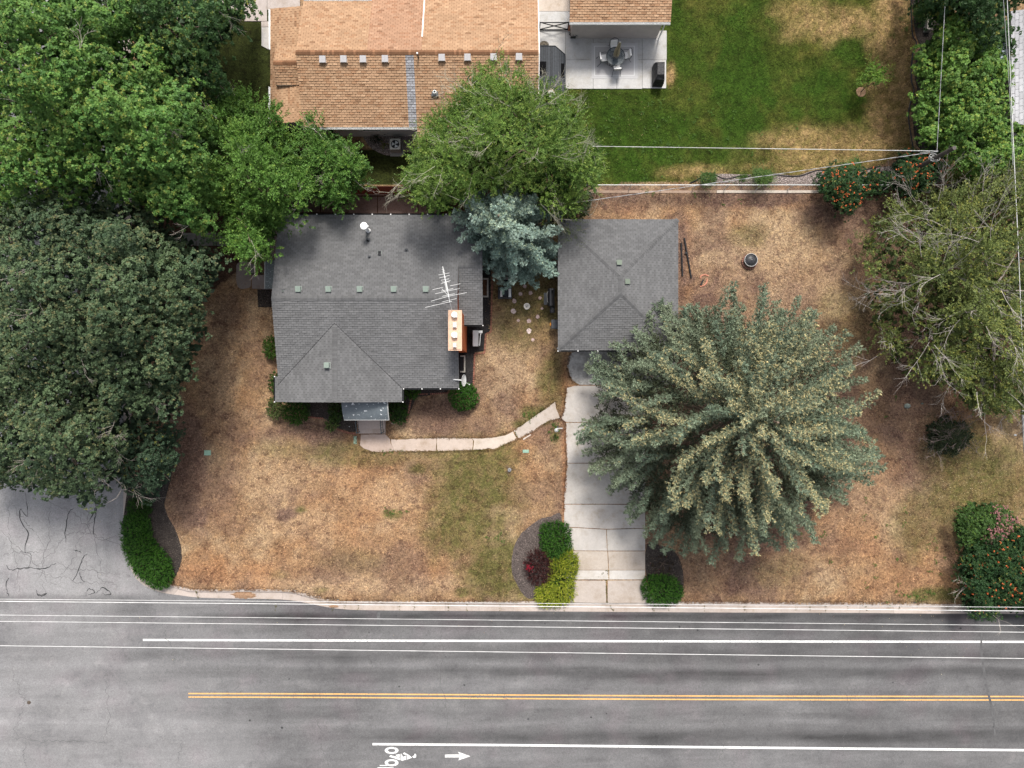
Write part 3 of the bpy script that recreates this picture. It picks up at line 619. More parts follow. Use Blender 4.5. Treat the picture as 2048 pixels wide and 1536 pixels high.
# chimney, a prism of brick with a pale cap and four pots
chm = MB(); chm.box(-3.60, -2.90, 2.02, 4.16, 0, 5.05); CH = chm.build('chimney', mat('orange_brick_courses', (.50, .125, .04), noise=((2, .15), (16, .22)), bump=(14, .8, .02)), house)
mb = MB(); mb.box(-3.63, -2.85, 1.90, 4.20, 5.05, 5.20); mb.box(-3.56, -2.92, 1.98, 4.12, 5.20, 5.235); mb.build('chimney_cap', mat('cream_cap', (.62, .42, .30), noise=((2, .08), (12, .12))), CH)
for px, py, kind in ((908.5, 629, 0), (909, 649.5, 1), (908.5, 669.5, 0), (909, 690, 2)):
    x, y, _ = P(px, py, 5.5); mb = MB()
    if kind == 0: mb.cyl(x, y, 5.235, 5.42, .11, .11, 14); mb.cyl(x, y, 5.42, 5.50, .17, .165, 18); mb.box(x + .03, x + .16, y - .15, y + .02, 5.30, 5.485)
    else:
        s_ = .11 if kind == 1 else .10; mb.box(x - s_, x + s_, y - s_ * 1.4, y + s_ * 1.3, 5.235, 5.40); mb.box(x - s_ * .75, x + s_ * .75, y - s_ * 1.1, y + s_ * 1.0, 5.40, 5.44)
        mb.cyl(x, y, 5.44, 5.46, .03, .03, 8)
    mb.build('chimney_pot', WHITE if kind == 0 else mat('pinkish_flue', (.66, .58, .55)), CH)

# porch awning over the front steps
mb = MB(); zs = []
x0, x1 = P(683, 806, 2.55)[0], P(775.5, 806, 2.55)[0]; N_ = 12
rows = []
for i in range(N_ + 1):
    t = i / N_; y = P(0, 803, 2.6)[1] + .1 + (P(0, 840, 2.1)[1] - P(0, 803, 2.6)[1] - .1) * t; z = 2.62 - .48 * t ** 2.0; xi = x0 + .05 * t
    rows.append((xi, y, z))
vs = [(r[0], r[1], r[2]) for r in rows] + [(x1, r[1], r[2]) for r in rows] + [(r[0], r[1], r[2] - .03) for r in rows] + [(x1, r[1], r[2] - .03) for r in rows]; n = N_ + 1
mb.add(vs, [(i, i + 1, n + i + 1, n + i) for i in range(N_)] + [(2 * n + i, 3 * n + i, 3 * n + i + 1, 2 * n + i + 1) for i in range(N_)] + [(0, n, 3 * n, 2 * n), (N_, 2 * n + N_, 3 * n + N_, n + N_)])
awn = mb.build('porch_awning', mat('peeling_grey_metal', (.125, .145, .16), rough=.6, noise=((1.5, .12), (9, .1)), speck=(7.5, .665, (.75, .77, .78))), house)
mb = MB(); mb.tube([(x1, r[1], r[2] + .005) for r in rows], .03, 4); mb.tube([(rows[-1][0], rows[-1][1], rows[-1][2]), (x1, rows[-1][1], rows[-1][2])], .022, 4); mb.build('awning_trim', LGREY, awn)
steps = thing('front_steps', (P(745, 850)[0], P(745, 850)[1], 0), 'concrete front steps with dark iron railings leading down to the garden path', 'steps')
ya, yb, yc, yd = P(0, 803)[1], P(0, 843, .5)[1], P(0, 857.5, .34)[1], P(0, 867, .17)[1]; xa, xb = P(716, 0, .3)[0], P(770, 0, .3)[0]
for y0, y1, z in ((yb - .16, ya + .3, .50), (yc, yb - .163, .34), (yd, yc - .003, .17)):
    mb = MB(); mb.box(xa, xb, y0, y1, 0, z, c=(.46, .38, .34)); mb.build('step', CM, steps)
for sx, lab in ((xa + .08, 0), (xb - .10, 1)):
    mb = MB(); top = [(sx, ya, 1.35), (sx, yb - .1, 1.35), (sx, yd + .1, 1.02)]; low = [(sx, ya, .62), (sx, yb - .1, .62), (sx, yd + .1, .30)]
    mb.tube(top, .028, 5); mb.tube(low, .018, 5)
    for i in range(13):
        t = i / 12; y = ya + (yd + .1 - ya) * t; tt = max(0, (yb - .1 - y) / (yb - .1 - yd - .1 + 1e-6)); tt = min(1, max(0, (yb - .1 - y) / (yb - .2 - yd)))
        mb.tube([(sx, y, .62 - .32 * tt - (.12 if i in (0, 12) else 0)), (sx, y, 1.35 - .33 * tt)], .013, 4)
    mb.tube([(sx, yd + .1, .17), (sx, yd + .1, 1.06)], .032, 6); mb.cyl(sx, yd + .1, 1.06, 1.12, .05, .02, 8); mb.build('railing', mat('blue_grey_iron', (.06, .075, .085), rough=.5), steps)

# side porch on the west
mb = MB(); pr = [P(529, 560, 2.4), P(545.5, 561, 2.5), P(541, 579, 2.5), P(528.5, 578, 2.4)]
pr = [P(530, 522, 2.35), P(549, 520, 2.55), P(545, 577.5, 2.55), P(529.5, 577.5, 2.35)]; roofdeck(mb, pr, .05)
wr = mb.build('side_porch_roof', mat('weathered_grey_metal', (.15, .17, .18), rough=.6, noise=((2, .15), (9, .1)), speck=(16, .62, (.38, .40, .42))), house)
mb = MB(); mb.tube([P(529.7, 522, 2.37), P(529.2, 577.5, 2.37)], .03, 4); mb.build('porch_trim', LGREY, wr)
sst = thing('side_steps', (P(515, 562)[0], P(515, 562)[1], 0), 'pair of short concrete step flights at the west side door, under the tree edge', 'steps')
for i, (a, b, z) in enumerate(((504, 512, .15), (512.3, 520, .30), (520.3, 545, .45))):
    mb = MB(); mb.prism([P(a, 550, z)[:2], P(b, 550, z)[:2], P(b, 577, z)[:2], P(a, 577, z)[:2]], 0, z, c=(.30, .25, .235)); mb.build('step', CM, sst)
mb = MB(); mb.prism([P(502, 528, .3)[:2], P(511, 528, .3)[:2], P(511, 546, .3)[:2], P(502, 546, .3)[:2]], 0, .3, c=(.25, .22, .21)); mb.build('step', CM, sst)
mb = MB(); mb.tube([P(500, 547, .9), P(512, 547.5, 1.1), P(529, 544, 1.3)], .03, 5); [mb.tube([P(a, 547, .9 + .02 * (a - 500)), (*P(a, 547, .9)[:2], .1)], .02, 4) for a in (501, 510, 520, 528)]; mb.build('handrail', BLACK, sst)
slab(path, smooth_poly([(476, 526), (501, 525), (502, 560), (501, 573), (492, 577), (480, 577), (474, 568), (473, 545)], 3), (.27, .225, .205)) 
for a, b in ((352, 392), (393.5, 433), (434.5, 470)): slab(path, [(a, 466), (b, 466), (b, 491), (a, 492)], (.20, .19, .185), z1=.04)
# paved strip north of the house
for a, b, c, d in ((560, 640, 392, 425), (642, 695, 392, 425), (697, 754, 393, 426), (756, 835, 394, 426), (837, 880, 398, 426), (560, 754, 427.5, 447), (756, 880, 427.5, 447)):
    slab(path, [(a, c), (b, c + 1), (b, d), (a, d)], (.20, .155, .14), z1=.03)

# ---------------- garage with hip roof
gx0, gx1, gy0, gy1 = 2.79, 10.07, 2.05, 9.98; gz = 2.6; gr = (6.42, 6.42, 3.53); gr2 = (6.45, 5.40, 3.53)
gar = thing('garage', (6.4, 6.0, 0), 'detached garage with dark grey hip roof beside the large spruce', 'garage')
A, B, Cc, D = (gx0, gy1, gz), (gx1, gy1, gz), (gx1, gy0, gz), (gx0, gy0, gz)
def dwn(a, b): return (b[0] - a[0], b[1] - a[1], b[2] - a[2])
roof_of(gar, [dict(p=[A, B, gr]), dict(p=[B, Cc, gr2, gr]), dict(p=[Cc, D, gr2]), dict(p=[D, A, gr, gr2])], gray_col, mat('garage_fascia', (.06, .06, .065)),
        [(A, gr, (-.5, -.65, -.2), (.65, .5, -.2)), (B, gr, (-.65, .5, -.2), (.5, -.65, -.2)), (Cc, gr2, (.5, .65, -.2), (-.65, -.5, -.2)), (D, gr2, (-.5, .65, -.2), (.65, -.5, -.2)), (gr2, gr, (-1, 0, -.25), (1, 0, -.25))])
mb = MB(); mb.box(gx0 + .4, gx1 - .4, gy0 + .4, gy1 - .4, 0, 2.5); mb.build('wall', WALLM, gar)
gd = None
for i in range(4):
    mb = MB(); mb.box(4.1, 8.8, gy0 + .34, gy0 + .398, .06 + i * .53, .06 + (i + 1) * .53 - .02); mb.build('door_panel', WHITE, gar)
gutter(gar, (gx0, gy0), (gx1, gy0), 2.6, BLACK, .08)

# ---------------- neighbour's house with orange-tan shingles
oh = thing('tan_roofed_house', (-5.5, 19.5, 0), 'neighbouring house with orange-tan shingle roof and a grey repaired strip', 'house')
oy, oz = 19.39, 4.1; oe = 15.58; oze = 2.60; so = (oz - oze) / (oy - oe)
zA = lambda y: oz - so * abs(y - oy)
SO = (-12.65, oe, oze); XR = 1.57
pl = [dict(p=[(-12.65, oy, oz), (-6.25, oy, oz), (-6.25, oe, oze), (-12.65, oe, oze)], o=SO), dict(p=[(-6.25, oy - .12, zA(oy - .12)), (-5.76, oy - .12, zA(oy - .12)), (-5.76, oe, oze), (-6.25, oe, oze)], o=SO, col=strip_col),
      dict(p=[(-5.76, oy, oz), (XR, oy, oz), (XR, 14.6, zA(14.6)), (-5.76, 14.6, zA(14.6))], o=SO),
      dict(p=[(-12.65, oy, oz), (-8.49, oy, oz), (-8.49, 23.2, zA(23.2)), (-12.65, 23.2, zA(23.2))], o=(-12.65, 23.2, zA(23.2))),
      dict(p=[(-8.49, oy, oz), (-5.3, oy, oz), (-5.3, 24.6, zA(24.6)), (-8.49, 24.6, zA(24.6))], o=(-12.65, 23.2, zA(23.2)), col=lambda a, b: tuple(v * k for v, k in zip(orange_col(a, b), (.98, .93, .98)))),
      dict(p=[(-5.3, oy, oz), (XR, oy, oz), (XR, 24.6, zA(24.6)), (-5.3, 24.6, zA(24.6))], o=(-12.65, 23.2, zA(23.2))),
      dict(p=[(-14.8, 15.95, 2.16), (-12.45, 15.95, 2.50), (-12.45, 23.0, 2.50), (-14.8, 23.0, 2.16)]),
      dict(p=[(-14.36, 19.32, 2.98), (-12.5, 19.32, 2.98), (-12.5, 20.5, 2.46), (-14.36, 20.5, 2.46)]), dict(p=[(-14.36, 19.32, 2.98), (-12.5, 19.32, 2.98), (-12.5, 18.2, 2.47), (-14.36, 18.2, 2.47)])]
def cap_dark(a, b):
    k = random.choice((.6, .66, .66, .95)); return (.28 * k, .145 * k, .08 * k)
orf = roof_of(oh, pl, orange_col, WHITE, [((-12.65, oy, oz), (XR, oy, oz), (0, 1, -so), (0, -1, -so), cap_dark), ((-14.36, 19.32, 2.98), (-12.5, 19.32, 2.98), (0, 1, -.45), (0, -1, -.45), cap_dark)], e=.142, w=.30, th=.028, gap=.02)
mb = MB(); mb.box(-12.3, -5.8, 15.95, 24.2, 0, 2.45); mb.build('wall', WALLM, oh); mb = MB(); mb.box(-5.799, XR - .3, 14.95, 24.2, 0, 2.1); mb.build('wall', WALLM, oh)
mb = MB(); mb.box(-14.4, -12.301, 16.4, 22.7, 0, 2.1); mb.build('wall', WALLM, oh)
mb = MB(); mb.prism([(-12.3, oy - 3.3), (-12.1, oy - 3.3), (-12.1, oy + 3.3), (-12.3, oy + 3.3)], 2.45, 2.5); mb.build('gable_board', WALLM, oh)
window(oh, -9.4, -8.2, 15.95, 1.0, 1.9); window(oh, -6.9, -6.0, 15.95, 1.2, 2.1); window(oh, -2.5, -1.3, 14.95, .9, 1.8)
gutter(oh, (-12.65, oe), (-5.77, oe), oze, WHITE, .11, spots=False); gutter(oh, (-5.76, 14.6), (XR, 14.6), zA(14.6), WHITE, .11, spots=False)
for a, b in (((-14.8, 18.25), (-14.8, 15.95)), ((-14.8, 23.0), (-14.8, 20.55)), ((-8.49, 23.2), (-12.65, 23.2))): gutter(oh, a, b, 2.16 if a[0] < -14 else 2.60, WHITE, .11, spots=False)

mb = MB(); mb.prism([(-5.34, 20.5), (-5.27, 20.5), (-5.27, 24.6), (-5.34, 24.6)], (.16,), [zA(20.5) + .06, zA(20.5) + .06, zA(24.6) + .06, zA(24.6) + .06]); mb.build('rake_trim', WHITE, orf)
mb = MB(); mb.prism([(XR, 14.6), (XR + .05, 14.6), (XR + .05, oy), (XR, oy)], (.16,), [zA(14.6) + .01, zA(14.6) + .01, oz + .01, oz + .01]); mb.prism([(XR, oy), (XR + .05, oy), (XR + .05, 24.6), (XR, 24.6)], (.16,), [oz + .01, oz + .01, zA(24.6) + .01, zA(24.6) + .01]); mb.build('rake_trim', WHITE, orf)
# second building (garage of the neighbour) beside the patio
og = thing('tan_roofed_garage', (6.5, 24, 0), 'neighbour garage with tan shingles and white gutter beside the concrete patio', 'garage')
roof_of(og, [dict(p=[(3.49, 21.95, 2.6), (9.62, 21.95, 2.6), (9.62, 25.8, 3.9), (3.49, 25.8, 3.9)])], orange_col, WHITE, e=.142, th=.028, gap=.02)
mb = MB(); mb.box(3.75, 9.3, 22.25, 29, 0, 2.45); mb.build('wall', mat('pale_pinkish_siding', (.50, .45, .42), noise=((2, .08),)), og); gutter(og, (3.49, 21.95), (9.62, 21.95), 2.6, WHITE, .11, spots=False)
mb = MB(); mb.tube([(9.5, 21.9, 2.5), (9.42, 22.15, 2.2), (9.42, 22.18, .1)], .045, 6); mb.build('downspout', WHITE, og)
# pale roof at the right edge
ph = thing('pale_roofed_house', (33, 19, 0), 'house with pale grey shingles at the right edge of the picture', 'house')
roof_of(ph, [dict(p=[P(2022, 22, 2.6), P(2200, 4, 4.9), P(2200, 275, 4.9), P(2024, 246, 2.6)])], white_col, WHITE, e=.2, w=.42, th=.02, gap=.02)
a_ = P(2024, 23, 2.6); mb = MB(); mb.box(a_[0] + .5, a_[0] + 8, P(0, 240, 2.6)[1], a_[1] - .3, 0, 2.4); mb.build('wall', WALLM, ph)
mb = MB(); mb.box(a_[0] - .9, a_[0] + .4, P(0, 92, 2.6)[1] - .6, P(0, 60, 2.6)[1], 2.0, 2.1); mb.build('lean_to_roof', mat('blue_grey_sheet', (.30, .35, .40)), ph)

# ---------------- roof furniture: each vent a thing of its own
def vent_proto(name, mats, s=.15, h=.17):
    t = thing(name, (0, 0, 0), None, 'vent')
    mb = MB(); mb.box(-s * 1.35, s * 1.35, -s * 1.1, s * 1.45, -.02, .012); mb.build('flashing', mats[1], t)
    mb = MB(); mb.prism([(-s, -s), (s, -s), (s, s), (-s, s)], -.02, [h * .75, h * .75, h, h]); mb.prism([(-s * 1.08, -s * 1.1), (s * 1.08, -s * 1.1), (s * 1.08, s * 1.08), (-s * 1.08, s * 1.08)], (.025,), [h * .78, h * .78, h + .03, h + .03]); mb.build('hood', mats[0], t)
    return t
FLG = mat('grey_flashing', (.20, .22, .21), rough=.6)
ords = ['first', 'second', 'third', 'fourth', 'fifth']
VP = vent_proto('roof_vent', (GREENP, FLG), .145, .22); first = True
def place_vent(px, py, z, rz, label, group, proto):
    global first
    if proto.get('used'): o = copy_tree(proto)
    else: o = proto; proto['used'] = 1
    o.location = P(px, py, z + .1)[:2] + (z,); o.rotation_euler = (0, 0, rz); o['label'] = label; o['group'] = group; return o
vz = lambda y: zr - sN * (y - yr)
for i, px in enumerate((596.5, 657, 719.5, 787.5, 851.5)):
    y = P(px, 579, 4.0)[1]; place_vent(px, 578.5, vz(y), math.pi, f'green box vent below the main grey ridge, {ords[i]} of five counted from the west', 'green vents along the grey roof ridge', VP).rotation_euler = (-math.atan(sN) * 0, 0, math.pi * 0)
place_vent(653.5, 730.5, 3.6, -R(90), 'single pale green box vent on the cross gable of the grey house', 'green vents along the grey roof ridge', VP)
VG = vent_proto('garage_vent', (mat('olive_vent', (.15, .18, .145)), FLG), .14)
place_vent(1238.5, 525, 3.32, math.pi, 'olive box vent on the garage roof, north of its short ridge', 'vents on the garage roof', VG); place_vent(1255, 563, 3.38, -R(90) * -1, 'olive box vent on the garage roof, east of its short ridge', 'vents on the garage roof', VG)
VO = vent_proto('attic_vent', (mat('light_grey_vent', (.40, .39, .40), noise=((9, .08),)), mat('tan_flashing', (.35, .25, .18))), .17, .14)
for i, (px, py) in enumerate(((645, 118.5), (687, 118), (726, 118), (770, 117.5), (883.5, 115), (935, 114.5), (987, 114), (1038, 113.5))):
    y = P(px, py, 3.95)[1]; pos = ['westernmost', 'second from the west', 'third from the west', 'just west of the grey strip', 'first east of the strip', 'second east of the strip', 'at the willow tip', 'easternmost'][i]
    place_vent(px, py, zA(y), 0, f'light grey square vent under the tan ridge, {pos}'.rstrip(', '), 'grey vents along the tan roof ridge', VO)
def pipe_vent(name, px, py, z, label, r=.05, h=.25, top=BLACK, flash=DGREY, fs=.16, cap=None):
    x, y, _ = P(px, py, z + h); t = thing(name, (x, y, z), label, 'vent pipe')
    mb = MB(); mb.prism([(x - fs, y - fs * .9), (x + fs, y - fs * .9), (x + fs * .7, y + fs), (x - fs * .7, y + fs)], z - .03, z + .03); mb.build('flashing', flash, t)
    mb = MB(); mb.lathe(x, y, [(r * 1.6, z), (r, z + .08), (r, z + h), (r * .7, z + h), (r * .7, z + h - .1)], 12); mb.build('pipe', top, t)
    if cap: mb = MB(); mb.cyl(x, y, z + h, z + h + .06, cap, cap, 20); mb.cyl(x, y, z + h + .06, z + h + .08, cap, cap * .6, 20); mb.build('cap', WHITE, t)
    return t
pz = lambda py: vz(P(0, py, 3.4)[1])
pipe_vent('plumbing_vent', 735, 481, pz(481), 'black pipe with dark boot just below the tall white flue on the grey roof', .05, .18)
pipe_vent('plumbing_vent', 738, 514.5, pz(514), 'small dark plumbing vent west of the square black vent on the grey roof', .035, .12, fs=.12)
pipe_vent('plumbing_vent', 812, 500.5, pz(500), 'small dark plumbing vent east of the square black vent on the grey roof', .035, .12, fs=.12)
pipe_vent('plumbing_vent', 565, 582, pz(582), 'small grey plumbing vent at the west end of the grey roof ridge', .05, .14, top=FLG, fs=.12)
pipe_vent('plumbing_vent', 869, 183, zA(P(0, 183, 3.3)[1]), 'round silver pipe with dark flashing on the tan roof near the willow', .10, .2, top=GALV, fs=.22)
pipe_vent('plumbing_vent', 834.5, 107, zA(P(0, 120, 3.9)[1]) - .05, 'thin white topped pipe beside the grey strip at the tan ridge', .045, .6, fs=.14, cap=.055)
wf = pipe_vent('flue_pipe', 728, 452, pz(470), 'tall white flue pipe with round cap on the grey roof', .10, 1.15, top=WHITE, cap=.215)
x, y, _ = P(734, 452, pz(470) + 1.0); mb = MB(); mb.tube([(x - .12, y, pz(470) + .95), (x + .08, y, pz(470) + .95)], .05, 8); mb.build('side_outlet', WHITE, wf)
x, y, z = P(759.5, 506.5, pz(506)); t = thing('square_vent', (x, y, z), 'square black slotted vent on the grey roof between two small pipes', 'vent')
mb = MB(); mb.box(x - .13, x + .13, y - .15, y + .15, z - .03, z + .03); mb.build('flashing', FLG, t); mb = MB(); mb.box(x - .09, x + .09, y + .03, y + .12, z, z + .12); mb.box(x - .09, x + .09, y - .12, y - .03, z, z + .12); mb.box(x - .075, x + .075, y - .03, y + .03, z, z + .09); mb.build('louvre', BLACK, t)

# satellite dish on the south-east corner of the grey roof
x, y, z = P(925.5, 760.5, 3.1); dish = thing('satellite_dish', (P(906, 759, 2.75)[0], P(906, 759, 2.75)[1], 2.75), 'grey satellite dish on a white bracket at the south-east corner of the grey roof', 'satellite dish')
mb = MB(); N1, N2 = 6, 20; vs = []; ax = Vector((.93, -.05, .36)).normalized(); a1 = ax.cross(Vector((0, 1, 0))).normalized(); a2 = ax.cross(a1)
for side in (0, .02):
    for i in range(N1 + 1):
        r = i / N1
        for j in range(N2):
            t = 2 * math.pi * j / N2; vs.append(Vector((x, y, z)) + a1 * (.30 * r * math.cos(t)) + a2 * (.36 * r * math.sin(t)) + ax * (.09 * r * r - side))
k = (N1 + 1) * N2; fs = []
for s_ in (0, k): fs += [((s_ + i * N2 + j, s_ + i * N2 + (j + 1) % N2, s_ + (i + 1) * N2 + (j + 1) % N2, s_ + (i + 1) * N2 + j)[::(1 if s_ else -1)]) for i in range(N1) for j in range(N2)]
fs += [(N1 * N2 + j, N1 * N2 + (j + 1) % N2, k + N1 * N2 + (j + 1) % N2, k + N1 * N2 + j) for j in range(N2)]
mb.add(vs, fs); mb.build('dish', LGREY, dish, smooth=True)
mb = MB(); bx, by, bz = P(907, 759, 2.82); mb.tube([(bx, by, bz), (x - .06, y, z)], .035, 6); mb.build('mast', WHITE, dish)
mb = MB(); 
for dx in (-.10, .02): mb.box(bx + dx, bx + dx + .06, by - .14, by + .14, bz - .07, bz - .02)
mb.box(bx - .10, bx + .08, by - .03, by + .03, bz - .02, bz + .01); mb.build('foot_plate', WHITE, dish)
mb = MB(); mb.tube([(x, y - .05, z - .1), (x + .42, y - .25, z + .28)], .012, 5); mb.cyl(x + .42, y - .25, z + .25, z + .32, .035, .035, 8); mb.build('feed_arm', LGREY, dish)

# television aerial on the chimney
ant = thing('tv_aerial', (*P(905, 618, 5.2)[:2], 5.2), 'large white television aerial with many rods, standing on the north end of the chimney', 'aerial')
ZA = 5.2; Za = 6.3; AZ = lambda x, y, z=Za: P(840 + x / 7.317, 510 + y / 7.314, z)
mb = MB(); mb.tube([AZ(465, 806, 5.25), AZ(437, 680, 6.2), AZ(425, 610, 6.6)], .018, 6); mb.build('mast', WHITE, ant)
mb = MB(); mb.tube([AZ(437, 690), AZ(405, 530), AZ(372, 375), AZ(332, 168)], .020, 6); mb.build('boom', WHITE, ant)
for (a, b, c, d) in ((75, 768, 437, 685), (330, 685, 535, 638), (160, 676, 420, 602), (420, 602, 685, 550), (222, 568, 400, 528), (400, 528, 578, 490), (322, 605, 505, 566), (310, 528, 488, 490), (183, 508, 338, 472), (440, 452, 592, 420), (318, 492, 425, 605),
                     (305, 422, 445, 370), (308, 370, 425, 348), (285, 335, 432, 298), (272, 292, 430, 262), (318, 395, 435, 393), (330, 260, 365, 254), (325, 236, 364, 230), (320, 214, 356, 207), (345, 318, 380, 325), (425, 675, 470, 683)):
    mb = MB(); mb.tube([AZ(a, b), AZ(c, d)], .011, 4); mb.build('rod', WHITE, ant)
for (a, b, c, d) in ((360, 400, 390, 530), (378, 370, 412, 520), (368, 385, 400, 525)): mb = MB(); mb.tube([AZ(a, b, Za + .05), AZ(c, d, Za + .05)], .010, 4); mb.build('reflector_rod', WHITE, ant)
# ================================================================ things in the yards
# planting beds: mulch sheets with a slightly raised, uneven surface
def bed(name, poly, m, z=.03, label=None, edging=None, n=6, step=.16, h=.05):
    pts = [P(*p)[:2] for p in poly]
    x0, x1 = min(p[0] for p in pts), max(p[0] for p in pts); y0, y1 = min(p[1] for p in pts), max(p[1] for p in pts)
    c = (sum(p[0] for p in pts) / len(pts), sum(p[1] for p in pts) / len(pts))
    mb = MB(); rings = []
    for k in range(5):
        t = 1 - k / 5.0; rings.append([(c[0] + (p[0] - c[0]) * t, c[1] + (p[1] - c[1]) * t, (-.02 if k == 0 else z + h * (1 - t) * .5 + random.uniform(0, .02))) for p in pts])
    N = len(pts); vs = [p for r in rings for p in r] + [(c[0], c[1], z + h * .5)]
    fs = [(k * N + i, k * N + (i + 1) % N, (k + 1) * N + (i + 1) % N, (k + 1) * N + i) for k in range(4) for i in range(N)] + [(4 * N + i, 4 * N + (i + 1) % N, 5 * N) for i in range(N)]
    ar = sum(pts[i][0] * pts[(i + 1) % N][1] - pts[(i + 1) % N][0] * pts[i][1] for i in range(N))
    if ar < 0: fs = [f[::-1] for f in fs]
    mb.add(vs, fs); o = mb.build(name, m); o['kind'] = 'structure'; return o
bed('mulch_bed', smooth_poly([(250, 1010), (262, 960), (300, 930), (335, 895), (354, 900), (344, 945), (333, 975), (329, 1003), (336, 1030), (352, 1058), (363, 1088), (366, 1118), (362, 1142), (352, 1162), (335, 1174), (300, 1165), (262, 1130), (246, 1070)], 6), MULCH)
bed('mulch_bed', smooth_poly([(1127, 1024), (1104, 1025), (1075, 1036), (1045, 1058), (1028, 1085), (1020, 1115), (1021, 1145), (1032, 1172), (1052, 1200), (1080, 1203), (1128, 1203), (1128, 1110)], 4), mat('grey_bark_mulch', (.085, .068, .062), rough=.95, noise=((3, .2), (14, .55), (30, .5)), bump=(22, 1, .05), speck=(17, .64, (.24, .19, .17))))
bed('mulch_bed', smooth_poly([(1291, 1085), (1325, 1088), (1350, 1100), (1364, 1125), (1369, 1155), (1366, 1190), (1358, 1204), (1318, 1204), (1291, 1160)], 4), MULCH)
for poly, m in (([(955, 520), (985, 520), (985, 546), (982, 664), (971, 668), (968.5, 706), (949, 707), (947, 755), (946, 800), (918, 800), (905, 740), (905, 640), (955, 640)], mat('black_landscape_bed', (.022, .020, .020), rough=.9, noise=((4, .25), (18, .6)), bump=(20, 1, .04), speck=(22, .68, (.12, .10, .09)))),
                ([(795, 770), (905, 770), (899, 785), (860, 788), (832, 789), (822, 798), (818, 822), (812, 846), (795, 846), (780, 840), (778, 800)], MULCH),
                ([(600, 800), (716, 800), (716, 866), (702, 866), (675, 858), (648, 838), (616, 834), (600, 820)], MULCH),
                ([(513, 577), (545, 577), (546, 616), (515, 616)], MULCH)): bed('mulch_bed', rough_edge(poly, .3, 12), m, h=.02)
bed('gravel_bed', smooth_poly([(722, 268), (745, 262), (840, 262), (840, 303), (805, 306), (780, 312), (757, 306), (735, 292)], 4), GRAVEL)
bed('gravel_bed', [(528, 470), (552, 440), (560, 470), (552, 522), (530, 524)], GRAVEL)
bed('mulch_bed', smooth_poly([(1390, 366), (1392, 358), (1420, 347), (1450, 358), (1500, 352), (1520, 344), (1560, 350), (1600, 350), (1640, 338), (1720, 345), (1800, 330), (1885, 340), (1885, 371), (1640, 372), (1500, 371)], 3), GRAVEL, h=.02)
bed('mulch_bed', smooth_poly([(1824, -60), (1828, 60), (1840, 85), (1830, 110), (1828, 160), (1832, 180), (1826, 205), (1822, 235), (1832, 300), (1870, 320), (1990, 330), (1990, 120), (1900, 20), (1900, -60)], 3), MULCH)
# plastic edging and brick edging, tiny pieces laid in a row
mb = MB(); mb.tube([P(x, y, .05) for x, y in open_spline([(1822, -60), (1824, 60), (1833, 85), (1825, 110), (1823, 160), (1828, 180), (1821, 205), (1817, 235), (1827, 300)], 5)], .04, 4)
mb.tube([P(x, y, .05) for x, y in open_spline([(1380, 366), (1390, 362), (1420, 347), (1450, 358), (1480, 352), (1500, 352), (1520, 345), (1560, 351), (1600, 352), (1640, 340), (1700, 345), (1760, 332)], 4)], .04, 4)
tag(mb.build('lawn_edging', BLACK), 'black plastic edging that winds round two sides of the green lawn', 'edging')
mb = MB()
for path_ in ([(985, 545), (983.5, 600), (982, 664), (971.5, 668), (969, 706), (949.5, 707.5), (947.5, 755), (947, 776)], [(898, 786), (860, 788), (832, 789), (822, 799), (818, 822), (812, 845)], [(714, 867), (702, 867), (675, 859), (665, 850)], [(647, 837), (616, 834)]):
    for a, b in zip(path_, path_[1:]):
        A_, B_ = P(*a), P(*b); L_ = math.hypot(B_[0] - A_[0], B_[1] - A_[1]); k = max(1, int(L_ / .115)); ang = math.atan2(B_[1] - A_[1], B_[0] - A_[0])
        for i in range(k):
            t = (i + .5) / k; x, y = A_[0] + (B_[0] - A_[0]) * t, A_[1] + (B_[1] - A_[1]) * t; kk = random.uniform(.6, 1.2)
            mb.box(x - .045, x + .045, y - .05, y + .05, -.05, .05 + random.uniform(0, .02), c=(.28 * kk, .12 * kk, .085 * kk), rz=ang + random.uniform(-.15, .15))
tag(mb.build('brick_edging', mat('edging_brick', attr=True, rough=.9), kind='stuff'), 'row of small red edging bricks round the dark beds of the grey-roofed house')
# window wells
for i, (a, b, c, d, lab) in enumerate(((966, 977, 557, 595, 'white framed window well filled with leaves under the east eave'), (921, 931, 711, 745, 'white framed narrow window well beside the south-east wall corner'))):
    x0, y1, _ = P(a, c); x1, y0, _ = P(b, d); t = thing('window_well', ((x0 + x1) / 2, (y0 + y1) / 2, 0), lab, 'window well')
    mb = MB(); w_ = .09; mb.box(x0, x1 - w_, y1 - w_, y1, -.05, .22); mb.box(x0, x1 - w_, y0, y0 + w_, -.05, .22); mb.box(x1 - w_ + .001, x1, y0, y1, -.05, .221); mb.build('frame', mat('worn_cream_frame', (.36, .34, .30), noise=((8, .2),)), t)
    mb = MB(); mb.box(x0, x1 - w_ - .01, y0 + w_ + .01, y1 - w_ - .01, -.05, .06); mb.build('well_floor', mat('leaf_litter', (.10, .05, .025), noise=((12, .6),)) if i == 0 else BLACK, t)
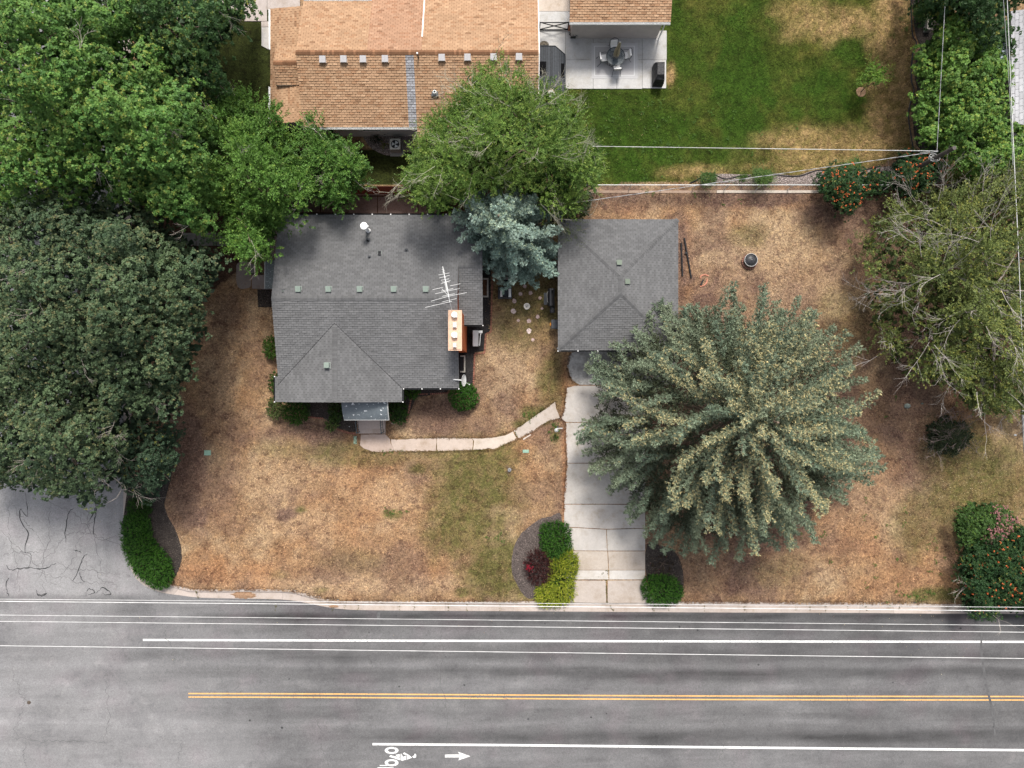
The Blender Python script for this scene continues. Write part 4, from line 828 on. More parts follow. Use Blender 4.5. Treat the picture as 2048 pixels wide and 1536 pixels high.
# heat pump beside the chimney
x, y, _ = P(953, 676, .5); hp_ = thing('air_conditioner', (x, y, 0), 'white slatted outdoor cooling unit with a side pipe, in the black bed by the chimney', 'air conditioner')
cx0, cx1, cy0, cy1 = P(945.5, 0, .75)[0], P(956, 0, .75)[0], P(0, 692, .75)[1], P(0, 660.5, .75)[1]
mb = MB(); mb.box(cx0, cx1, cy0, cy1, .12, .72); mb.build('cabinet', WHITE, hp_)
for i in range(4): xx = cx0 + .04 + i * .085; mb = MB(); mb.box(xx, xx + .05, cy0 + .03, cy1 - .03, .721, .75); mb.build('slat', WHITE, hp_)
mb = MB(); mb.tube([P(963, 663, .55), P(961, 670, .55), P(959, 692, .55)], .03, 5); mb.box(*sorted((P(957, 0, .6)[0], P(965, 0, .6)[0])), *sorted((P(0, 661, .6)[1], P(0, 666, .6)[1])), .5, .6); mb.build('side_pipe', WHITE, hp_)
for yy in (cy0 + .1, cy1 - .15): mb = MB(); mb.box(cx0 - .02, cx1 + .02, yy, yy + .06, 0, .119); mb.build('foot', GALV, hp_)
# round condenser of the neighbour
x, y, _ = P(790, 288, .75); ac = thing('air_conditioner', (x, y, 0), 'square grey condenser with round fan grille on the gravel by the tan-roofed house', 'air conditioner')
mb = MB(); mb.box(x - .34, x + .34, y - .34, y + .34, .08, .70); mb.build('cabinet', mat('beige_metal', (.30, .29, .27), noise=((5, .1),)), ac)
mb = MB(); n = 24; o_ = [(x + .34 * max(-1, min(1, 1.35 * math.cos(2 * math.pi * i / n))), y + .34 * max(-1, min(1, 1.35 * math.sin(2 * math.pi * i / n))), .745) for i in range(n)]; i_ = [(x + .27 * math.cos(2 * math.pi * i / n), y + .27 * math.sin(2 * math.pi * i / n), .745) for i in range(n)]
low = [(a, b, .701) for a, b, _ in o_]; lo2 = [(a, b, .701) for a, b, _ in i_]
mb.add(o_ + i_ + low + lo2, [(i, (i + 1) % n, n + (i + 1) % n, n + i) for i in range(n)] + [(2 * n + i, 2 * n + (i + 1) % n, (i + 1) % n, i) for i in range(n)] + [(n + i, n + (i + 1) % n, 3 * n + (i + 1) % n, 3 * n + i) for i in range(n)]); mb.build('top_ring', mat('pale_beige_metal', (.52, .50, .46)), ac)
mb = MB(); mb.cyl(x, y, .7005, .703, .27, .27, 24); mb.build('grille', BLACK, ac)
for k in range(3): a = k * 2.1 + .4; mb = MB(); mb.add([(x, y, .716), (x + .24 * math.cos(a), y + .24 * math.sin(a), .712), (x + .24 * math.cos(a + 1.1), y + .24 * math.sin(a + 1.1), .73)], [(0, 1, 2)]); mb.build('fan_blade', GALV, ac)
mb = MB(); mb.box(x - .42, x + .42, y - .55, y + .40, 0, .079); mb.build('pad', mat('pad_concrete', (.25, .24, .23)), ac)

# ---- chain link fence on a low concrete curb, wooden fence behind the trees
fy = P(0, 380)[1]; fn = thing('chain_link_fence', (12, fy, 0), 'low chain link fence between the green lawn and the dry back yard', 'fence')
fx0, fx1 = P(1130, 0)[0], P(1892, 0)[0]; FH = 1.12
for i in range(13): xx = fx0 + (fx1 - fx0) * i / 12; mb = MB(); mb.cyl(xx, fy, 0, FH + .04, .028, .028, 8); mb.build('post', GALV, fn)
mb = MB(); mb.tube([(fx0, fy, FH), (fx1, fy, FH)], .024, 6); mb.build('top_rail', mat('bright_rail', (.72, .74, .74), rough=.5), fn)
mb = MB()
W_ = .075; n = int((fx1 - fx0) / W_)
for i in range(n):
    for sg in (1, -1):
        xx = fx0 + i * W_; a = (xx if sg > 0 else xx + W_ * 8, fy, .06); b = (xx + W_ * 8 if sg > 0 else xx, fy, FH - .03)
        if max(a[0], b[0]) > fx1: continue
        mb.add([(a[0] - .0035, fy + .003 * sg, a[2]), (a[0] + .0035, fy + .003 * sg, a[2]), (b[0] + .0035, fy + .003 * sg, b[2]), (b[0] - .0035, fy + .003 * sg, b[2])], [(0, 1, 2, 3)])
mb.build('wire_mesh', GALV, fn, kind='stuff')
for i, (a, b) in enumerate(((1176, 1290), (1291, 1432), (1433, 1637), (1640, 1720), (1835, 1890))):
    mb = MB(); xa, ya = P(a, 383)[:2]; xb, yb = P(b, 378)[:2]; mb.box(xa, xb, fy - .20, fy - .03, -.1, .05 if i > 1 else .03, c=(.52, .46, .40) if i > 1 else (.36, .26, .20)); mb.build('concrete_curb', CM, fn)
wfn = thing('wooden_fence', (P(640, 380)[0], P(640, 388)[1], 0), 'red-brown wooden board fence partly hidden behind the green trees', 'fence')
wy = P(0, 389)[1]; xx = P(470, 0)[0]; k = 0
while xx < P(900, 0)[0]:
    mb = MB(); mb.box(xx, xx + .135, wy, wy + .02, .05, 1.83 + random.uniform(-.02, .02)); mb.build('board', WOODR, wfn); xx += .145; k += 1
for z in (.4, 1.5): mb = MB(); mb.box(P(470, 0)[0], xx, wy + .021, wy + .07, z, z + .09); mb.build('rail', WOODR, wfn)
slab(path, [(500, 385), (880, 387), (880, 391), (500, 390.5)], (.27, .22, .19), z1=.08)

# ---- patio, deck, gate, furniture
patio = thing('patio', (0, 0, 0), None, None); patio['kind'] = 'structure'
PG = (.44, .435, .43)
for a, b, c, d, k in ((1131, 1186, 62, 120, .98), (1131, 1186, 120.6, 178, 1.06), (1186.6, 1233, 62, 120, .95), (1186.6, 1233, 120.6, 178, 1.08), (1233.6, 1284, 62, 120, .97), (1233.6, 1284, 120.6, 178, 1.04), (1284.6, 1333, 62, 120, 1.0), (1284.6, 1332, 120.6, 177, 1.08), (1077, 1130.4, 62, 112, 1.05), (1077, 1139, -40, 23, 1.0), (1077, 1139, 23.8, 61.4, 1.1)):
    slab(patio, [(a, c), (b, c), (b, d), (a, d)], tuple(v * k for v in (PG if a != 1077 or c > 0 else (.50, .43, .37))), z1=.05)
for a, b, c, d in ((440, 489, -30, 20), (489.6, 534.3, -30, 42.7), (535, 600, -30, 20), (523, 540, 43.5, 54)): slab(patio, [(a, c), (b, c), (b, d), (a, d)], (.42, .37, .345), z1=.04)
slab(patio, [(523.5, 55), (541, 55), (541, 101), (523.5, 92)], (.47, .45, .43), z1=.05)
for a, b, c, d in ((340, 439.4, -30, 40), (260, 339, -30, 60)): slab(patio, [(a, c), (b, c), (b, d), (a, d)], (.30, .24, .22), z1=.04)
rug = thing('outdoor_rug', (P(1229, 121)[0], P(1229, 121)[1], .05), 'pale grey outdoor rug with a white border line under the round table', 'rug')
def flat(a, b, c, d, z, h, m, name, par):
    x0, y1, _ = P(a, c, z); x1, y0, _ = P(b, d, z); mb = MB(); mb.box(x0, x1, y0, y1, z, z + h); return mb.build(name, m, par)
flat(1183, 1275, 86.5, 157, .052, .008, mat('rug_pale', (.47, .465, .47), noise=((14, .05),)), 'rug_border', rug); flat(1188, 1269.5, 91.5, 151.5, .0605, .004, mat('rug_white', (.62, .62, .62)), 'rug_line', rug); flat(1189.8, 1267.7, 93.3, 149.7, .065, .003, mat('rug_grey', (.43, .42, .425), noise=((14, .06),)), 'rug_field', rug)
tx, ty, _ = P(1231.4, 112.3, .74); tb = thing('patio_table', (tx, ty, .07), 'round dark slatted patio table on the pale rug', 'table')
mb = MB(); n = 32; ro, ri = .60, .55
mb.add([(tx + r * math.cos(2 * math.pi * i / n), ty + r * math.sin(2 * math.pi * i / n), z) for r, z in ((ro, .74), (ri, .74), (ro, .70), (ri, .70)) for i in range(n)], [(i, (i + 1) % n, n + (i + 1) % n, n + i) for i in range(n)] + [(2 * n + i, 2 * n + (i + 1) % n, (i + 1) % n, i) for i in range(n)] + [(n + i, n + (i + 1) % n, 3 * n + (i + 1) % n, 3 * n + i) for i in range(n)]); mb.build('rim', METALD, tb)
for i in range(-8, 9):
    o_ = i * .064; hl = math.sqrt(max(.01, .56 ** 2 - o_ ** 2)); ca, sa = math.cos(R(58)), math.sin(R(58)); mb = MB()
    cx, cy = tx - sa * o_, ty + ca * o_; pts = [(cx + ca * s1 * hl - sa * s2 * .022, cy + sa * s1 * hl + ca * s2 * .022) for s1, s2 in ((-1, -1), (1, -1), (1, 1), (-1, 1))]; mb.prism(pts, .715, .735); mb.build('slat', mat('slate_blue_slat', (.085, .105, .12), rough=.5) if i == -8 else bpy.data.materials['slate_blue_slat'], tb)
for k in range(4): a = R(45 + 90 * k); mb = MB(); mb.tube([(tx + .2 * math.cos(a), ty + .2 * math.sin(a), .70), (tx + .42 * math.cos(a), ty + .42 * math.sin(a), .07)], .022, 6); mb.build('leg', METALD, tb)
um = thing('patio_umbrella', (tx, ty, .07), 'closed beige fringed parasol rising from the middle of the patio table', 'umbrella')
mb = MB(); mb.tube([(tx, ty, .07), (tx, ty, 2.5)], .02, 8); mb.build('pole', LGREY, um); mb = MB(); mb.lathe(tx, ty, [(.25, .07), (.25, .12), (.06, .16), (.03, .25)], 20); mb.build('base', METALD, um)
mb = MB(); n = 28
for (r0, z0), (r1, z1) in zip([(.13, .95), (.14, 1.25), (.10, 1.7), (.075, 2.1), (.05, 2.42)], [(.14, 1.25), (.10, 1.7), (.075, 2.1), (.05, 2.42), (.02, 2.5)]):
    f = lambda r, i, z: (tx + r * (1 + .4 * math.cos(i * math.pi)) * math.cos(2 * math.pi * i / n), ty + r * (1 + .4 * math.cos(i * math.pi)) * math.sin(2 * math.pi * i / n), z)
    mb.add([f(r0, i, z0) for i in range(n)] + [f(r1, i, z1) for i in range(n)], [(i, (i + 1) % n, n + (i + 1) % n, n + i) for i in range(n)])
mb.build('folded_canopy', BEIGE, um); mb = MB()
for i in range(26): a = i * .2417 * 2; r = .15; mb.tube([(tx + r * math.cos(a), ty + r * math.sin(a), 1.0), (tx + (r + .05) * math.cos(a), ty + (r + .05) * math.sin(a), .80 + random.uniform(0, .05))], .012, 3)
mb.build('fringe', BEIGE, um); mb = MB(); mb.cyl(tx, ty, 2.5, 2.58, .03, .015, 8); mb.build('finial', WHITE, um)
def chair(x, y, rz, label):
    t = thing('patio_chair', (x, y, .05), label, 'chair', 'patio chairs round the table'); OFF[t.name] = (0, 0, 0); t.rotation_euler = (0, 0, rz)
    mb = MB(); mb.box(-.23, .23, -.22, .22, .39, .43); mb.build('seat_frame', METALD, t)
    mb = MB(); mb.prism([(-.21, -.20), (.21, -.20), (.21, .18), (-.21, .18)], .431, .50); mb.build('seat_cushion', CLOTHW, t)
    mb = MB(); mb.add([(-.22, -.23, .50), (.22, -.23, .50), (.22, -.32, .86), (-.22, -.32, .86), (-.22, -.16, .50), (.22, -.16, .50), (.22, -.24, .86), (-.22, -.24, .86)], [(0, 1, 2, 3), (7, 6, 5, 4), (3, 2, 6, 7), (0, 4, 5, 1), (1, 5, 6, 2), (0, 3, 7, 4)]); mb.build('back_cushion', CLOTHW, t)
    mb = MB(); mb.tube([(-.25, -.24, .42), (-.26, -.32, .85), (-.16, -.36, .96), (0, -.38, 1.0), (.16, -.36, .96), (.26, -.32, .85), (.25, -.24, .42)], .018, 6); mb.build('back_frame', METALD, t)
    for s in (-1, 1):
        mb = MB(); mb.tube([(s * .26, -.26, .66), (s * .30, .05, .66), (s * .27, .22, .60), (s * .24, .22, .42)], .015, 5); mb.build('armrest', METALD, t)
        mb = MB(); mb.tube([(s * .23, .20, .40), (s * .26, .25, 0)], .016, 5); mb.build('leg', METALD, t)
        mb = MB(); mb.tube([(s * .23, -.20, .40), (s * .25, -.30, .2), (s * .27, -.42, 0)], .016, 5); mb.build('leg', METALD, t)
    return t
for px, py, rz, lb in ((1228.5, 94.5, R(188), 'cushioned dark patio chair on the north side of the round table'), (1208.5, 115, R(-82), 'cushioned dark patio chair on the west side of the round table'), (1251, 110, R(98), 'cushioned dark patio chair on the east side of the round table'), (1234, 132.5, R(3), 'cushioned dark patio chair on the south side of the round table')):
    x, y, _ = P(px, py, .6); chair(x, y, rz, lb)
x, y, _ = P(1319.5, 143, .9); gr_ = thing('covered_grill', (x, y, .05), 'grill under a black cover at the east edge of the patio', 'grill')
mb = MB(); prof = [(-.32, -.62, .05), (.30, -.66, .05), (.32, .66, .05), (-.30, .66, .05)]; lv = [[(-.32, -.60), (.32, -.64), (.33, .66), (-.31, .66)], [(-.34, -.58), (.33, -.62), (.33, .64), (-.32, .64)], [(-.28, -.50), (.30, -.55), (.31, .60), (-.26, .58)], [(-.20, -.30), (.22, -.30), (.24, .40), (-.18, .42)]]; zz = [.05, .55, .92, 1.15]
vs = [(x + a, y + b, z) for L_, z in zip(lv, zz) for a, b in L_]; mb.add(vs, [(k * 4 + i, k * 4 + (i + 1) % 4, k * 4 + 4 + (i + 1) % 4, k * 4 + 4 + i) for k in range(3) for i in range(4)] + [(12, 13, 14, 15)]); co = mb.build('cover', mat('black_vinyl_cover', (.022, .022, .025), rough=.55, noise=((5, .25),), bump=(5, 1, .08)), gr_)
mb = MB(); mb.box(x - .36, x - .345, y - .2, y + .2, .5, .54); mb.build('strap', DGREY, gr_)
x, y, _ = P(1147, 68, .3); pot = thing('potted_plant', (x, y, .05), 'grey-leaved plant in a dark square pot by the black gate', 'potted plant')
mb = MB(); mb.prism([(x - .16, y - .16), (x + .16, y - .16), (x + .16, y + .16), (x - .16, y + .16)], .05, .33); mb.build('pot', BLACK, pot); POTXY = (x, y)
gt = thing('metal_gate', (P(1107, 61)[0], P(1107, 61)[1], 0), 'black gate with an X brace between the tan-roofed house and its garage', 'gate')
gxa, gxb, gyy = P(1078, 0)[0], P(1136, 0)[0], P(0, 61.5)[1]
for i, (a, b) in enumerate((((gxa, 1.0), (gxb, 1.0)), ((gxa, .12), (gxb, .12)), ((gxa + .03, .12), (gxa + .03, 1.0)), ((gxb - .03, .12), (gxb - .03, 1.0)), ((gxa, .12), (gxb, 1.0)), ((gxa, 1.0), (gxb, .12)))):
    mb = MB(); mb.tube([(a[0], gyy + .004 * i, a[1]), (b[0], gyy + .004 * i, b[1])], .035, 4); mb.build('brace' if i > 3 else 'rail', BLACK, gt)
mb = MB(); mb.box(gxb, gxb + .09, gyy - .045, gyy + .045, 0, 1.1); mb.build('post', TERRA, gt)
dk = thing('wooden_deck', (P(1104, 135)[0], P(1104, 135)[1], 0), 'dark grey boarded deck with a cut corner beside the tan-roofed house', 'deck')
zd = .42; dpoly = [P(1078, 92, zd)[:2], P(1110.5, 92, zd)[:2], P(1130.5, 109, zd)[:2], P(1130.5, 230, zd)[:2], P(1078, 230, zd)[:2]]
xx = dpoly[0][0]; i = 0
while xx < dpoly[2][0] - .02:
    x1 = min(xx + .145, dpoly[2][0]); cut = lambda q: dpoly[0][1] if q < dpoly[1][0] else dpoly[0][1] - (q - dpoly[1][0]) * (dpoly[0][1] - dpoly[2][1]) / (dpoly[2][0] - dpoly[1][0])
    k = random.uniform(.75, 1.2); mb = MB(); mb.prism([(xx, dpoly[3][1]), (x1 - .024, dpoly[3][1]), (x1 - .024, cut(x1 - .024)), (xx, cut(xx))], zd - .035, zd, c=(.044 * k, .049 * k, .057 * k)); mb.build('board', DECKM, dk); xx += .145
mb = MB(); mb.prism([(a + (-.03 if 0 else 0), b) for a, b in [(p[0], p[1]) for p in dpoly]], .03, zd - .04, c=(.03, .032, .036)); mb.build('skirt', DECKM, dk)
mb = MB(); rim_ = [(p[0], p[1], zd + .01) for p in dpoly[:4]]; mb.tube(rim_, .03, 4); mb.build('rim_board', DGREY, dk)
MATB = mat('black_coir_mat', (.007, .007, .008), rough=.95, spec=.05)
flat(1078.5, 1092.5, 123, 151, zd + .012, .012, MATB, 'door_mat', None); tag(bpy.data.objects['door_mat'], 'black rectangular mat on the deck against the house', 'mat')
o_ = flat(1122, 1128.5, 127, 154.5, zd + .012, .012, MATB, 'door_mat', None); tag(o_, 'narrow black mat along the outer edge of the deck', 'mat')
x, y, _ = P(1088, 88, .06); mb = MB(); n = 16; hm = [(x + r * math.cos(math.pi * i / n), y - .05 + r * math.sin(math.pi * i / n), .06 + .012 * k) for k in (0, 1) for r in (.32,) for i in range(n + 1)]
mb.prism([(x + .32 * math.cos(math.pi * i / n), y - .1 + .30 * math.sin(math.pi * i / n)) for i in range(n + 1)], .055, .068); hmo = mb.build('half_round_mat', mat('rubber_mat', (.03, .028, .026))); tag(hmo, 'half round black patterned mat at the foot of the deck', 'mat')
mb = MB()
for r in (.10, .18, .26): mb.tube([(x + r * math.cos(math.pi * i / 12), y - .08 + r * .94 * math.sin(math.pi * i / 12), .072) for i in range(13)], .010, 4)
for i in range(1, 8): a = math.pi * i / 8; mb.tube([(x + .06 * math.cos(a), y - .08 + .06 * math.sin(a), .073), (x + .26 * math.cos(a), y - .08 + .25 * math.sin(a), .073)], .008, 4)
m_ = mb.build('mat_pattern', mat('mat_relief', (.32, .27, .20)), hmo)
# wooden planter box that shows through the willow
x, y, z = P(1102, 187, 1.2); pb = thing('planter_box', (x, y, zd), 'square wooden box with pale stones half hidden by the willow beside the deck', 'planter')
mb = MB(); 
mb.box(x - .28, x + .28, y - .28, y + .28, zd, 1.10, rz=R(35)); mb.build('box', mat('tan_wood', (.30, .17, .09), noise=((9, .2),)), pb); mb = MB(); mb.box(x - .23, x + .23, y - .23, y + .23, 1.101, 1.15, rz=R(35)); mb.build('stones', mat('pale_stones', (.38, .38, .34), noise=((22, .5),)), pb)

# ---- side yard of the grey house
x, y, _ = P(1010, 577, .5); mw = thing('riding_mower', (x, y, 0), 'riding mower with black seat between pale fenders, nose under the small blue spruce', 'mower')
def bx(name, a, b, c, d, z0, z1, m, par=None):
    mb = MB(); xa, yb = P(a, c, z1)[:2]; xb, ya = P(b, d, z1)[:2]; w = .04
    mb.add([(xa, ya, z0), (xb, ya, z0), (xb, yb, z0), (xa, yb, z0)] + [(xa, ya, z1 - w), (xb, ya, z1 - w), (xb, yb, z1 - w), (xa, yb, z1 - w)] + [(xa + w, ya + w, z1), (xb - w, ya + w, z1), (xb - w, yb - w, z1), (xa + w, yb - w, z1)],
           [(3, 2, 1, 0)] + [(i, (i + 1) % 4, 4 + (i + 1) % 4, 4 + i) for i in range(4)] + [(4 + i, 4 + (i + 1) % 4, 8 + (i + 1) % 4, 8 + i) for i in range(4)] + [(8, 9, 10, 11)]); return mb.build(name, m, par)
bx('fender', 1000.5, 1005, 578, 593, .5, .66, WHITE, mw); bx('fender', 1016.5, 1022, 577, 593.5, .5, .66, WHITE, mw); bx('body', 996, 1023.5, 573.5, 597, .25, .50, DGREY, mw); bx('seat', 1005.5, 1016, 577, 593, .5, .78, mat('navy_black_seat', (.018, .022, .032), rough=.5), mw)
bx('seat_back', 1005.5, 1016, 592, 595.5, .6, 1.05, BLACK, mw); bx('footwell', 1008, 1019, 559, 574, .2, .32, BLACK, mw); bx('hood', 1006.5, 1021, 539, 557, .3, .85, mat('grey_pink_hood', (.20, .17, .16), rough=.45), mw); bx('mowing_deck', 996, 1007, 543, 556, .1, .3, DGREY, mw)
xs_, ys_, _ = P(1013, 565, .95); mb = MB(); mb.tube([(xs_ + .17 * math.cos(t), ys_ + .15 * math.sin(t), .95) for t in np.arange(0, 6.4, .4)], .015, 5); mb.tube([(xs_, ys_, .3), (xs_, ys_, .94)], .02, 5); mb.build('steering_wheel', BLACK, mw)
for a, b in ((999, 590), (1022, 590), (1004, 545), (1022.5, 545)):
    xw_, yw_, _ = P(a, b, .3); mb = MB(); rr = .24 if b > 570 else .17
    n = 14; mb.add([(xw_ + s * .07, yw_ + rr * math.cos(2 * math.pi * i / n), rr + rr * math.sin(2 * math.pi * i / n)) for s in (-1, 1) for i in range(n)], [(i, (i + 1) % n, n + (i + 1) % n, n + i) for i in range(n)] + [tuple(range(n)), tuple(range(2 * n - 1, n - 1, -1))]); mb.build('wheel', BLACK, mw)
x, y, _ = P(1053.8, 612.5, .7); bb = thing('bird_bath', (x, y, 0), 'small round white bird bath standing among worn grass between the house and garage', 'bird bath')
mb = MB(); mb.lathe(x, y, [(.15, 0), (.14, .05), (.07, .09), (.05, .4), (.07, .6), (.15, .67), (.195, .72), (.20, .74), (.165, .735), (.10, .69), (.0, .68)], 24); mb.build('basin', mat('weathered_white_stone', (.60, .57, .52), noise=((12, .15),)), bb); mb = MB(); mb.lathe(x, y, [(.06, .69), (.075, .73), (.03, .78), (0, .79)], 12); mb.build('ornament', mat('grey_stone', (.35, .34, .33)), bb)
for i, (a, b, r, lab) in enumerate(((1049.5, 572.5, 4, 'topmost pinkish stepping stone in the side yard, below the spruce'), (1041, 588, 4.2, 'pinkish stepping stone up and left of the bird bath'), (1061, 586, 4.2, 'pinkish stepping stone up and right of the bird bath'), (1028.5, 602, 4.8, 'pale stepping stone left of the bird bath beside the mower'), (1027, 622.5, 5.4, 'large pale stepping stone below left of the bird bath'), (1075.5, 633.5, 4.2, 'pale stepping stone below right of the bird bath'), (1036.5, 641, 3.4, 'small faded stepping stone below left of the bird bath'), (1057.5, 642, 4.8, 'pinkish stepping stone straight below the bird bath'), (1058, 662, 5.4, 'brightest stepping stone, farthest below the bird bath'), (1065.5, 680, 3.6, 'lowest small stepping stone in the dry grass of the side yard'), (1080, 596, 3.4, 'faint stepping stone beside the barrel grill'), (1084, 617, 3.0, 'faint stepping stone right of the bird bath'))):
    x, y, _ = P(a, b); mb = MB(); n = 13; rr = r * H / F; mb.prism([(x + rr * random.uniform(.75, 1.1) * math.cos(2 * math.pi * k / n), y + rr * random.uniform(.75, 1.1) * math.sin(2 * math.pi * k / n)) for k in range(n)], -.03, .022)
    tag(mb.build('stepping_stone', mat('pink_stone_%d' % (i % 3), (.50, .37, .35) if i not in (8, 4) else (.60, .49, .47), noise=((9, .15), (25, .2)))), lab, 'stepping stone', 'round stepping stones in the side yard')
x, y, _ = P(1103, 598, .8); sm = thing('barrel_grill', (x, y, 0), 'black barrel grill with a side firebox against the west wall of the garage', 'grill')
def hcyl(mb, x, y0, y1, z, r, n=16, cut=0):
    mb.add([(x + r * math.cos(2 * math.pi * i / n), yy, z + r * math.sin(2 * math.pi * i / n)) for yy in (y0, y1) for i in range(n)], [(i, (i + 1) % n, n + (i + 1) % n, n + i) for i in range(n)] + [tuple(range(n)), tuple(range(2 * n - 1, n - 1, -1))])
ya, yb, yc = P(0, 577, .9)[1], P(0, 612, .9)[1], P(0, 625.5, .7)[1]; xg = P(1102.5, 0, .9)[0]
mb = MB(); hcyl(mb, xg, yb, ya, .85, .22); mb.build('barrel', mat('glossy_black', (.012, .012, .014), rough=.28, spec=.6), sm); mb = MB(); hcyl(mb, xg + .08, yc, yb - .02, .68, .17); mb.build('firebox', BLACK, sm)
mb = MB(); mb.box(xg - .46, xg - .24, yb + .1, ya - .25, .70, .73); mb.build('shelf', DGREY, sm); mb = MB(); mb.tube([(xg - .2, yb + .2, 1.0), (xg - .27, yb + .3, 1.02), (xg - .27, ya - .3, 1.02), (xg - .2, ya - .2, 1.0)], .012, 5); mb.build('handle', LGREY, sm)
mb = MB(); mb.tube([(xg + .05, ya - .12, 1.0), (xg + .05, ya - .12, 1.45)], .05, 8); mb.build('smokestack', BLACK, sm)
for a in (-.16, .16):
    for b in (ya - .15, yb + .15): mb = MB(); mb.tube([(xg + a * .8, b, .7), (xg + a * 1.3, b, 0)], .02, 5); mb.build('leg', BLACK, sm)
x, y, _ = P(1108.5, 648, .9); sg = thing('side_table', (x, y, 0), 'dark grey topped cart with an orange object, partly under the garage eave', 'cart')
bx('top', 1102.5, 1116, 639, 657.5, .80, .88, mat('charcoal_top', (.07, .075, .085)), sg); bx('orange_box', 1100, 1102.2, 645.5, 651.5, .55, .75, mat('orange_plastic', (.70, .28, .04)), sg)
for a in (1104, 1114.5):
    for b in (641, 655.5): xx, yy, _ = P(a, b, .85); mb = MB(); mb.tube([(xx, yy, 0), (xx, yy, .8)], .025, 5); mb.build('leg', BLACK, sg)
# sprinkler valve lids and small things in the front lawn
for a, b, w, h, lab in ((415.3, 905.5, 6.7, 5, 'pale green valve box lid in the brown soil beside the big dark tree'), (1051.5, 902.5, 6, 3.2, 'pale green valve box lid in dry grass below the garden path'), (710.5, 880, 3.2, 8, 'narrow worn green valve lid beside the foot of the front steps')):
    x, y, _ = P(a, b); mb = MB(); s = H / F; mb.box(x - w * s, x + w * s, y - h * s, y + h * s, -.08, .03); mb.box(x - w * s * .86, x + w * s * .86, y - h * s * .8, y + h * s * .8, .0301, .04); tag(mb.build('valve_box_lid', VALVE if a != 710.5 else mat('worn_green', (.20, .27, .20), noise=((10, .6),))), lab, 'valve box')
x, y, _ = P(1019, 940, .12); st = thing('stump_pipe', (x, y, 0), 'short grey pipe head with ragged dead weeds in the front lawn', 'pipe')
mb = MB(); mb.lathe(x, y, [(.13, 0), (.12, .16), (.08, .20), (.05, .20), (.05, .1), (0, .1)], 14); mb.build('pipe_head', mat('lead_grey', (.26, .26, .27), rough=.5, noise=((15, .3),)), st); mb = MB()
for k in range(26): a = random.uniform(0, 6.28); l = random.uniform(.15, .45); mb.tube([(x, y + .0, .06), (x + l * .5 * math.cos(a), y + l * .5 * math.sin(a), .10), (x + l * math.cos(a), y + l * math.sin(a), .03)], .009, 3)
mb.build('dead_stalks', DTWIG, st, kind='stuff')
x, y, _ = P(1111.5, 859, .3); lp = thing('yard_spigot', (x, y, 0), 'grey metal yard lantern lying tilted where the path meets the driveway', 'lantern')
mb = MB(); mb.tube([(x, y, .02), (x, y, .75)], .03, 8); mb.build('post', GALV, lp); xx, yy, _ = P(1111, 860, .85); mb = MB(); mb.lathe(x, y, [(.05, .74), (.12, .78), (.13, .95), (.05, 1.02), (0, 1.04)], 8); mb.build('lamp_head', GALV, lp); mb = MB(); mb.tube([(x + .05, y + .1, .9), (x + .40, y + .12, .92)], .035, 6); mb.build('arm', LGREY, lp); mb = MB(); mb.tube([(x + .08, y + .24, .8), (x + .1, y - .02, .86)], .045, 6); mb.build('bracket', DGREY, lp)
x, y, _ = P(1502, 520, .35); fp = thing('fire_pit', (x, y, 0), 'round black fire pit with domed lid inside a ring of bricks, back yard', 'fire pit')
mb = MB(); mb.lathe(x, y, [(.30, .0), (.36, .15), (.40, .30), (.41, .36), (.38, .36), (.37, .33), (.33, .36), (.22, .43), (.08, .47), (0, .475)], 32); mb.build('bowl_and_screen', mat('dark_mesh_metal', (.035, .036, .04), rough=.45, noise=((6, .4),)), fp, smooth=True)
mb = MB(); mb.tube([(x + .41 * math.cos(t), y + .41 * math.sin(t), .37) for t in np.linspace(0, 6.283, 32)], .016, 5); mb.build('rim', LGREY, fp); mb = MB(); mb.tube([(x - .05, y, .47), (x, y, .53), (x + .05, y, .47)], .012, 5); mb.build('handle', GALV, fp)
for k in range(22):
    a = 2 * math.pi * k / 22; mb = MB(); mb.box(x + .45 * math.cos(a) - .05, x + .45 * math.cos(a) + .05, y - .06 + .45 * math.sin(a) - .05, y - .06 + .45 * math.sin(a) + .05, 0, .12, rz=a); mb.build('brick', mat('pinkish_brick', (.24, .12, .09), noise=((12, .3),)) if k == 0 else bpy.data.materials['pinkish_brick'], fp)
for pts, lab in ((((1362.5, 486), (1364.8, 552)), 'shorter black pipe lying along the east side of the garage'), (((1368.5, 476), (1382.5, 556)), 'longer slanting black pipe lying farther from the garage wall')):
    mb = MB(); mb.tube([P(*p, .06) for p in pts], .055, 8); o_ = mb.build('black_pipe', BLACK); tag(o_, lab, 'pipe', 'black pipes beside the garage')
mb = MB(); xx, yy, _ = P(1371.5, 506, .1); mb.box(xx - .06, xx + .06, yy - .05, yy + .05, .08, .15); mb.build('fitting', BLACK, bpy.data.objects['black_pipe.001'])
x, y, _ = P(1408, 562); tl = thing('garden_tool', (x, y, 0), 'broken salmon red plastic ring with a dark rod, at the tip of the big spruce', 'toy')
mb = MB(); mb.tube([P(a, b, .03) for a, b in open_spline([(1417, 552), (1410, 549.5), (1402, 552), (1401, 557)], 4)], .045, 5); mb.tube([P(a, b, .03) for a, b in open_spline([(1414, 557), (1413, 565), (1407, 571), (1400, 573)], 4)], .045, 5); mb.build('ring', TERRA, tl); mb = MB(); mb.tube([P(1402, 570, .08), P(1407, 559, .08)], .05, 6); mb.build('rod', BLACK, tl)
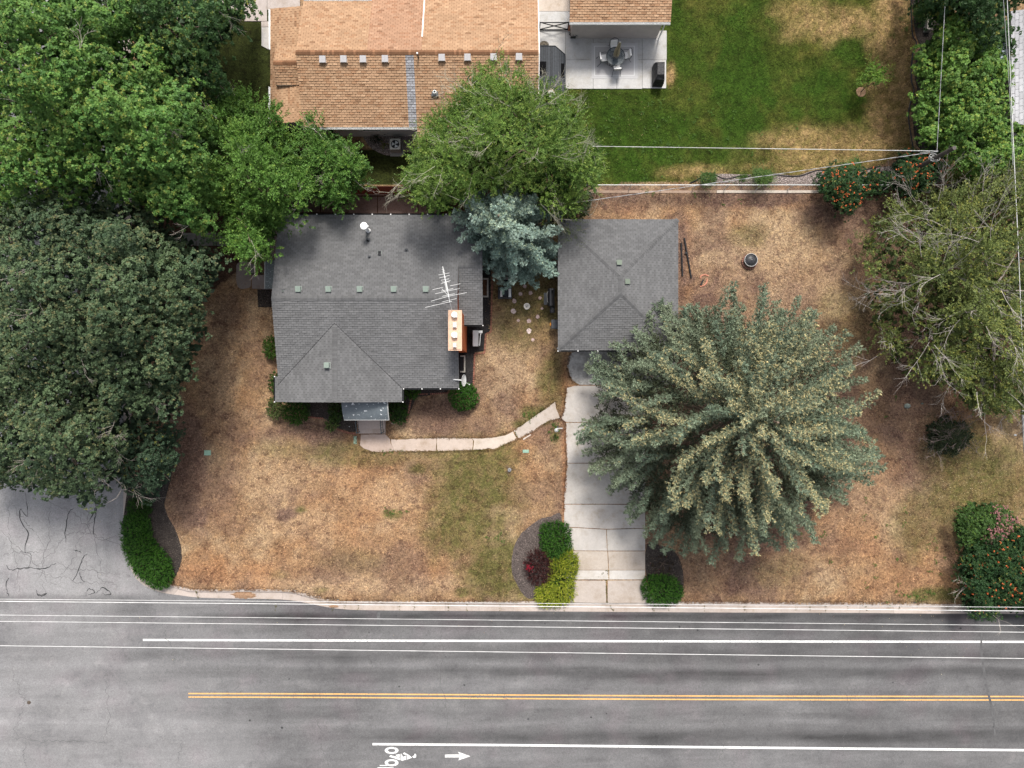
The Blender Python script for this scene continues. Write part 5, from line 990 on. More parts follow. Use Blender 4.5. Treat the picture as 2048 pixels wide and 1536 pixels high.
def rock(px, py, r, c, lab, sq=.5):
    x, y, _ = P(px, py); mb = MB(); n = 8; rr = r * H / F; vs = []
    for k, (f, z) in enumerate(((1, -.03), (.95, rr * .35), (.55, rr * .8))):
        for i in range(n): a = 2 * math.pi * i / n; q = rr * f * random.uniform(.8, 1.1); vs.append((x + q * math.cos(a), y + q * sq * 1.5 * math.sin(a), z))
    vs.append((x, y, rr * .9)); mb.add(vs, [(k * n + i, k * n + (i + 1) % n, (k + 1) * n + (i + 1) % n, (k + 1) * n + i) for k in (0, 1) for i in range(n)] + [(2 * n + i, 2 * n + (i + 1) % n, 3 * n) for i in range(n)])
    tag(mb.build('rock', mat('rock_grey', c, noise=((9, .25),))), lab, 'rock')
rock(1814, 812, 7, (.20, .23, .21), 'flat grey-green rock in the brown soil under the twiggy tree'); rock(1844, 807, 3, (.13, .16, .14), 'small dark green rock right of the flat grey rock'); rock(786, 846, 4.5, (.42, .30, .25), 'pinkish rock beside the front steps under the dark shrub'); rock(699, 853, 1.8, (.7, .68, .66), 'tiny white stone in the dark front bed'); rock(2030, 870, 3.2, (.62, .62, .62), 'white round cap on the grass at the right edge')
mb = MB(); mb.prism([P(2041, 800)[:2], P(2051, 800)[:2], P(2056, 905)[:2], P(2047, 905)[:2]], -.1, .08, c=(.45, .44, .43)); o_ = mb.build('concrete_strip', CM); o_['kind'] = 'structure'
mb = MB(); mb.prism([P(1844, -40)[:2], P(1853, -40)[:2], P(1857, 66)[:2], P(1846, 66)[:2]], -.1, .45, c=(.40, .37, .34)); tag(mb.build('low_wall', CM), 'low pale garden wall standing between the lawn bed and the green thicket', 'wall')
for i, (a, b, h) in enumerate(((1852, 0, 2.0),)): pass

# ---- utility pole and wires
bx_, by_, _ = P(1775, 366); tx_, ty_, tz_ = P(1909, 295.5, 6.62); bx_, by_ = tx_, ty_
up = thing('utility_pole', (tx_, ty_, 0), 'dark wooden utility pole rising out of the orange-flowered vine', 'utility pole')
mb = MB(); mb.tube([(tx_, ty_, 0), (tx_, ty_, 6.62)], .15, 10, r1=.115); mb.build('pole', mat('weathered_pole_wood', (.085, .075, .07), noise=((3, .25), (20, .3))), up)
ax_, ay_, az_ = P(1874, 303, 5.05)
mb = MB()
for k in range(5):
    r = .12 + .05 * k; a0 = k * 1.3; mb.tube([(tx_ - .10 + r * math.cos(a0 + t), ty_ + r * .8 * math.sin(a0 + t), 4.95 + .08 * math.sin(t * 2)) for t in np.arange(0, 4.6, .35)], .014, 4)
mb.tube([P(1860, 303, 5), P(1840, 306, 4.8), P(1830, 310, 4.2)], .012, 4); mb.tube([P(1886, 318, 5), P(1900, 335, 4.5)], .012, 4); mb.build('cable_loops', LGREY, up)
WIREM = mat('bright_wire', (.62, .62, .62), rough=.45, noise=((.6, .15), (3, .15)))
DWIRE = mat('grey_wire', (.30, .30, .31), rough=.5)
def wire(pts, r, label, group='overhead wires', m=None, sag=0.0, twist=False):
    A = [Vector(p) for p in pts]; out = []
    for a, b in zip(A, A[1:]):
        for i in range(24): t = i / 24; p = a.lerp(b, t); p.z -= 4 * sag * t * (1 - t); out.append(p)
    out.append(A[-1]); mb = MB()
    if twist:
        tot = sum((b - a).length for a, b in zip(A, A[1:])); n = int(tot / .12); 
        for ph in (0, math.pi):
            q = []
            for i in range(n): 
                t = i / n * (len(out) - 1); k = int(t); p = out[k].lerp(out[min(k + 1, len(out) - 1)], t - k); a = ph + i * .6; q.append(p + Vector((0, math.cos(a) * r * .7, math.sin(a) * r * .7)))
            mb.tube(q, r * .55, 4, m=0 if ph == 0 else 1)
        o = mb.build('overhead_wire', [m or WIREM, DWIRE])
    else: mb.tube(out, r, 5); o = mb.build('overhead_wire', m or WIREM)
    return tag(o, label, 'wire', group)
Zs = 8.6
def road_wire(p0, p1, z, r, lab):
    a, b = np.array(p0, float), np.array(p1, float); d = (b - a) / (b[0] - a[0]); wire([P(*(a + d * (-1500 - a[0])), z), P(*((a + b) / 2), z), P(*(b + d * (3500 - b[0])), z)], r, lab, m=WIREM)
road_wire((0, 1202.6), (2048, 1222), 8.0, .020, 'thick white overhead wire that follows the kerb, nearest the lawn'); road_wire((980, 1206), (2048, 1214.5), 7.6, .012, 'thin overhead wire just above the kerb wire on the right half')
road_wire((0, 1230), (2048, 1251), 8.8, .013, 'upper wire of the close pair over the road'); road_wire((0, 1242.6), (2048, 1264.4), 8.8, .015, 'lower wire of the close pair over the road'); road_wire((0, 1291.4), (2048, 1317), 9.6, .016, 'lowest overhead wire, sloping across below the painted lane line')
wire([P(1876, 302, 5.1), P(1075, 291, 2.5)], .017, 'pale cable across the green lawn from the pole to the willow'); wire([P(1876, 303, 5.0), P(966, 431, 2.9)], .018, 'twisted service cable slanting from the pole across the back yard fence', twist=True, m=WIREM)
wire([P(1874, 301, 5.2), P(1890.5, 0, 6.0), P(1920, -500, 6.5)], .019, 'pale cable running north from the pole over the thicket', twist=True)
wire([P(2014, -300, 7.2), P(2014.5, 0, 7.2), P(2025, 250, 6.8), P(2036, 480, 6.5), P(2049, 800, 6)], .017, 'bright wire along the edge of the pale roof'); wire([P(2005, -300, 7.4), P(2007, 0, 7.4), P(2019, 180, 7), P(2026, 330, 7)], .012, 'darker thin wire left of the bright wire at the pale roof', m=DWIRE)
# ================================================================ vegetation
def nrm(a): return a / (np.linalg.norm(a, axis=-1, keepdims=True) + 1e-9)
class Leaves:
    """many small folded leaves, gathered into one mesh"""
    def __init__(s): s.V = []; s.C = []
    def add(s, P_, D, N, ln, wd, col, fold=.15):
        S = nrm(np.cross(D, N)); ln = np.broadcast_to(np.asarray(ln, float), P_.shape[:1])[:, None]; wd = np.broadcast_to(np.asarray(wd, float), P_.shape[:1])[:, None]
        mid = P_ + D * ln * .48
        s.V.append(np.stack([P_, mid + S * wd * .5 + N * wd * fold, P_ + D * ln - N * ln * .08, mid - S * wd * .5 + N * wd * fold], 1)); s.C.append(np.broadcast_to(col, (len(P_), 3)))
    def shoots(s, o, d, L, n, ll, lw, fwd=.6, out=.8, col=(.1, .2, .05), cvar=.15, droop=.0, up=.35, t0=.1, tipcol=None, tipk=None, width_t=True):
        """o,d: (S,3) shoot origins and directions; n leaves along each, spiralling"""
        S_ = len(o)
        if S_ == 0: return
        rng = RNG; L = np.broadcast_to(np.asarray(L, float), (S_,)); d = nrm(d)
        a = nrm(np.cross(d, nrm(rng.normal(size=(S_, 3))))); b = np.cross(d, a)
        t = (t0 + (1 - t0) * (np.arange(n) + rng.random((S_, n)) * .8) / n); ph = np.arange(n)[None] * 2.4 + rng.random((S_, 1)) * 6.28 + rng.random((S_, n)) * .8
        p = o[:, None] + d[:, None] * (L[:, None] * t)[..., None]; p[..., 2] -= droop * (t ** 2) * L[:, None]
        side = a[:, None] * np.cos(ph)[..., None] + b[:, None] * np.sin(ph)[..., None]
        D = nrm(d[:, None] * fwd + side * out + np.array((0, 0, -droop * .6)))
        Nn = np.array((0, 0, 1.0)) + rng.normal(size=D.shape) * up; Nn = nrm(Nn - D * (Nn * D).sum(-1, keepdims=True))
        sz = (1 - .25 * t * (1 if width_t else 0)) * rng.uniform(.75, 1.2, (S_, n))
        col = np.broadcast_to(np.asarray(col, float), (S_, 3))[:, None] * rng.uniform(1 - cvar, 1 + cvar, (S_, n, 1))
        if tipcol is not None:
            k = np.clip((t - .35) * 1.7, 0, 1)[..., None] * np.broadcast_to(np.asarray(tipk, float), (S_,))[:, None, None]; col = col * (1 - k) + np.array(tipcol) * k * rng.uniform(.75, 1.2, (S_, n, 1))
        s.add(p.reshape(-1, 3), D.reshape(-1, 3), Nn.reshape(-1, 3), (ll * sz).reshape(-1), (lw * sz).reshape(-1), col.reshape(-1, 3))
    def count(s): return sum(len(v) for v in s.V)
    def build(s, name, m, parent):
        V = np.concatenate(s.V).reshape(-1, 3); C = np.concatenate(s.C); n = len(C)
        return np_mesh(name, V, np.arange(4 * n).reshape(n, 4), m, parent, fcol=np.clip(C, .003, 1), kind='stuff')

TRI = {}
def sample_poly(poly, step, jit=.45, seed=0):
    poly = [tuple(p) for p in poly]; rng = np.random.default_rng(1000 + seed)
    x0, x1 = min(p[0] for p in poly), max(p[0] for p in poly); y0, y1 = min(p[1] for p in poly), max(p[1] for p in poly)
    xs = np.arange(x0, x1 + step, step); ys = np.arange(y0, y1 + step, step * .87); X, Y = np.meshgrid(xs, ys)
    X = X + (np.arange(len(ys)) % 2)[:, None] * step / 2; X = X + rng.uniform(-jit, jit, X.shape) * step; Y = Y + rng.uniform(-jit, jit, X.shape) * step
    m = in_poly(X, Y, poly); X, Y = X[m], Y[m]; return X, Y, edge_dist(X, Y, poly)
def Pv(px, py, z):
    s = (H - z) / F; return np.stack([(px - 1024) * s, (768 - py) * s, z], -1)

def limbs(root, base, top, targets, r0, m=BARK, name_t='trunk', lean=.5, n_limbs=14, seed=3):
    """tapered trunk and limbs reaching towards points inside the crown"""
    rnd = random.Random(seed); mb = MB(); base = Vector(base); top = Vector(top)
    mid = base.lerp(top, .5) + Vector((rnd.uniform(-.3, .3), rnd.uniform(-.3, .3), 0)); trunk = [base - Vector((0, 0, .3)), base + Vector((0, 0, .3)), base.lerp(mid, .6), mid, mid.lerp(top, .5), top]
    mb.tube(trunk[:2], r0 * 1.35, 10, r1=r0); mb.tube(trunk[1:], r0, 10, r1=r0 * .35); mb.build(name_t, m, root)
    for i in rnd.sample(range(len(targets)), min(n_limbs, len(targets))):
        t = rnd.uniform(.3, .95); s = base.lerp(mid, t * 2) if t < .5 else mid.lerp(top, t * 2 - 1); e = Vector(targets[i]); k = s.lerp(e, .5) + Vector((0, 0, (e - s).length * .08))
        mb = MB(); mb.tube([s, s.lerp(k, .5) + Vector((0, 0, .1)), k, k.lerp(e, .5), e], r0 * .38 * (1 - t * .5), 6, r1=.02)
        for _ in range(3):
            q = k.lerp(e, rnd.uniform(.1, .8)); q2 = q + Vector((rnd.uniform(-1, 1), rnd.uniform(-1, 1), rnd.uniform(.1, .6))); mb.tube([q, q.lerp(q2, .5) + Vector((0, 0, .08)), q2], .035, 4, r1=.012)
        mb.build('limb', m, root)
def twig_part(root, starts, dirs, L, m=TWIG, seed=1, r=.014, name='bare_twigs', rec=2, spread=.9, up=.12):
    rnd = random.Random(seed); mb = MB()
    def grow(p, d, l, rr, k):
        pts = [p]; q = Vector(p); dd = Vector(d).normalized()
        for _ in range(3):
            dd = (dd + Vector((rnd.uniform(-.22, .22), rnd.uniform(-.22, .22), rnd.uniform(-.14, .14) + up * .25))).normalized(); q = q + dd * l / 3; pts.append(tuple(q))
        mb.tube(pts, rr, 3, r1=rr * .45)
        if k > 0:
            for _ in range(rnd.randint(3, 5)):
                b = Vector(pts[rnd.randint(1, 3)]); a = rnd.uniform(-spread, spread); ca, sa = math.cos(a), math.sin(a)
                grow(tuple(b), (dd.x * ca - dd.y * sa, dd.x * sa + dd.y * ca, dd.z + rnd.uniform(-.2, .2)), l * rnd.uniform(.4, .7), rr * .6, k - 1)
    for p, d in zip(starts, dirs): grow(tuple(p), tuple(d), L * rnd.uniform(.6, 1.2), r, rec)
    return mb.build(name, m, root, kind='stuff')

def crown(name, label, cat, outline, zb, zt, base, style, cols, clump=34, clump_r=.75, ros=46, seed=1, gap=.12, tipk=.3, tip=(.30, .28, .05), group=None, r0=.3, trunk_top=None, twigs=0, twig_l=1.2, twig_m=TWIG, leaf=None, lump=1.0, core=None, flat=.85, dome=.55, bark=BARK, small=False, lean_out=.25, gapf=None):
    """broadleaf tree: leaf clumps spread through a domed volume; style 'rosette' or 'spiky'"""
    rng = np.random.default_rng(seed); poly = [tuple(p) for p in outline]
    cx = sum(p[0] for p in poly) / len(poly); cy = sum(p[1] for p in poly) / len(poly)
    x, y, d = sample_poly(poly, clump, .42, seed); m = d > clump * .22
    x, y, d = x[m], y[m], d[m]; dm = d.max()
    f = np.clip(d / dm, 0, 1) ** dome; z = zb + (zt - zb) * f + (fbm(x, y, 1 / 52., seed, 3) - .5) * 5.0 * lump * (1 if zt > 6 else .6) + rng.uniform(-.8, .8, x.shape) * lump
    z = np.maximum(z, .35 * zb + .2); keep = rng.random(x.shape) > (gap * (d > clump * .8) if gapf is None else gapf(x, y))
    x, y, z, d = x[keep], y[keep], z[keep], d[keep]
    root = thing(name, P(*base), label, cat, group)
    ctr = Pv(x, y, z); T = np.array(P(cx, cy, zb)); outw = ctr - T; outw[:, 2] = 0; outw = nrm(outw)
    L = Leaves(); base_z = zb
    for layer in (0, 1):
        if layer == 1:   # inner, lower foliage
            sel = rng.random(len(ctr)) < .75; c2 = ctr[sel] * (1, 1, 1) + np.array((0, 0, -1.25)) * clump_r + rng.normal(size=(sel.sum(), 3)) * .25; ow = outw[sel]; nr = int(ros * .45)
        else: c2, ow, nr = ctr, outw, ros
        K = len(c2)
        if K == 0: continue
        th = rng.random((K, nr)) * 2 * np.pi; cz = rng.uniform(-.1 if layer == 0 else 0, 1, (K, nr)); sr = np.sqrt(np.clip(1 - cz ** 2, 0, 1))
        # lumpy, elongated clumps: the radius varies with direction
        kr = clump_r * rng.uniform(.7, 1.25, (K, 1)); lob = 1 + .28 * np.sin(3 * th + rng.random((K, 1)) * 6.28) + .16 * np.sin(5 * th + rng.random((K, 1)) * 6.28); rr = kr * lob * rng.uniform(.86, 1.04, (K, nr))
        dirs = np.stack([sr * np.cos(th), sr * np.sin(th), cz * flat], -1)
        el = rng.uniform(.75, 1.35, (K, 1, 1)); dd = dirs * rr[..., None]; along = (dd * ow[:, None]).sum(-1, keepdims=True); dd = dd + ow[:, None] * along * (el - 1)
        o = c2[:, None] + dd; cc = rng.random((K, 1)); cc = cc * .6 + rng.random((K, nr)) * .4
        c0, c1 = np.array(cols[0]), np.array(cols[1]); col = c0 + (c1 - c0) * cc[..., None]
        col = col * rng.uniform(.85, 1.15, (K, 1, 1)); col = col * (1 if layer == 0 else .8)  # lower layer coloured darker to stand for shade between clumps
        tk = (rng.random((K, nr)) < tipk * (.35 + 1.2 * np.clip(fbm(c2[:, 0], c2[:, 1], .35, seed + 60, 3) - .25, 0, 1))[:, None] * 1.6) * rng.uniform(.3, 1.0, (K, nr)) * (layer == 0)
        dn = nrm(dirs * (1, 1, .8) + np.array((0, 0, .35)) + ow[:, None] * lean_out + rng.normal(size=dirs.shape) * .22)
        o2 = o.reshape(-1, 3); dn = dn.reshape(-1, 3); col = col.reshape(-1, 3); tk = tk.reshape(-1)
        ok = o2[:, 2] > .12; o2, dn, col, tk = o2[ok], dn[ok], col[ok], tk[ok]
        if style == 'rosette':
            ll, lw, nl = leaf or (.17, .125, 7); L.shoots(o2, dn, .12, nl, ll, lw, fwd=.25, out=1, col=col, up=.35, tipcol=tip, tipk=tk, droop=.3)
        elif style == 'spiky':
            ll, lw, nl = leaf or (.15, .088, 10); L.shoots(o2 - dn * .2, dn + np.array((0, 0, .15)), rng.uniform(.35, .8, len(o2)), nl, ll, lw, fwd=.8, out=.75, col=col, up=.5, tipcol=tip, tipk=tk)
    # deeper foliage inside the crown, shade put in by darkening its colour
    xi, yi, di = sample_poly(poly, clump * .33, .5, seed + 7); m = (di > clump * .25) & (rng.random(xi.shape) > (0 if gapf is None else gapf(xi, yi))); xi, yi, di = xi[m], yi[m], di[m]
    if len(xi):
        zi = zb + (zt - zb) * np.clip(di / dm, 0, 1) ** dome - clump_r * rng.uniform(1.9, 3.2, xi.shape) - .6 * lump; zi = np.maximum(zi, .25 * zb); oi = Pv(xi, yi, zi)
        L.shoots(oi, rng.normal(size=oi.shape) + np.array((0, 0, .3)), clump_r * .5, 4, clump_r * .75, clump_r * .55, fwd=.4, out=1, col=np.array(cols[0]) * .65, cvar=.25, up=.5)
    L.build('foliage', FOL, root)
    ti = ctr[::max(1, len(ctr) // 24)] - np.array((0, 0, clump_r * .8)); tz = zt * .8 if not trunk_top else trunk_top
    bx, by, _ = P(*base); tt = Pv(np.array(float(cx)), np.array(float(cy)), tz)
    if not small: limbs(root, (bx, by, 0), (bx * .6 + tt[0] * .4, by * .6 + tt[1] * .4, tz), [tuple(q) for q in ti], r0, m=bark, n_limbs=14, seed=seed)
    else:
        mb = MB(); mb.tube([(bx, by, 0), (bx * .5 + tt[0] * .5, by * .5 + tt[1] * .5, zt * .6)], r0, 7, r1=r0 * .4)
        for q in ti[:10]: mb.tube([(bx, by, zt * .25), tuple((np.array((bx, by, zt * .3)) + q) / 2 + (0, 0, .1)), tuple(q)], r0 * .4, 4, r1=.008)
        mb.build('stem', bark, root)
    if twigs:
        k = rng.integers(0, len(ctr), twigs); st_ = ctr[k] + rng.normal(size=(twigs, 3)) * .3 + np.array((0, 0, clump_r * .35)); dr = outw[k] * .8 + rng.normal(size=(twigs, 3)) * .6 + np.array((0, 0, .25)); twig_part(root, st_, dr, twig_l, twig_m, seed)
    print(name, 'leaves', L.count(), 'clumps', len(ctr)); return root, ctr

S1 = smooth_poly([(-80, -80), (225, -80), (262, 30), (330, 88), (345, 150), (395, 200), (412, 250), (425, 330), (415, 400), (435, 440), (400, 470), (330, 440), (250, 400), (170, 395), (80, 395), (-80, 400)], 3)
crown('maple_tree', 'very large bright green maple with yellowish tips filling the upper left corner', 'tree', S1, 5.5, 11.5, (170, 240), 'rosette', ((.062, .155, .034), (.150, .275, .058)), clump=35, clump_r=.68, ros=54, seed=2, lump=1.3, tipk=.28, tip=(.30, .32, .06), group='big maples on the left', r0=.42, twigs=16, twig_l=1.1)
crown('maple_tree', 'darker green maple at the top, between the bright maple and the pale driveway', 'tree', smooth_poly([(240, -80), (470, -80), (492, 20), (480, 60), (450, 85), (430, 130), (462, 160), (440, 190), (400, 195), (380, 230), (340, 190), (330, 110), (262, 60)], 3), 4.0, 9.0, (370, 130), 'rosette', ((.045, .105, .040), (.085, .165, .040)), clump=30, clump_r=.66, ros=42, seed=3, tipk=.2, tip=(.27, .27, .05), group='big maples on the left', r0=.25, gap=.2, twigs=5)
SD = smooth_poly([(-80, 395), (60, 385), (110, 372), (180, 398), (262, 395), (330, 440), (395, 490), (436, 520), (447, 545), (420, 600), (405, 680), (385, 720), (380, 770), (330, 800), (200, 800), (60, 790), (-80, 800)], 3)
crown('purple_green_maple', 'huge dark green maple with brownish seed tips at the left edge, north of the crossing', 'tree', SD, 4.5, 10.8, (190, 640), 'rosette', ((.046, .084, .044), (.120, .175, .082)), clump=34, clump_r=.64, ros=54, seed=4, tipk=.32, tip=(.21, .19, .08), group='big maples on the left', r0=.45, leaf=(.155, .115, 6), twigs=14, twig_l=1.1, lump=1.2)
crown('purple_green_maple', 'dark green maple whose crown hangs over the side street pavement at lower left', 'tree', smooth_poly([(-80, 770), (60, 775), (200, 760), (300, 750), (355, 755), (378, 765), (362, 800), (358, 830), (300, 850), (250, 880), (235, 950), (212, 985), (165, 1008), (135, 992), (70, 985), (10, 962), (-80, 965)], 3), 3.6, 8.8, (190, 830), 'rosette', ((.046, .082, .044), (.115, .168, .076)), clump=34, clump_r=.64, ros=54, seed=5, tipk=.28, tip=(.21, .19, .08), group='big maples on the left', r0=.35, leaf=(.155, .115, 6), twigs=22, twig_l=1.3, lump=1.2, gap=.2)
crown('small_maple', 'small dark green tree between the big dark maple and the kidney shaped mulch bed', 'tree', smooth_poly([(225, 860), (330, 845), (352, 880), (356, 920), (345, 950), (320, 985), (295, 999), (262, 985), (235, 965), (222, 905)], 3), 1.8, 5.2, (290, 925), 'rosette', ((.034, .068, .036), (.055, .092, .050)), clump=24, clump_r=.5, ros=40, seed=6, tipk=.1, group='big maples on the left', r0=.14, leaf=(.13, .09, 7), twigs=6, gap=.05)
crown('elm_tree', 'bright green elm with spiky shoots just north-west of the grey roof', 'tree', smooth_poly([(402, 300), (415, 230), (450, 195), (480, 178), (520, 215), (560, 222), (560, 250), (590, 290), (612, 340), (620, 395), (605, 425), (575, 430), (553, 470), (540, 520), (510, 530), (470, 510), (445, 480), (462, 450), (430, 420), (405, 380)], 3), 3.6, 7.4, (500, 370), 'spiky', ((.075, .170, .030), (.125, .240, .044)), clump=27, clump_r=.55, ros=34, seed=7, tipk=.25, tip=(.20, .30, .05), group='bright green trees north of the grey roof', r0=.22, gap=.06, twigs=6, lump=.8)
crown('elm_tree', 'smaller bright green elm between the tan roof and the grey roof', 'tree', smooth_poly([(600, 300), (612, 255), (640, 236), (662, 262), (690, 270), (715, 300), (742, 330), (742, 350), (718, 372), (712, 400), (690, 415), (670, 425), (640, 402), (605, 395), (590, 350)], 3), 2.8, 5.8, (655, 340), 'spiky', ((.070, .160, .030), (.115, .225, .042)), clump=25, clump_r=.5, ros=34, seed=8, tipk=.25, tip=(.20, .30, .05), group='bright green trees north of the grey roof', r0=.16, gap=.06, twigs=4, lump=.8)
SW = smooth_poly([(905, 190), (925, 150), (985, 128), (1030, 150), (1060, 165), (1090, 180), (1125, 190), (1150, 225), (1160, 270), (1190, 290), (1202, 330), (1190, 380), (1165, 395), (1160, 425), (1125, 430), (1085, 405), (1020, 384), (960, 388), (900, 415), (865, 428), (830, 400), (808, 360), (830, 300), (870, 235)], 3)
rt, cw = crown('willow_tree', 'large airy bright green tree with silvery twigs over the tan roof and the fence', 'tree', SW, 3.6, 8.2, (1000, 330), 'spiky', ((.085, .170, .032), (.185, .285, .056)), clump=25, clump_r=.60, ros=34, seed=9, tipk=.32, tip=(.28, .34, .07), r0=.28, gap=.2, leaf=(.14, .060, 12), twigs=75, twig_l=1.25, twig_m=mat('silvery_twig', (.36, .34, .27)), lump=1.3)
crown('willow_sapling', 'thin dark leaved young tree leaning over the north-west corner of the garage', 'tree', smooth_poly([(1085, 430), (1120, 400), (1180, 395), (1175, 430), (1160, 450), (1152, 480), (1135, 500), (1115, 470)], 3), 2.8, 4.2, (1120, 450), 'spiky', ((.050, .075, .020), (.10, .13, .035)), clump=22, clump_r=.45, ros=18, seed=10, tipk=.2, tip=(.2, .2, .05), r0=.06, gap=.1, leaf=(.10, .035, 7), twigs=14, twig_l=.8, twig_m=mat('silvery_brown_twig', (.28, .25, .20)), small=True)
ST = smooth_poly([(1722, 500), (1735, 450), (1768, 420), (1800, 395), (1860, 385), (1900, 360), (1935, 345), (2000, 345), (2130, 345), (2130, 820), (2040, 825), (1990, 835), (1940, 820), (1890, 775), (1840, 760), (1790, 740), (1775, 690), (1745, 660), (1740, 600), (1722, 560)], 3)
crown('locust_tree', 'wide tree with olive green leaves and many bare grey branches at the right edge', 'tree', ST, 2.6, 7.2, (1930, 600), 'spiky', ((.095, .135, .040), (.190, .225, .066)), clump=25, clump_r=.52, ros=28, seed=12, tipk=.4, tip=(.32, .31, .06), r0=.3, leaf=(.14, .088, 9), twigs=120, twig_l=1.7, twig_m=mat('bleached_grey_twig', (.37, .335, .31), noise=((3, .15),)), lump=1.3, gapf=lambda x, y: np.where(x < 1860, .62, .30), bark=mat('grey_bark', (.26, .22, .20), noise=((5, .2),)))
crown('vine_thicket', 'lush bright green thicket of big leaves between the lawn bed and the pale roof', 'thicket', smooth_poly([(1838, 100), (1862, 65), (1890, 20), (1935, 35), (1985, 75), (2010, 110), (2016, 245), (2090, 255), (2090, 350), (1990, 360), (1920, 340), (1880, 300), (1850, 290), (1822, 235), (1825, 215), (1850, 190), (1832, 150)], 3), 2.2, 4.6, (1930, 190), 'rosette', ((.085, .185, .034), (.145, .265, .050)), clump=24, clump_r=.48, ros=40, seed=13, tipk=.35, tip=(.32, .36, .06), r0=.1, gap=.04, leaf=(.17, .13, 6), lump=.7, dome=.35, small=True)
crown('dark_tree', 'dark green tree at the top right corner behind the bright thicket', 'tree', smooth_poly([(1835, -90), (2080, -90), (2080, -10), (2030, 0), (2012, 40), (2010, 110), (1960, 70), (1900, 40), (1850, 30)], 3), 3.0, 6.5, (1950, -20), 'rosette', ((.035, .080, .026), (.060, .125, .034)), clump=27, clump_r=.6, ros=40, seed=14, tipk=.1, r0=.2, gap=.1)
crown('small_shrub_tree', 'small bushy green shrub beside the low pale wall at the top of the lawn bed', 'shrub', smooth_poly([(1826, 20), (1850, 5), (1864, 15), (1860, 35), (1840, 44), (1828, 38)], 3), .5, 1.2, (1845, 26), 'spiky', ((.055, .120, .028), (.085, .170, .040)), clump=10, clump_r=.22, ros=26, seed=15, r0=.04, leaf=(.09, .04, 6), small=True, gap=0, lump=.15)
crown('sapling', 'young light green sapling on its own in the neighbour lawn with a soft shadow', 'tree', smooth_poly([(1722, 145), (1735, 133), (1743, 121), (1752, 128), (1765, 130), (1777, 141), (1768, 152), (1762, 168), (1745, 176), (1733, 168), (1722, 160)], 3), 1.7, 3.0, (1722, 184), 'spiky', ((.115, .220, .030), (.165, .290, .045)), clump=14, clump_r=.26, ros=22, seed=16, tipk=.3, tip=(.32, .38, .05), r0=.035, leaf=(.10, .05, 6), small=True, gap=.15, lump=.35)
mb = MB(); x, y, _ = P(1722, 184); mb.cyl(x, y, -.02, .03, .34, .30, 18); tag(mb.build('tree_ring', mat('bare_tree_ring', (.27, .165, .10), noise=((9, .25),))), 'round patch of bare reddish soil at the foot of the sapling', 'soil patch')

# flowers for the trumpet vines
def flowers(root, ctr, n, col, size, seed, r=.5, zoff=.3, name='blossoms'):
    rng = np.random.default_rng(seed); k = rng.integers(0, len(ctr), n); th = rng.random(n) * 6.28; rr = np.sqrt(rng.random(n)) * r
    o = ctr[k] + np.stack([np.cos(th) * rr, np.sin(th) * rr, zoff * (1 - (rr / r) ** 2 * .5) + rng.uniform(0, .12, n)], -1); L = Leaves()
    for q in range(3): L.shoots(o + rng.normal(size=o.shape) * size * .5, rng.normal(size=o.shape) + np.array((0, 0, 1.2)), size * .5, 5, size, size * .75, fwd=.5, out=1, col=col, cvar=.22, up=.3)
    return L.build(name, FOL, root)
ORG = (.75, .20, .07)
for i, (nm, lab, poly, zb, zt, base, nf, sd) in enumerate((('trumpet_vine', 'dark green trumpet vine with orange flowers sprawling over the middle of the chain link fence', [(1640, 345), (1665, 335), (1700, 328), (1730, 345), (1735, 370), (1722, 400), (1700, 425), (1660, 415), (1650, 390), (1632, 370)], 1.2, 2.8, (1690, 378), 75, 21),
        ('trumpet_vine', 'dark green trumpet vine with orange flowers climbing the wooden utility pole', [(1782, 330), (1800, 308), (1840, 300), (1878, 305), (1885, 340), (1872, 360), (1850, 385), (1815, 395), (1785, 380), (1776, 355)], 1.5, 3.6, (1800, 360), 85, 22),
        ('trumpet_vine', 'low trumpet vine between the two larger ones along the fence bed', [(1728, 350), (1750, 336), (1775, 345), (1780, 370), (1765, 388), (1735, 388), (1722, 372)], .7, 1.5, (1750, 368), 14, 23),
        ('trumpet_vine', 'big dark green trumpet vine dotted with orange flowers spilling over the kerb at lower right', [(1925, 1105), (1945, 1085), (1985, 1075), (2020, 1062), (2110, 1050), (2110, 1225), (2040, 1222), (2000, 1222), (1975, 1236), (1945, 1228), (1928, 1210), (1925, 1170), (1920, 1130)], 1.1, 2.7, (2000, 1140), 170, 24))):
    r_, c_ = crown(nm, lab, 'vine', smooth_poly(poly, 3), zb, zt, base, 'rosette', ((.022, .062, .022), (.048, .105, .030)), clump=16, clump_r=.38, ros=30, seed=sd, tipk=.08, r0=.06, leaf=(.10, .06, 8), gap=.03, lump=.35, small=True, group='orange flowering trumpet vines'); flowers(r_, c_, int(nf * .85), ORG, .062, sd, .4)
r_, c_ = crown('pink_flowering_shrub', 'green shrub with faded pink flower heads just north of the big orange flowering vine', 'shrub', smooth_poly([(1910, 1045), (1925, 1015), (1955, 1005), (2000, 1010), (2025, 1030), (2028, 1055), (1990, 1078), (1945, 1090), (1918, 1085)], 3), .9, 2.0, (1965, 1050), 'rosette', ((.048, .105, .026), (.080, .155, .034)), clump=15, clump_r=.34, ros=28, seed=25, tipk=.15, tip=(.2, .32, .05), r0=.05, leaf=(.10, .055, 7), gap=.08, lump=.3, small=True); flowers(r_, c_[c_[:, 0] > P(1935, 0)[0]], 120, (.42, .20, .20), .075, 26, .36)
st_ = [P(a, b, z) for a, b, z in ((1948, 1205, 1.2), (1942, 1180, 1.5), (1960, 1210, 1.0), (1935, 1165, 1.2))]; twig_part(r_, st_, [(-.3, 1, .3), (-.5, .6, .2), (.6, -.5, .2), (-.6, -.6, .1)], 1.3, TWIG, 5, name='dead_branches')
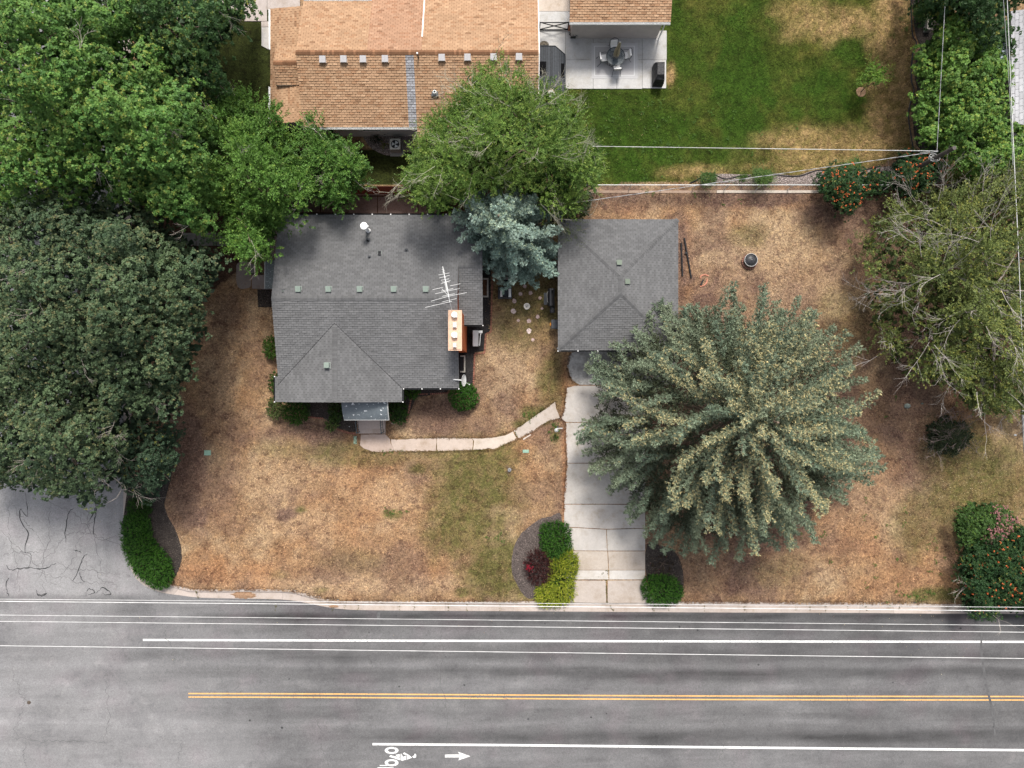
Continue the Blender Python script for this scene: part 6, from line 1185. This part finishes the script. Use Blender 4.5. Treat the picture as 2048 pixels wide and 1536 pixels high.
crown('dark_shrub', 'low dark grey-green shrub under the south end of the twiggy tree', 'shrub', smooth_poly([(1855, 850), (1880, 832), (1905, 835), (1940, 850), (1945, 880), (1925, 905), (1890, 914), (1862, 900), (1852, 875)], 3), .6, 1.5, (1895, 875), 'spiky', ((.035, .052, .024), (.065, .085, .038)), clump=15, clump_r=.32, ros=24, seed=27, tipk=0, r0=.04, leaf=(.085, .035, 6), gap=.28, lump=.5, small=True, twigs=40, twig_l=.7, twig_m=mat('mauve_twig', (.22, .17, .16)))
crown('fence_shrub', 'small light green shrub in the fence bed, westernmost of three', 'shrub', smooth_poly([(1400, 352), (1410, 344), (1428, 346), (1436, 360), (1424, 370), (1404, 368)], 3), .4, .9, (1418, 358), 'spiky', ((.075, .150, .040), (.11, .20, .055)), clump=8, clump_r=.18, ros=22, seed=28, r0=.02, leaf=(.08, .03, 6), gap=0, lump=.1, small=True)
crown('fence_shrub', 'round light green shrub in the fence bed, east of the small one', 'shrub', smooth_poly([(1506, 345), (1522, 338), (1540, 340), (1546, 355), (1536, 368), (1514, 366)], 3), .5, 1.2, (1525, 354), 'spiky', ((.085, .165, .040), (.12, .21, .055)), clump=8, clump_r=.2, ros=24, seed=29, r0=.02, leaf=(.08, .03, 6), gap=0, lump=.1, small=True)
crown('fence_shrub', 'pale green shrub just behind the middle trumpet vine', 'shrub', smooth_poly([(1684, 330), (1700, 322), (1716, 316), (1722, 330), (1706, 342), (1690, 342)], 3), .6, 1.4, (1702, 332), 'spiky', ((.10, .19, .05), (.15, .25, .07)), clump=8, clump_r=.2, ros=18, seed=30, r0=.02, leaf=(.08, .03, 6), gap=.1, lump=.2, small=True)
crown('fence_shrub', 'tiny green shrub beside the round one in the fence bed', 'shrub', smooth_poly([(1476, 352), (1488, 347), (1496, 352), (1490, 362), (1478, 362)], 3), .25, .5, (1485, 356), 'spiky', ((.075, .150, .030), (.10, .19, .045)), clump=7, clump_r=.14, ros=16, seed=31, r0=.015, leaf=(.07, .03, 5), gap=0, lump=.05, small=True)

# ---- junipers, box and other dense shrubs: short shoots all over a domed surface
def shrub(name, label, poly, h, cols, step=3.0, sl=.21, nl=9, leaf=(.085, .032), seed=1, tip=None, tipk=0, cat='shrub', group=None, edge=1.0, rough=.42, flatp=.38, out=.5, mat_=None, swirl=False, droop=.1):
    rng = np.random.default_rng(seed); poly = [tuple(p) for p in poly]; root_xy = (sum(p[0] for p in poly) / len(poly), sum(p[1] for p in poly) / len(poly)); root = thing(name, P(*root_xy), label, cat, group)
    L = Leaves(); dm = None
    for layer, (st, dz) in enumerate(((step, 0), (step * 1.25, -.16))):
        x, y, d = sample_poly(poly, st, .5, seed + layer * 50); dm = dm or d.max(); f = np.clip(d / dm, 0, 1) ** flatp
        z = h * (.18 + .82 * f) + dz + (fbm(x, y, 1 / 12., seed, 3) - .5) * rough * h; z = np.maximum(z, .08)
        o = Pv(x, y, z); c0 = Pv(np.array(root_xy[0]), np.array(root_xy[1]), np.array(0.)); ow = o - c0; ow[:, 2] = 0; ow = nrm(ow) * (1.15 - f)[:, None]
        if swirl: ow = ow * .5 + np.stack([-ow[:, 1], ow[:, 0], ow[:, 2]], -1) * .5
        n1 = rng.normal(size=o.shape); n1[:, 2] *= .4; loc = np.stack([np.cos(fbm(x, y, 1 / 9., seed + 5, 2) * 22), np.sin(fbm(x, y, 1 / 9., seed + 5, 2) * 22), x * 0], -1)
        dn = ow * out * 2 + loc * .55 + n1 * .35 + np.array((0, 0, .55)); k = rng.random(len(o))[:, None] * .6 + fbm(x, y, 1 / 10., seed + 9, 3)[:, None] * .5; k = np.clip(k, 0, 1)
        col = np.array(cols[0]) * (1 - k) + np.array(cols[1]) * k; tk = (rng.random(len(o)) < tipk) * rng.uniform(.5, 1, len(o))
        L.shoots(o, dn, sl * rng.uniform(.6, 1.35, len(o)), nl, leaf[0], leaf[1], fwd=.9, out=.6, col=col * (1 if layer == 0 else .7), cvar=.2, tipcol=tip if tip else (0, 0, 0), tipk=tk if tip else 0, up=.5, droop=droop)  # lower layer coloured darker, as shade under the outer shoots
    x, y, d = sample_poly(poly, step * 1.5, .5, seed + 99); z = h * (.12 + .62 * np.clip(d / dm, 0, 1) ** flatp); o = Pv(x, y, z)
    L.shoots(o, rng.normal(size=o.shape) + np.array((0, 0, .6)), .10, 4, .17, .12, fwd=.4, out=1, col=np.array(cols[0]) * .8, cvar=.2, up=.6)  # filling leaves, colour darkened to stand for shade within
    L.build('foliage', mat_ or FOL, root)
    mb = MB(); bx, by, _ = P(*root_xy)
    for k in range(5): a = k * 1.257; mb.tube([(bx, by, 0), (bx + .12 * math.cos(a), by + .12 * math.sin(a), h * .3), (bx + .3 * math.cos(a), by + .3 * math.sin(a), h * .6)], .03, 5, r1=.01)
    mb.build('stem', BARK, root); return root
JG = ((.014, .060, .006), (.070, .180, .020))
JUN = 'spreading junipers beside the driveway and street corner'
shrub('juniper_hedge', 'long curved dark green juniper hedge at the street corner beside the mulch bed', smooth_poly([(243, 1060), (250, 1035), (275, 1028), (300, 1040), (303, 1065), (315, 1090), (335, 1110), (346, 1140), (342, 1165), (320, 1176), (295, 1166), (268, 1140), (250, 1105)], 4), .75, JG, seed=41, group=JUN, rough=.3)
shrub('juniper_shrub', 'small rounded green juniper at the north tip of the corner hedge', smooth_poly([(258, 1015), (262, 1000), (280, 996), (300, 1002), (302, 1018), (295, 1030), (270, 1032), (258, 1027)], 4), .55, ((.022, .065, .008), (.045, .110, .014)), seed=42, group=JUN)
shrub('juniper_shrub', 'dark green juniper left of the driveway, above the golden one', smooth_poly([(1080, 1060), (1090, 1048), (1115, 1044), (1135, 1050), (1140, 1070), (1140, 1095), (1125, 1112), (1105, 1115), (1085, 1100)], 4), .8, JG, seed=43, group=JUN)
shrub('golden_juniper', 'bright yellow-green juniper with feathery tips at the driveway mouth', smooth_poly([(1105, 1120), (1118, 1105), (1135, 1098), (1150, 1112), (1154, 1135), (1145, 1165), (1146, 1190), (1130, 1205), (1105, 1210), (1080, 1206), (1073, 1180), (1090, 1165), (1100, 1150), (1102, 1135)], 4), .6, ((.065, .125, .012), (.34, .38, .030)), seed=44, sl=.30, nl=12, leaf=(.095, .034), tip=(.50, .48, .07), tipk=.4, out=.8, rough=.5, flatp=.5)
shrub('barberry_shrub', 'dark burgundy barberry with one bright red clump in the mulch left of the driveway', smooth_poly([(1050, 1130), (1058, 1108), (1078, 1098), (1092, 1105), (1100, 1125), (1103, 1145), (1092, 1165), (1070, 1168), (1056, 1152)], 4), .8, ((.040, .012, .012), (.085, .028, .024)), seed=45, sl=.26, nl=10, leaf=(.06, .032), out=.7, rough=.4, step=3.6)
r_ = bpy.data.objects['barberry_shrub']; L = Leaves(); q = Pv(1058 + RNG.normal(size=46) * 3.6, 1135 + RNG.normal(size=46) * 3.6, (.75 + RNG.random(46) * .12)); L.shoots(q, RNG.normal(size=q.shape) + np.array((0, 0, 1.2)), .16, 7, .05, .025, col=(.30, .012, .032), cvar=.25); L.build('red_new_leaves', FOL, r_)
shrub('juniper_shrub', 'rounded dark green juniper right of the driveway mouth, at the kerb', smooth_poly([(1284, 1175), (1290, 1155), (1312, 1150), (1340, 1152), (1358, 1165), (1364, 1185), (1355, 1202), (1330, 1208), (1305, 1207), (1290, 1195)], 4), .75, JG, seed=46, group=JUN)
shrub('dry_shrub', 'thin half dead brown shrub in the mulch under the edge of the big spruce', smooth_poly([(1300, 1120), (1315, 1108), (1335, 1110), (1345, 1128), (1338, 1145), (1315, 1148)], 3), .6, ((.05, .035, .02), (.085, .055, .04)), seed=47, step=8, nl=6, tip=(.28, .03, .05), tipk=.05)
HB = 'foundation shrubs round the grey-roofed house'
for lab, poly, h, c, sd in (('small green shrub against the west wall of the grey-roofed house', [(528, 690), (538, 674), (552, 676), (556, 700), (552, 714), (538, 715), (529, 704)], 1.1, ((.040, .095, .012), (.075, .150, .022)), 51),
        ('narrow green shrub at the west corner of the front gable', [(539, 765), (545, 748), (556, 750), (556, 785), (545, 784)], 1.2, ((.040, .085, .014), (.065, .125, .022)), 52),
        ('olive green shrub with a dry centre at the south-west corner of the front gable', [(536, 815), (540, 797), (556, 796), (565, 808), (564, 830), (550, 836), (538, 828)], 1.0, ((.070, .100, .030), (.115, .150, .045)), 53),
        ('rounded green shrub left in the front bed under the gable eave', [(568, 815), (575, 800), (600, 798), (616, 806), (616, 830), (602, 846), (585, 846), (570, 834)], 1.1, ((.032, .085, .010), (.060, .130, .018)), 54),
        ('sparse green shrub in the front bed just left of the awning', [(660, 812), (672, 802), (684, 806), (684, 836), (676, 842), (662, 838)], 1.0, ((.022, .058, .010), (.050, .100, .018)), 55),
        ('small pale leaved shrub at the edge of the front bed, left of the steps', [(652, 848), (660, 836), (674, 838), (676, 850), (664, 859), (653, 857)], .6, ((.075, .120, .030), (.15, .21, .06)), 56),
        ('dark green shrub right of the awning beside the steps', [(776, 810), (790, 805), (810, 808), (813, 830), (805, 846), (788, 844), (777, 832)], 1.1, ((.020, .058, .008), (.045, .095, .016)), 57),
        ('bright green shrub in the notch of the south eave', [(806, 786), (815, 778), (838, 778), (836, 790), (822, 797), (808, 794)], 1.0, ((.040, .105, .012), (.075, .165, .022)), 58)):
    shrub('foundation_shrub', lab, smooth_poly(poly, 3), h, c, step=3.2, nl=7, leaf=(.09, .05), seed=sd, group=HB, sl=.17)
shrub('clipped_dome_shrub', 'large clipped dome shaped green shrub at the south-east corner of the grey roof', smooth_poly([(898, 792), (905, 775), (925, 766), (945, 772), (956, 790), (954, 806), (940, 818), (922, 821), (906, 812)], 4), 1.35, ((.030, .105, .010), (.065, .170, .022)), step=3.0, nl=7, leaf=(.08, .04), seed=59, sl=.14, swirl=True, rough=.12, flatp=.5)
shrub('potted_foliage', 'x', smooth_poly([(1140, 68), (1144, 60), (1153, 61), (1155, 70), (1148, 75), (1141, 73)], 3), .6, ((.075, .090, .075), (.16, .18, .16)), step=4, nl=6, leaf=(.07, .03), seed=60)
# the pot's plant belongs to the pot
pf = bpy.data.objects['potted_foliage']
for ch in list(pf.children):
    ch.parent = pot; ch.location = Vector(pf.location) - Vector(pot.location)
    if ch.name.startswith('stem'): bpy.data.objects.remove(ch)
bpy.data.objects.remove(pf)
for lab, cx, cy, rx, ry, c in (('yellow-green tuft beside the square condenser', 767, 290, 6, 6, ((.12, .15, .012), (.20, .24, .02))), ('dark spiky shrub on the gravel west of the condenser', 752, 276, 11, 9, ((.02, .035, .018), (.04, .06, .03))), ('small dark weed against the tan-roofed house wall', 773, 267, 5, 5, ((.02, .03, .018), (.04, .05, .03)))):
    shrub('small_shrub', lab, [(cx + rx * math.cos(t), cy + ry * math.sin(t)) for t in np.arange(0, 6.28, .6)], .5, c, step=4, nl=7, leaf=(.09, .025), seed=int(cx), sl=.22)

# ================================================================ spruces
def plume_tree(name, label, base, poly_at, z0, z1, nz, cols, tips, seed, populate=3.2, curve=.07, per_whorl=13, needle=(.10, .030), nn=8, step=.085, width=.40, r0=.42, prof=1.25, up_tip=.5, tip_zmin=5.0, dens=1.0, droop0=-.10, core=True, skip=2, nt=4, blen=1.15, tuft=.14, rscale=1.02):
    """conifer: whorls of branches, each a feathery plume of short needled side shoots"""
    rng = np.random.default_rng(seed); root = thing(name, P(*base), label, 'tree'); bx, by, _ = P(*base)
    L = Leaves(); wood = MB(); O = []; D = []; LL = []; CC = []; TK = []; Np = 0
    poly = np.array([((px - base[0]), (base[1] - py)) for px, py in poly_at]) * 1.0
    ang = np.arctan2(poly[:, 1], poly[:, 0]); rad = np.hypot(poly[:, 0], poly[:, 1]); si = np.argsort(ang); ang, rad = ang[si], rad[si]
    Rm = lambda a: np.interp((a + np.pi) % (2 * np.pi) - np.pi, np.r_[ang[-1] - 2 * np.pi, ang, ang[0] + 2 * np.pi], np.r_[rad[-1], rad, rad[0]])
    for iz in range(nz):
        tz = (iz / (nz - 1.0)) ** 1.15; z = z0 + (z1 - z0) * tz; nb = max(5, int(per_whorl * (1 - .55 * tz) * dens)); k = (1 - tz ** prof)
        for ib in range(nb):
            a = 2 * math.pi * (ib + rng.random() * .8) / nb + iz * 2.1; kk = (1 - tz ** prof) * rng.uniform(.76, 1.02) if tz > .16 else rng.uniform(.88, 1.02)
            # silhouette radius given at the height where it is seen; keep it a real length in metres
            rr = Rm(a) * H / F * rscale * kk + .25
            if rr < .4: continue
            n = 16; t = np.linspace(0, 1, n); aa = a + (curve + rng.normal() * .20) * t * t; r = rr * t
            zz = z + droop0 * rr * np.sin(t * np.pi * .8) + up_tip * t ** 2.2 * (.6 + .6 * tz) + rng.normal() * .28
            px_ = bx + r * np.cos(aa); py_ = by + r * np.sin(aa)
            B = np.stack([px_, py_, np.maximum(zz, .5)], -1)
            wood.tube([tuple(q) for q in B[::3]] + [tuple(B[-1])], .045 * (1 - .5 * tz) + .01, 4, r1=.008)
            lp = min(populate, rr); s0 = 1 - lp / rr; m = max(4, int(lp / step)); ts = s0 + (1 - s0) * (np.arange(m) + .5) / m
            Bp = np.stack([np.interp(ts, t, B[:, j]) for j in range(3)], -1); tg = nrm(np.stack([np.interp(np.minimum(ts + .02, 1), t, B[:, j]) - np.interp(ts - .02, t, B[:, j]) for j in range(3)], -1) + 1e-6)
            sd = nrm(np.cross(tg, np.array((0, 0, 1.0)))); loc = (ts - s0) / (1 - s0); wl = width * (1.15 - .78 * loc) * rng.uniform(.6, 1.2) * (1 + .35 * np.sin(ts * 40 + rng.random() * 6))  * np.minimum(1, .4 + loc * 3)
            tipz = np.clip((z - tip_zmin) / 4.0, 0, 1); bt = rng.random() < (.30 + .55 * tipz); hue = rng.random()
            for sgn in (-1, 1, 0):
                sub = slice(None) if sgn == 0 else slice(int(rng.integers(0, skip)), None, skip); Bs, ts_, tgs, sds, locs, wls = Bp[sub], ts[sub], tg[sub], sd[sub], loc[sub], wl[sub] * blen; K = len(Bs)
                if K == 0: continue
                if sgn == 0: pts = Bs[:, None] + rng.normal(size=(K, 3, 3)) * (.055, .055, .03) + np.array((0, 0, .04)); dd = nrm(tgs * .9 + np.array((0, 0, .45)))[:, None]; lk = np.broadcast_to(locs[:, None] * .6 + .5, (K, 3))
                else:       # side branchlets, each set with tufts along its length
                    bd = nrm(tgs * rng.uniform(.7, 1.2, (K, 1)) + sds * sgn + np.array((0, 0, -.32)) + rng.normal(size=Bs.shape) * .16); q = (np.arange(nt) + .6) / nt
                    pts = Bs[:, None] + bd[:, None] * (wls[:, None] * q)[..., None] + np.array((0, 0, 1.)) * (.12 * q ** 2)[None, :, None] + rng.normal(size=(K, nt, 3)) * .03; dd = np.broadcast_to(bd[:, None], pts.shape); lk = np.broadcast_to(locs[:, None] * (.85 - .45 * q[None]) - .1 * q[None], pts.shape[:2])
                dd = nrm(dd + rng.normal(size=pts.shape) * .38 + np.array((0, 0, .30))); m_ = pts.shape[0] * pts.shape[1]; lk = np.broadcast_to(lk, pts.shape[:2]).reshape(-1)
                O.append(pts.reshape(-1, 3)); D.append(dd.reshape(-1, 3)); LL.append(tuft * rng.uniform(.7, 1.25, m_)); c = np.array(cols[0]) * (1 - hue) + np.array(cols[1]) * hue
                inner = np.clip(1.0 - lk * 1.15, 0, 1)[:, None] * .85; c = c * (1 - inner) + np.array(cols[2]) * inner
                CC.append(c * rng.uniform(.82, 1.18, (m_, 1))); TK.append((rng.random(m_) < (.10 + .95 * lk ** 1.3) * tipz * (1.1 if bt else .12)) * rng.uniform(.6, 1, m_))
    # dense interior, shade put into its dark needle colour
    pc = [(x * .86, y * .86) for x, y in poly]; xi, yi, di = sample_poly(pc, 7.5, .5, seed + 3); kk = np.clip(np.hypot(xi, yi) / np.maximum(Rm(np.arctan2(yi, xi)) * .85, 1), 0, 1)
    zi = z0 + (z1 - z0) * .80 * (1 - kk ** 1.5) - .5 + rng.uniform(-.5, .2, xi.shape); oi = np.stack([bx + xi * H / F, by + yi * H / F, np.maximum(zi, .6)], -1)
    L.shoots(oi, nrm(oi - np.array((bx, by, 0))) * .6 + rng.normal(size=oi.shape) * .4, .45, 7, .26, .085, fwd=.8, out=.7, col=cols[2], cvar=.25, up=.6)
    O, D, LL, CC, TK = map(np.concatenate, (O, D, LL, CC, TK))
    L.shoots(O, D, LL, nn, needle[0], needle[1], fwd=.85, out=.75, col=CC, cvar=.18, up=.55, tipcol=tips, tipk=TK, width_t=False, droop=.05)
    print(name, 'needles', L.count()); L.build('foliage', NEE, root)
    wood.build('branches', DTWIG, root, kind='stuff'); mb = MB(); mb.tube([(bx, by, -.2), (bx, by, .4), (bx, by, z1 * .5), (bx, by, z1 + .3)], r0, 10, r1=.05); mb.build('trunk', BARK, root)
    return root
big = [(1160, 915), (1168, 850), (1170, 790), (1192, 725), (1215, 690), (1245, 665), (1285, 630), (1330, 622), (1365, 600), (1400, 575), (1440, 610), (1500, 615), (1560, 615), (1600, 622), (1645, 655), (1700, 670), (1738, 735), (1715, 770), (1745, 860), (1770, 880), (1745, 905), (1735, 960), (1735, 990), (1700, 1030), (1660, 1060), (1610, 1090), (1560, 1095), (1500, 1118), (1440, 1120), (1380, 1105), (1320, 1110), (1300, 1075), (1250, 1020), (1215, 985), (1195, 950)]
# silhouette pixels refer to branch tips about 4 m up; express them at ground scale about the trunk foot
bpx, bpy_ = 1398, 822
zt_ = 4.0; big_g = [(1024 + (x - 1024) * (H - zt_) / H, 768 + (y - 768) * (H - zt_) / H) for x, y in big]
plume_tree('blue_spruce', 'huge spreading blue-green spruce with golden tips between garage and driveway', (bpx, bpy_), big_g, 2.2, 12.8, 25, ((.190, .255, .180), (.290, .340, .225), (.056, .066, .036)), (.64, .52, .25), 61, populate=3.0, per_whorl=16, prof=2.0, up_tip=.9, tip_zmin=4.5, width=.40, step=.115, needle=(.13, .046), nn=6)
sm_ = [(905, 425), (935, 395), (985, 398), (1050, 392), (1108, 400), (1105, 440), (1118, 480), (1126, 540), (1095, 556), (1060, 545), (1025, 553), (995, 540), (985, 512), (950, 498), (925, 470), (912, 450)]
zt_ = 3.4; sm_g = [(1024 + (x - 1024) * (H - zt_) / H, 768 + (y - 768) * (H - zt_) / H) for x, y in sm_]
plume_tree('silver_spruce', 'smaller silvery blue spruce between the grey house and the garage', (1002, 489), sm_g, 1.4, 7.4, 17, ((.29, .41, .35), (.44, .56, .48), (.10, .145, .115)), (.42, .48, .30), 62, populate=2.4, per_whorl=13, prof=1.9, up_tip=.35, tip_zmin=3.2, width=.28, step=.12, needle=(.135, .055), nn=6, r0=.16, curve=.03, nt=4, rscale=1.06)

# ================================================================ ground cover: dry grass tufts, weeds, fallen leaves
def tuft_field(name, n, region, dens_fn=None, seed=1, h=.05, lw=.022, lean=1.4, colmul=1.35, spread=.05, k=3):
    rng = np.random.default_rng(seed); px = rng.uniform(region[0], region[1], n); py = rng.uniform(region[2], region[3], n)
    ok = ~in_poly(px, py, ROADPOLY)
    for poly in AVOID: ok &= ~in_poly(px, py, poly)
    if dens_fn is not None: ok &= rng.random(n) < dens_fn(px, py)
    px, py = px[ok], py[ok]; col = ground_colour(px, py) * rng.uniform(.55, 1.0 * colmul + .35, (len(px), 1)); o = Pv(px, py, np.zeros_like(px) + .0); V = []; C = []
    for j in range(k):
        a = rng.random(len(px)) * 6.28; d = np.stack([np.cos(a), np.sin(a), np.zeros_like(a)], -1); s = np.stack([-np.sin(a), np.cos(a), np.zeros_like(a)], -1); b = o + rng.normal(size=o.shape) * (spread, spread, 0)
        hh = h * rng.uniform(.6, 1.5, (len(px), 1)); tip = b + d * hh * lean + np.array((0, 0, 1.)) * hh; w = lw * rng.uniform(.6, 1.4, (len(px), 1))
        V.append(np.stack([b - s * w, b + s * w, tip], 1)); C.append(col * rng.uniform(.8, 1.2, (len(px), 1)))
    V = np.concatenate(V).reshape(-1, 3); C = np.concatenate(C); m = len(C)
    return np_mesh(name, V, np.arange(3 * m).reshape(m, 3), mat(name + '_blades', attr=True, rough=.9, spec=.1), fcol=np.clip(C, .004, 1), kind='stuff')
AVOID = [[(545, 425), (970, 425), (970, 650), (985, 660), (970, 706), (945, 710), (945, 790), (775, 800), (775, 905), (720, 905), (715, 866), (550, 805)], [(1116, 438), (1357, 438), (1357, 702), (1116, 702)], [(530, 0), (1080, 0), (1080, 260), (830, 300), (600, 255), (530, 250)],
         [(1075, -100), (1342, -100), (1342, 180), (1075, 180)], [(1127, 700), (1291, 700), (1291, 1210), (1127, 1210)], smooth_poly([(1127, 1024), (1075, 1036), (1028, 1085), (1020, 1115), (1032, 1172), (1060, 1206), (1128, 1206)], 3),
         smooth_poly([(250, 1010), (300, 930), (350, 905), (332, 1000), (367, 1100), (350, 1165), (300, 1160), (262, 1100)], 3), [(1290, 1088), (1350, 1095), (1368, 1150), (1362, 1208), (1290, 1208)], [(776, 877), (1000, 872), (1050, 845), (1112, 803), (1120, 838), (1040, 878), (980, 900), (776, 903)]]
tuft_field('dry_grass', 74000, (262, 2060, 384, 1210), seed=71)
tuft_field('green_grass', 24000, (1132, 1826, -20, 372), seed=72, h=.045)
# taller weeds: green clumps in the lawns
L = Leaves(); rng = np.random.default_rng(73); W = []
for cx, cy, sx, sy, n in ((1260, 250, 90, 60, 60), (1880, 1120, 60, 60, 24), (1850, 1190, 50, 14, 16), (1700, 1060, 80, 80, 10), (786, 1028, 9, 5, 5), (1075, 838, 30, 12, 16), (1110, 870, 5, 10, 6), (1380, 300, 80, 50, 20), (985, 1080, 12, 6, 4), (790, 905, 30, 3, 6), (1740, 790, 40, 30, 5), (1805, 60, 10, 30, 4)):
    W.append(np.stack([cx + rng.normal(size=n) * sx, cy + rng.normal(size=n) * sy], -1))
W = np.concatenate(W); ok = ~in_poly(W[:, 0], W[:, 1], ROADPOLY)
for poly in AVOID: ok &= ~in_poly(W[:, 0], W[:, 1], poly)
W = W[ok]; o = Pv(W[:, 0], W[:, 1], np.zeros(len(W)) + .02); o = np.repeat(o, 4, 0) + rng.normal(size=(len(o) * 4, 3)) * (.09, .09, 0)
L.shoots(o, rng.normal(size=o.shape) * .5 + np.array((0, 0, 1)), .10, 6, .10, .035, fwd=.3, out=1, col=(.075, .15, .025), cvar=.35)
# weeds in the gutter joints and driveway cracks
pts = []
for x in (552, 666, 690, 716, 799, 828, 897, 934, 1000, 1128, 1307, 1338, 1408, 1489, 1592, 1620, 1651, 1694, 1732, 1798, 1860, 1895): pts += [(x + rng.normal() * 1.2, 1208 + rng.random() * 14) for _ in range(7)]
for x0, y0, x1, y1, n in ((1212, 1160, 1214, 1207, 46), (1214, 1205, 1228, 1222, 16), (1145, 1160, 1212, 1159.5, 16), (1216, 1138, 1216, 1158, 10), (1196, 1156, 1212, 1141, 10), (1030, 864, 1036, 878, 16), (1131, 1008, 1200, 1009, 8), (1240, 1056, 1280, 1057, 6), (392, 1182, 396, 1196, 16)):
    for i in range(n): t = rng.random(); pts.append((x0 + (x1 - x0) * t + rng.normal() * .6, y0 + (y1 - y0) * t + rng.normal() * .6))
pts = np.array(pts); o = Pv(pts[:, 0], pts[:, 1], np.where(pts[:, 1] > 1206, -.12, .02)); L.shoots(o, rng.normal(size=o.shape) * .5 + np.array((0, 0, .9)), .05, 6, .055, .022, fwd=.3, out=1, col=(.13, .12, .035), cvar=.4)
W2 = L.build('weeds', FOL, None)
# dry grass creeping over the slab edges
L = Leaves(); pts = []
for path_, n in (([(722, 902), (745, 905), (790, 903), (870, 903), (945, 901), (989, 900), (1014, 887), (1038, 877), (1064, 864), (1098, 842), (1119, 838)], 620), ([(782, 876), (872, 875), (943, 875), (989, 873), (1026, 861), (1065, 833), (1110, 802)], 560), ([(1133, 776), (1130, 798), (1128, 821), (1121, 837), (1131, 846), (1131, 880), (1133, 930), (1130, 980), (1127, 1022)], 520), ([(1140, 706), (1134, 735), (1140, 755), (1152, 770)], 160),
                 ([(270, 1092), (285, 1134), (310, 1157), (342, 1168), (400, 1179), (560, 1179), (600, 1185), (640, 1196), (680, 1202), (1060, 1203)], 900), ([(1370, 1204), (1920, 1207)], 620)):
    seg = [math.hypot(b[0] - a[0], b[1] - a[1]) for a, b in zip(path_, path_[1:])]; cum = np.r_[0, np.cumsum(seg)]; t = rng.random(n) * cum[-1]
    pts.append(np.stack([np.interp(t, cum, [p[0] for p in path_]), np.interp(t, cum, [p[1] for p in path_])], -1) + rng.normal(size=(n, 2)) * 1.1)
pts = np.concatenate(pts); o = Pv(pts[:, 0], pts[:, 1], np.full(len(pts), .015)); L.shoots(o, rng.normal(size=o.shape) * .6 + np.array((0, 0, .8)), .05, 6, .085, .022, fwd=.3, out=1, col=ground_colour(pts[:, 0], pts[:, 1]) * 1.05, cvar=.35)
L.build('edge_grass', GM, None)
# fallen leaves
def litter(name, spec, cols, seed, size=.05):
    rng = np.random.default_rng(seed); P2 = np.concatenate([np.stack([cx + rng.normal(size=n) * sx, cy + rng.normal(size=n) * sy], -1) for cx, cy, sx, sy, n in spec])
    ok = np.ones(len(P2), bool)
    for poly in AVOID: ok &= ~in_poly(P2[:, 0], P2[:, 1], poly)
    P2 = P2[ok]; z = np.where(in_poly(P2[:, 0], P2[:, 1], ROADPOLY), -.125, .035); o = Pv(P2[:, 0], P2[:, 1], z); a = rng.random(len(o)) * 6.28; D = nrm(np.stack([np.cos(a), np.sin(a), rng.normal(size=len(o)) * .15], -1)); N_ = nrm(np.array((0, 0, 1.)) + rng.normal(size=o.shape) * .25)
    N_ = nrm(N_ - D * (N_ * D).sum(-1, keepdims=True)); c = np.array(cols)[rng.integers(0, len(cols), len(o))] * rng.uniform(.7, 1.15, (len(o), 1)); L = Leaves(); L.add(o, D, N_, size * rng.uniform(.6, 1.5, len(o)), size * .6, c); return L.build(name, FOL, None)
litter('fallen_leaves', [(1930, 940, 80, 50, 500), (1980, 1000, 50, 60, 420), (1870, 1060, 70, 90, 550), (1880, 1215, 90, 6, 260), (1800, 900, 80, 120, 450), (1600, 1150, 150, 30, 260), (1780, 480, 60, 90, 300), (1500, 400, 200, 12, 280), (1450, 650, 180, 120, 260), (650, 860, 40, 14, 80), (1200, 400, 40, 10, 60), (500, 600, 60, 60, 60), (700, 1050, 260, 100, 220), (950, 1010, 90, 90, 110), (1250, 250, 70, 70, 90), (1860, 700, 60, 160, 300)],
       [(.55, .40, .20), (.62, .50, .26), (.45, .28, .13), (.70, .60, .38), (.30, .17, .09)], 74)
litter('red_dry_leaves', [(1840, 385, 40, 8, 500), (1480, 1130, 100, 18, 200)], [(.35, .12, .06), (.28, .14, .08), (.45, .25, .15)], 75)
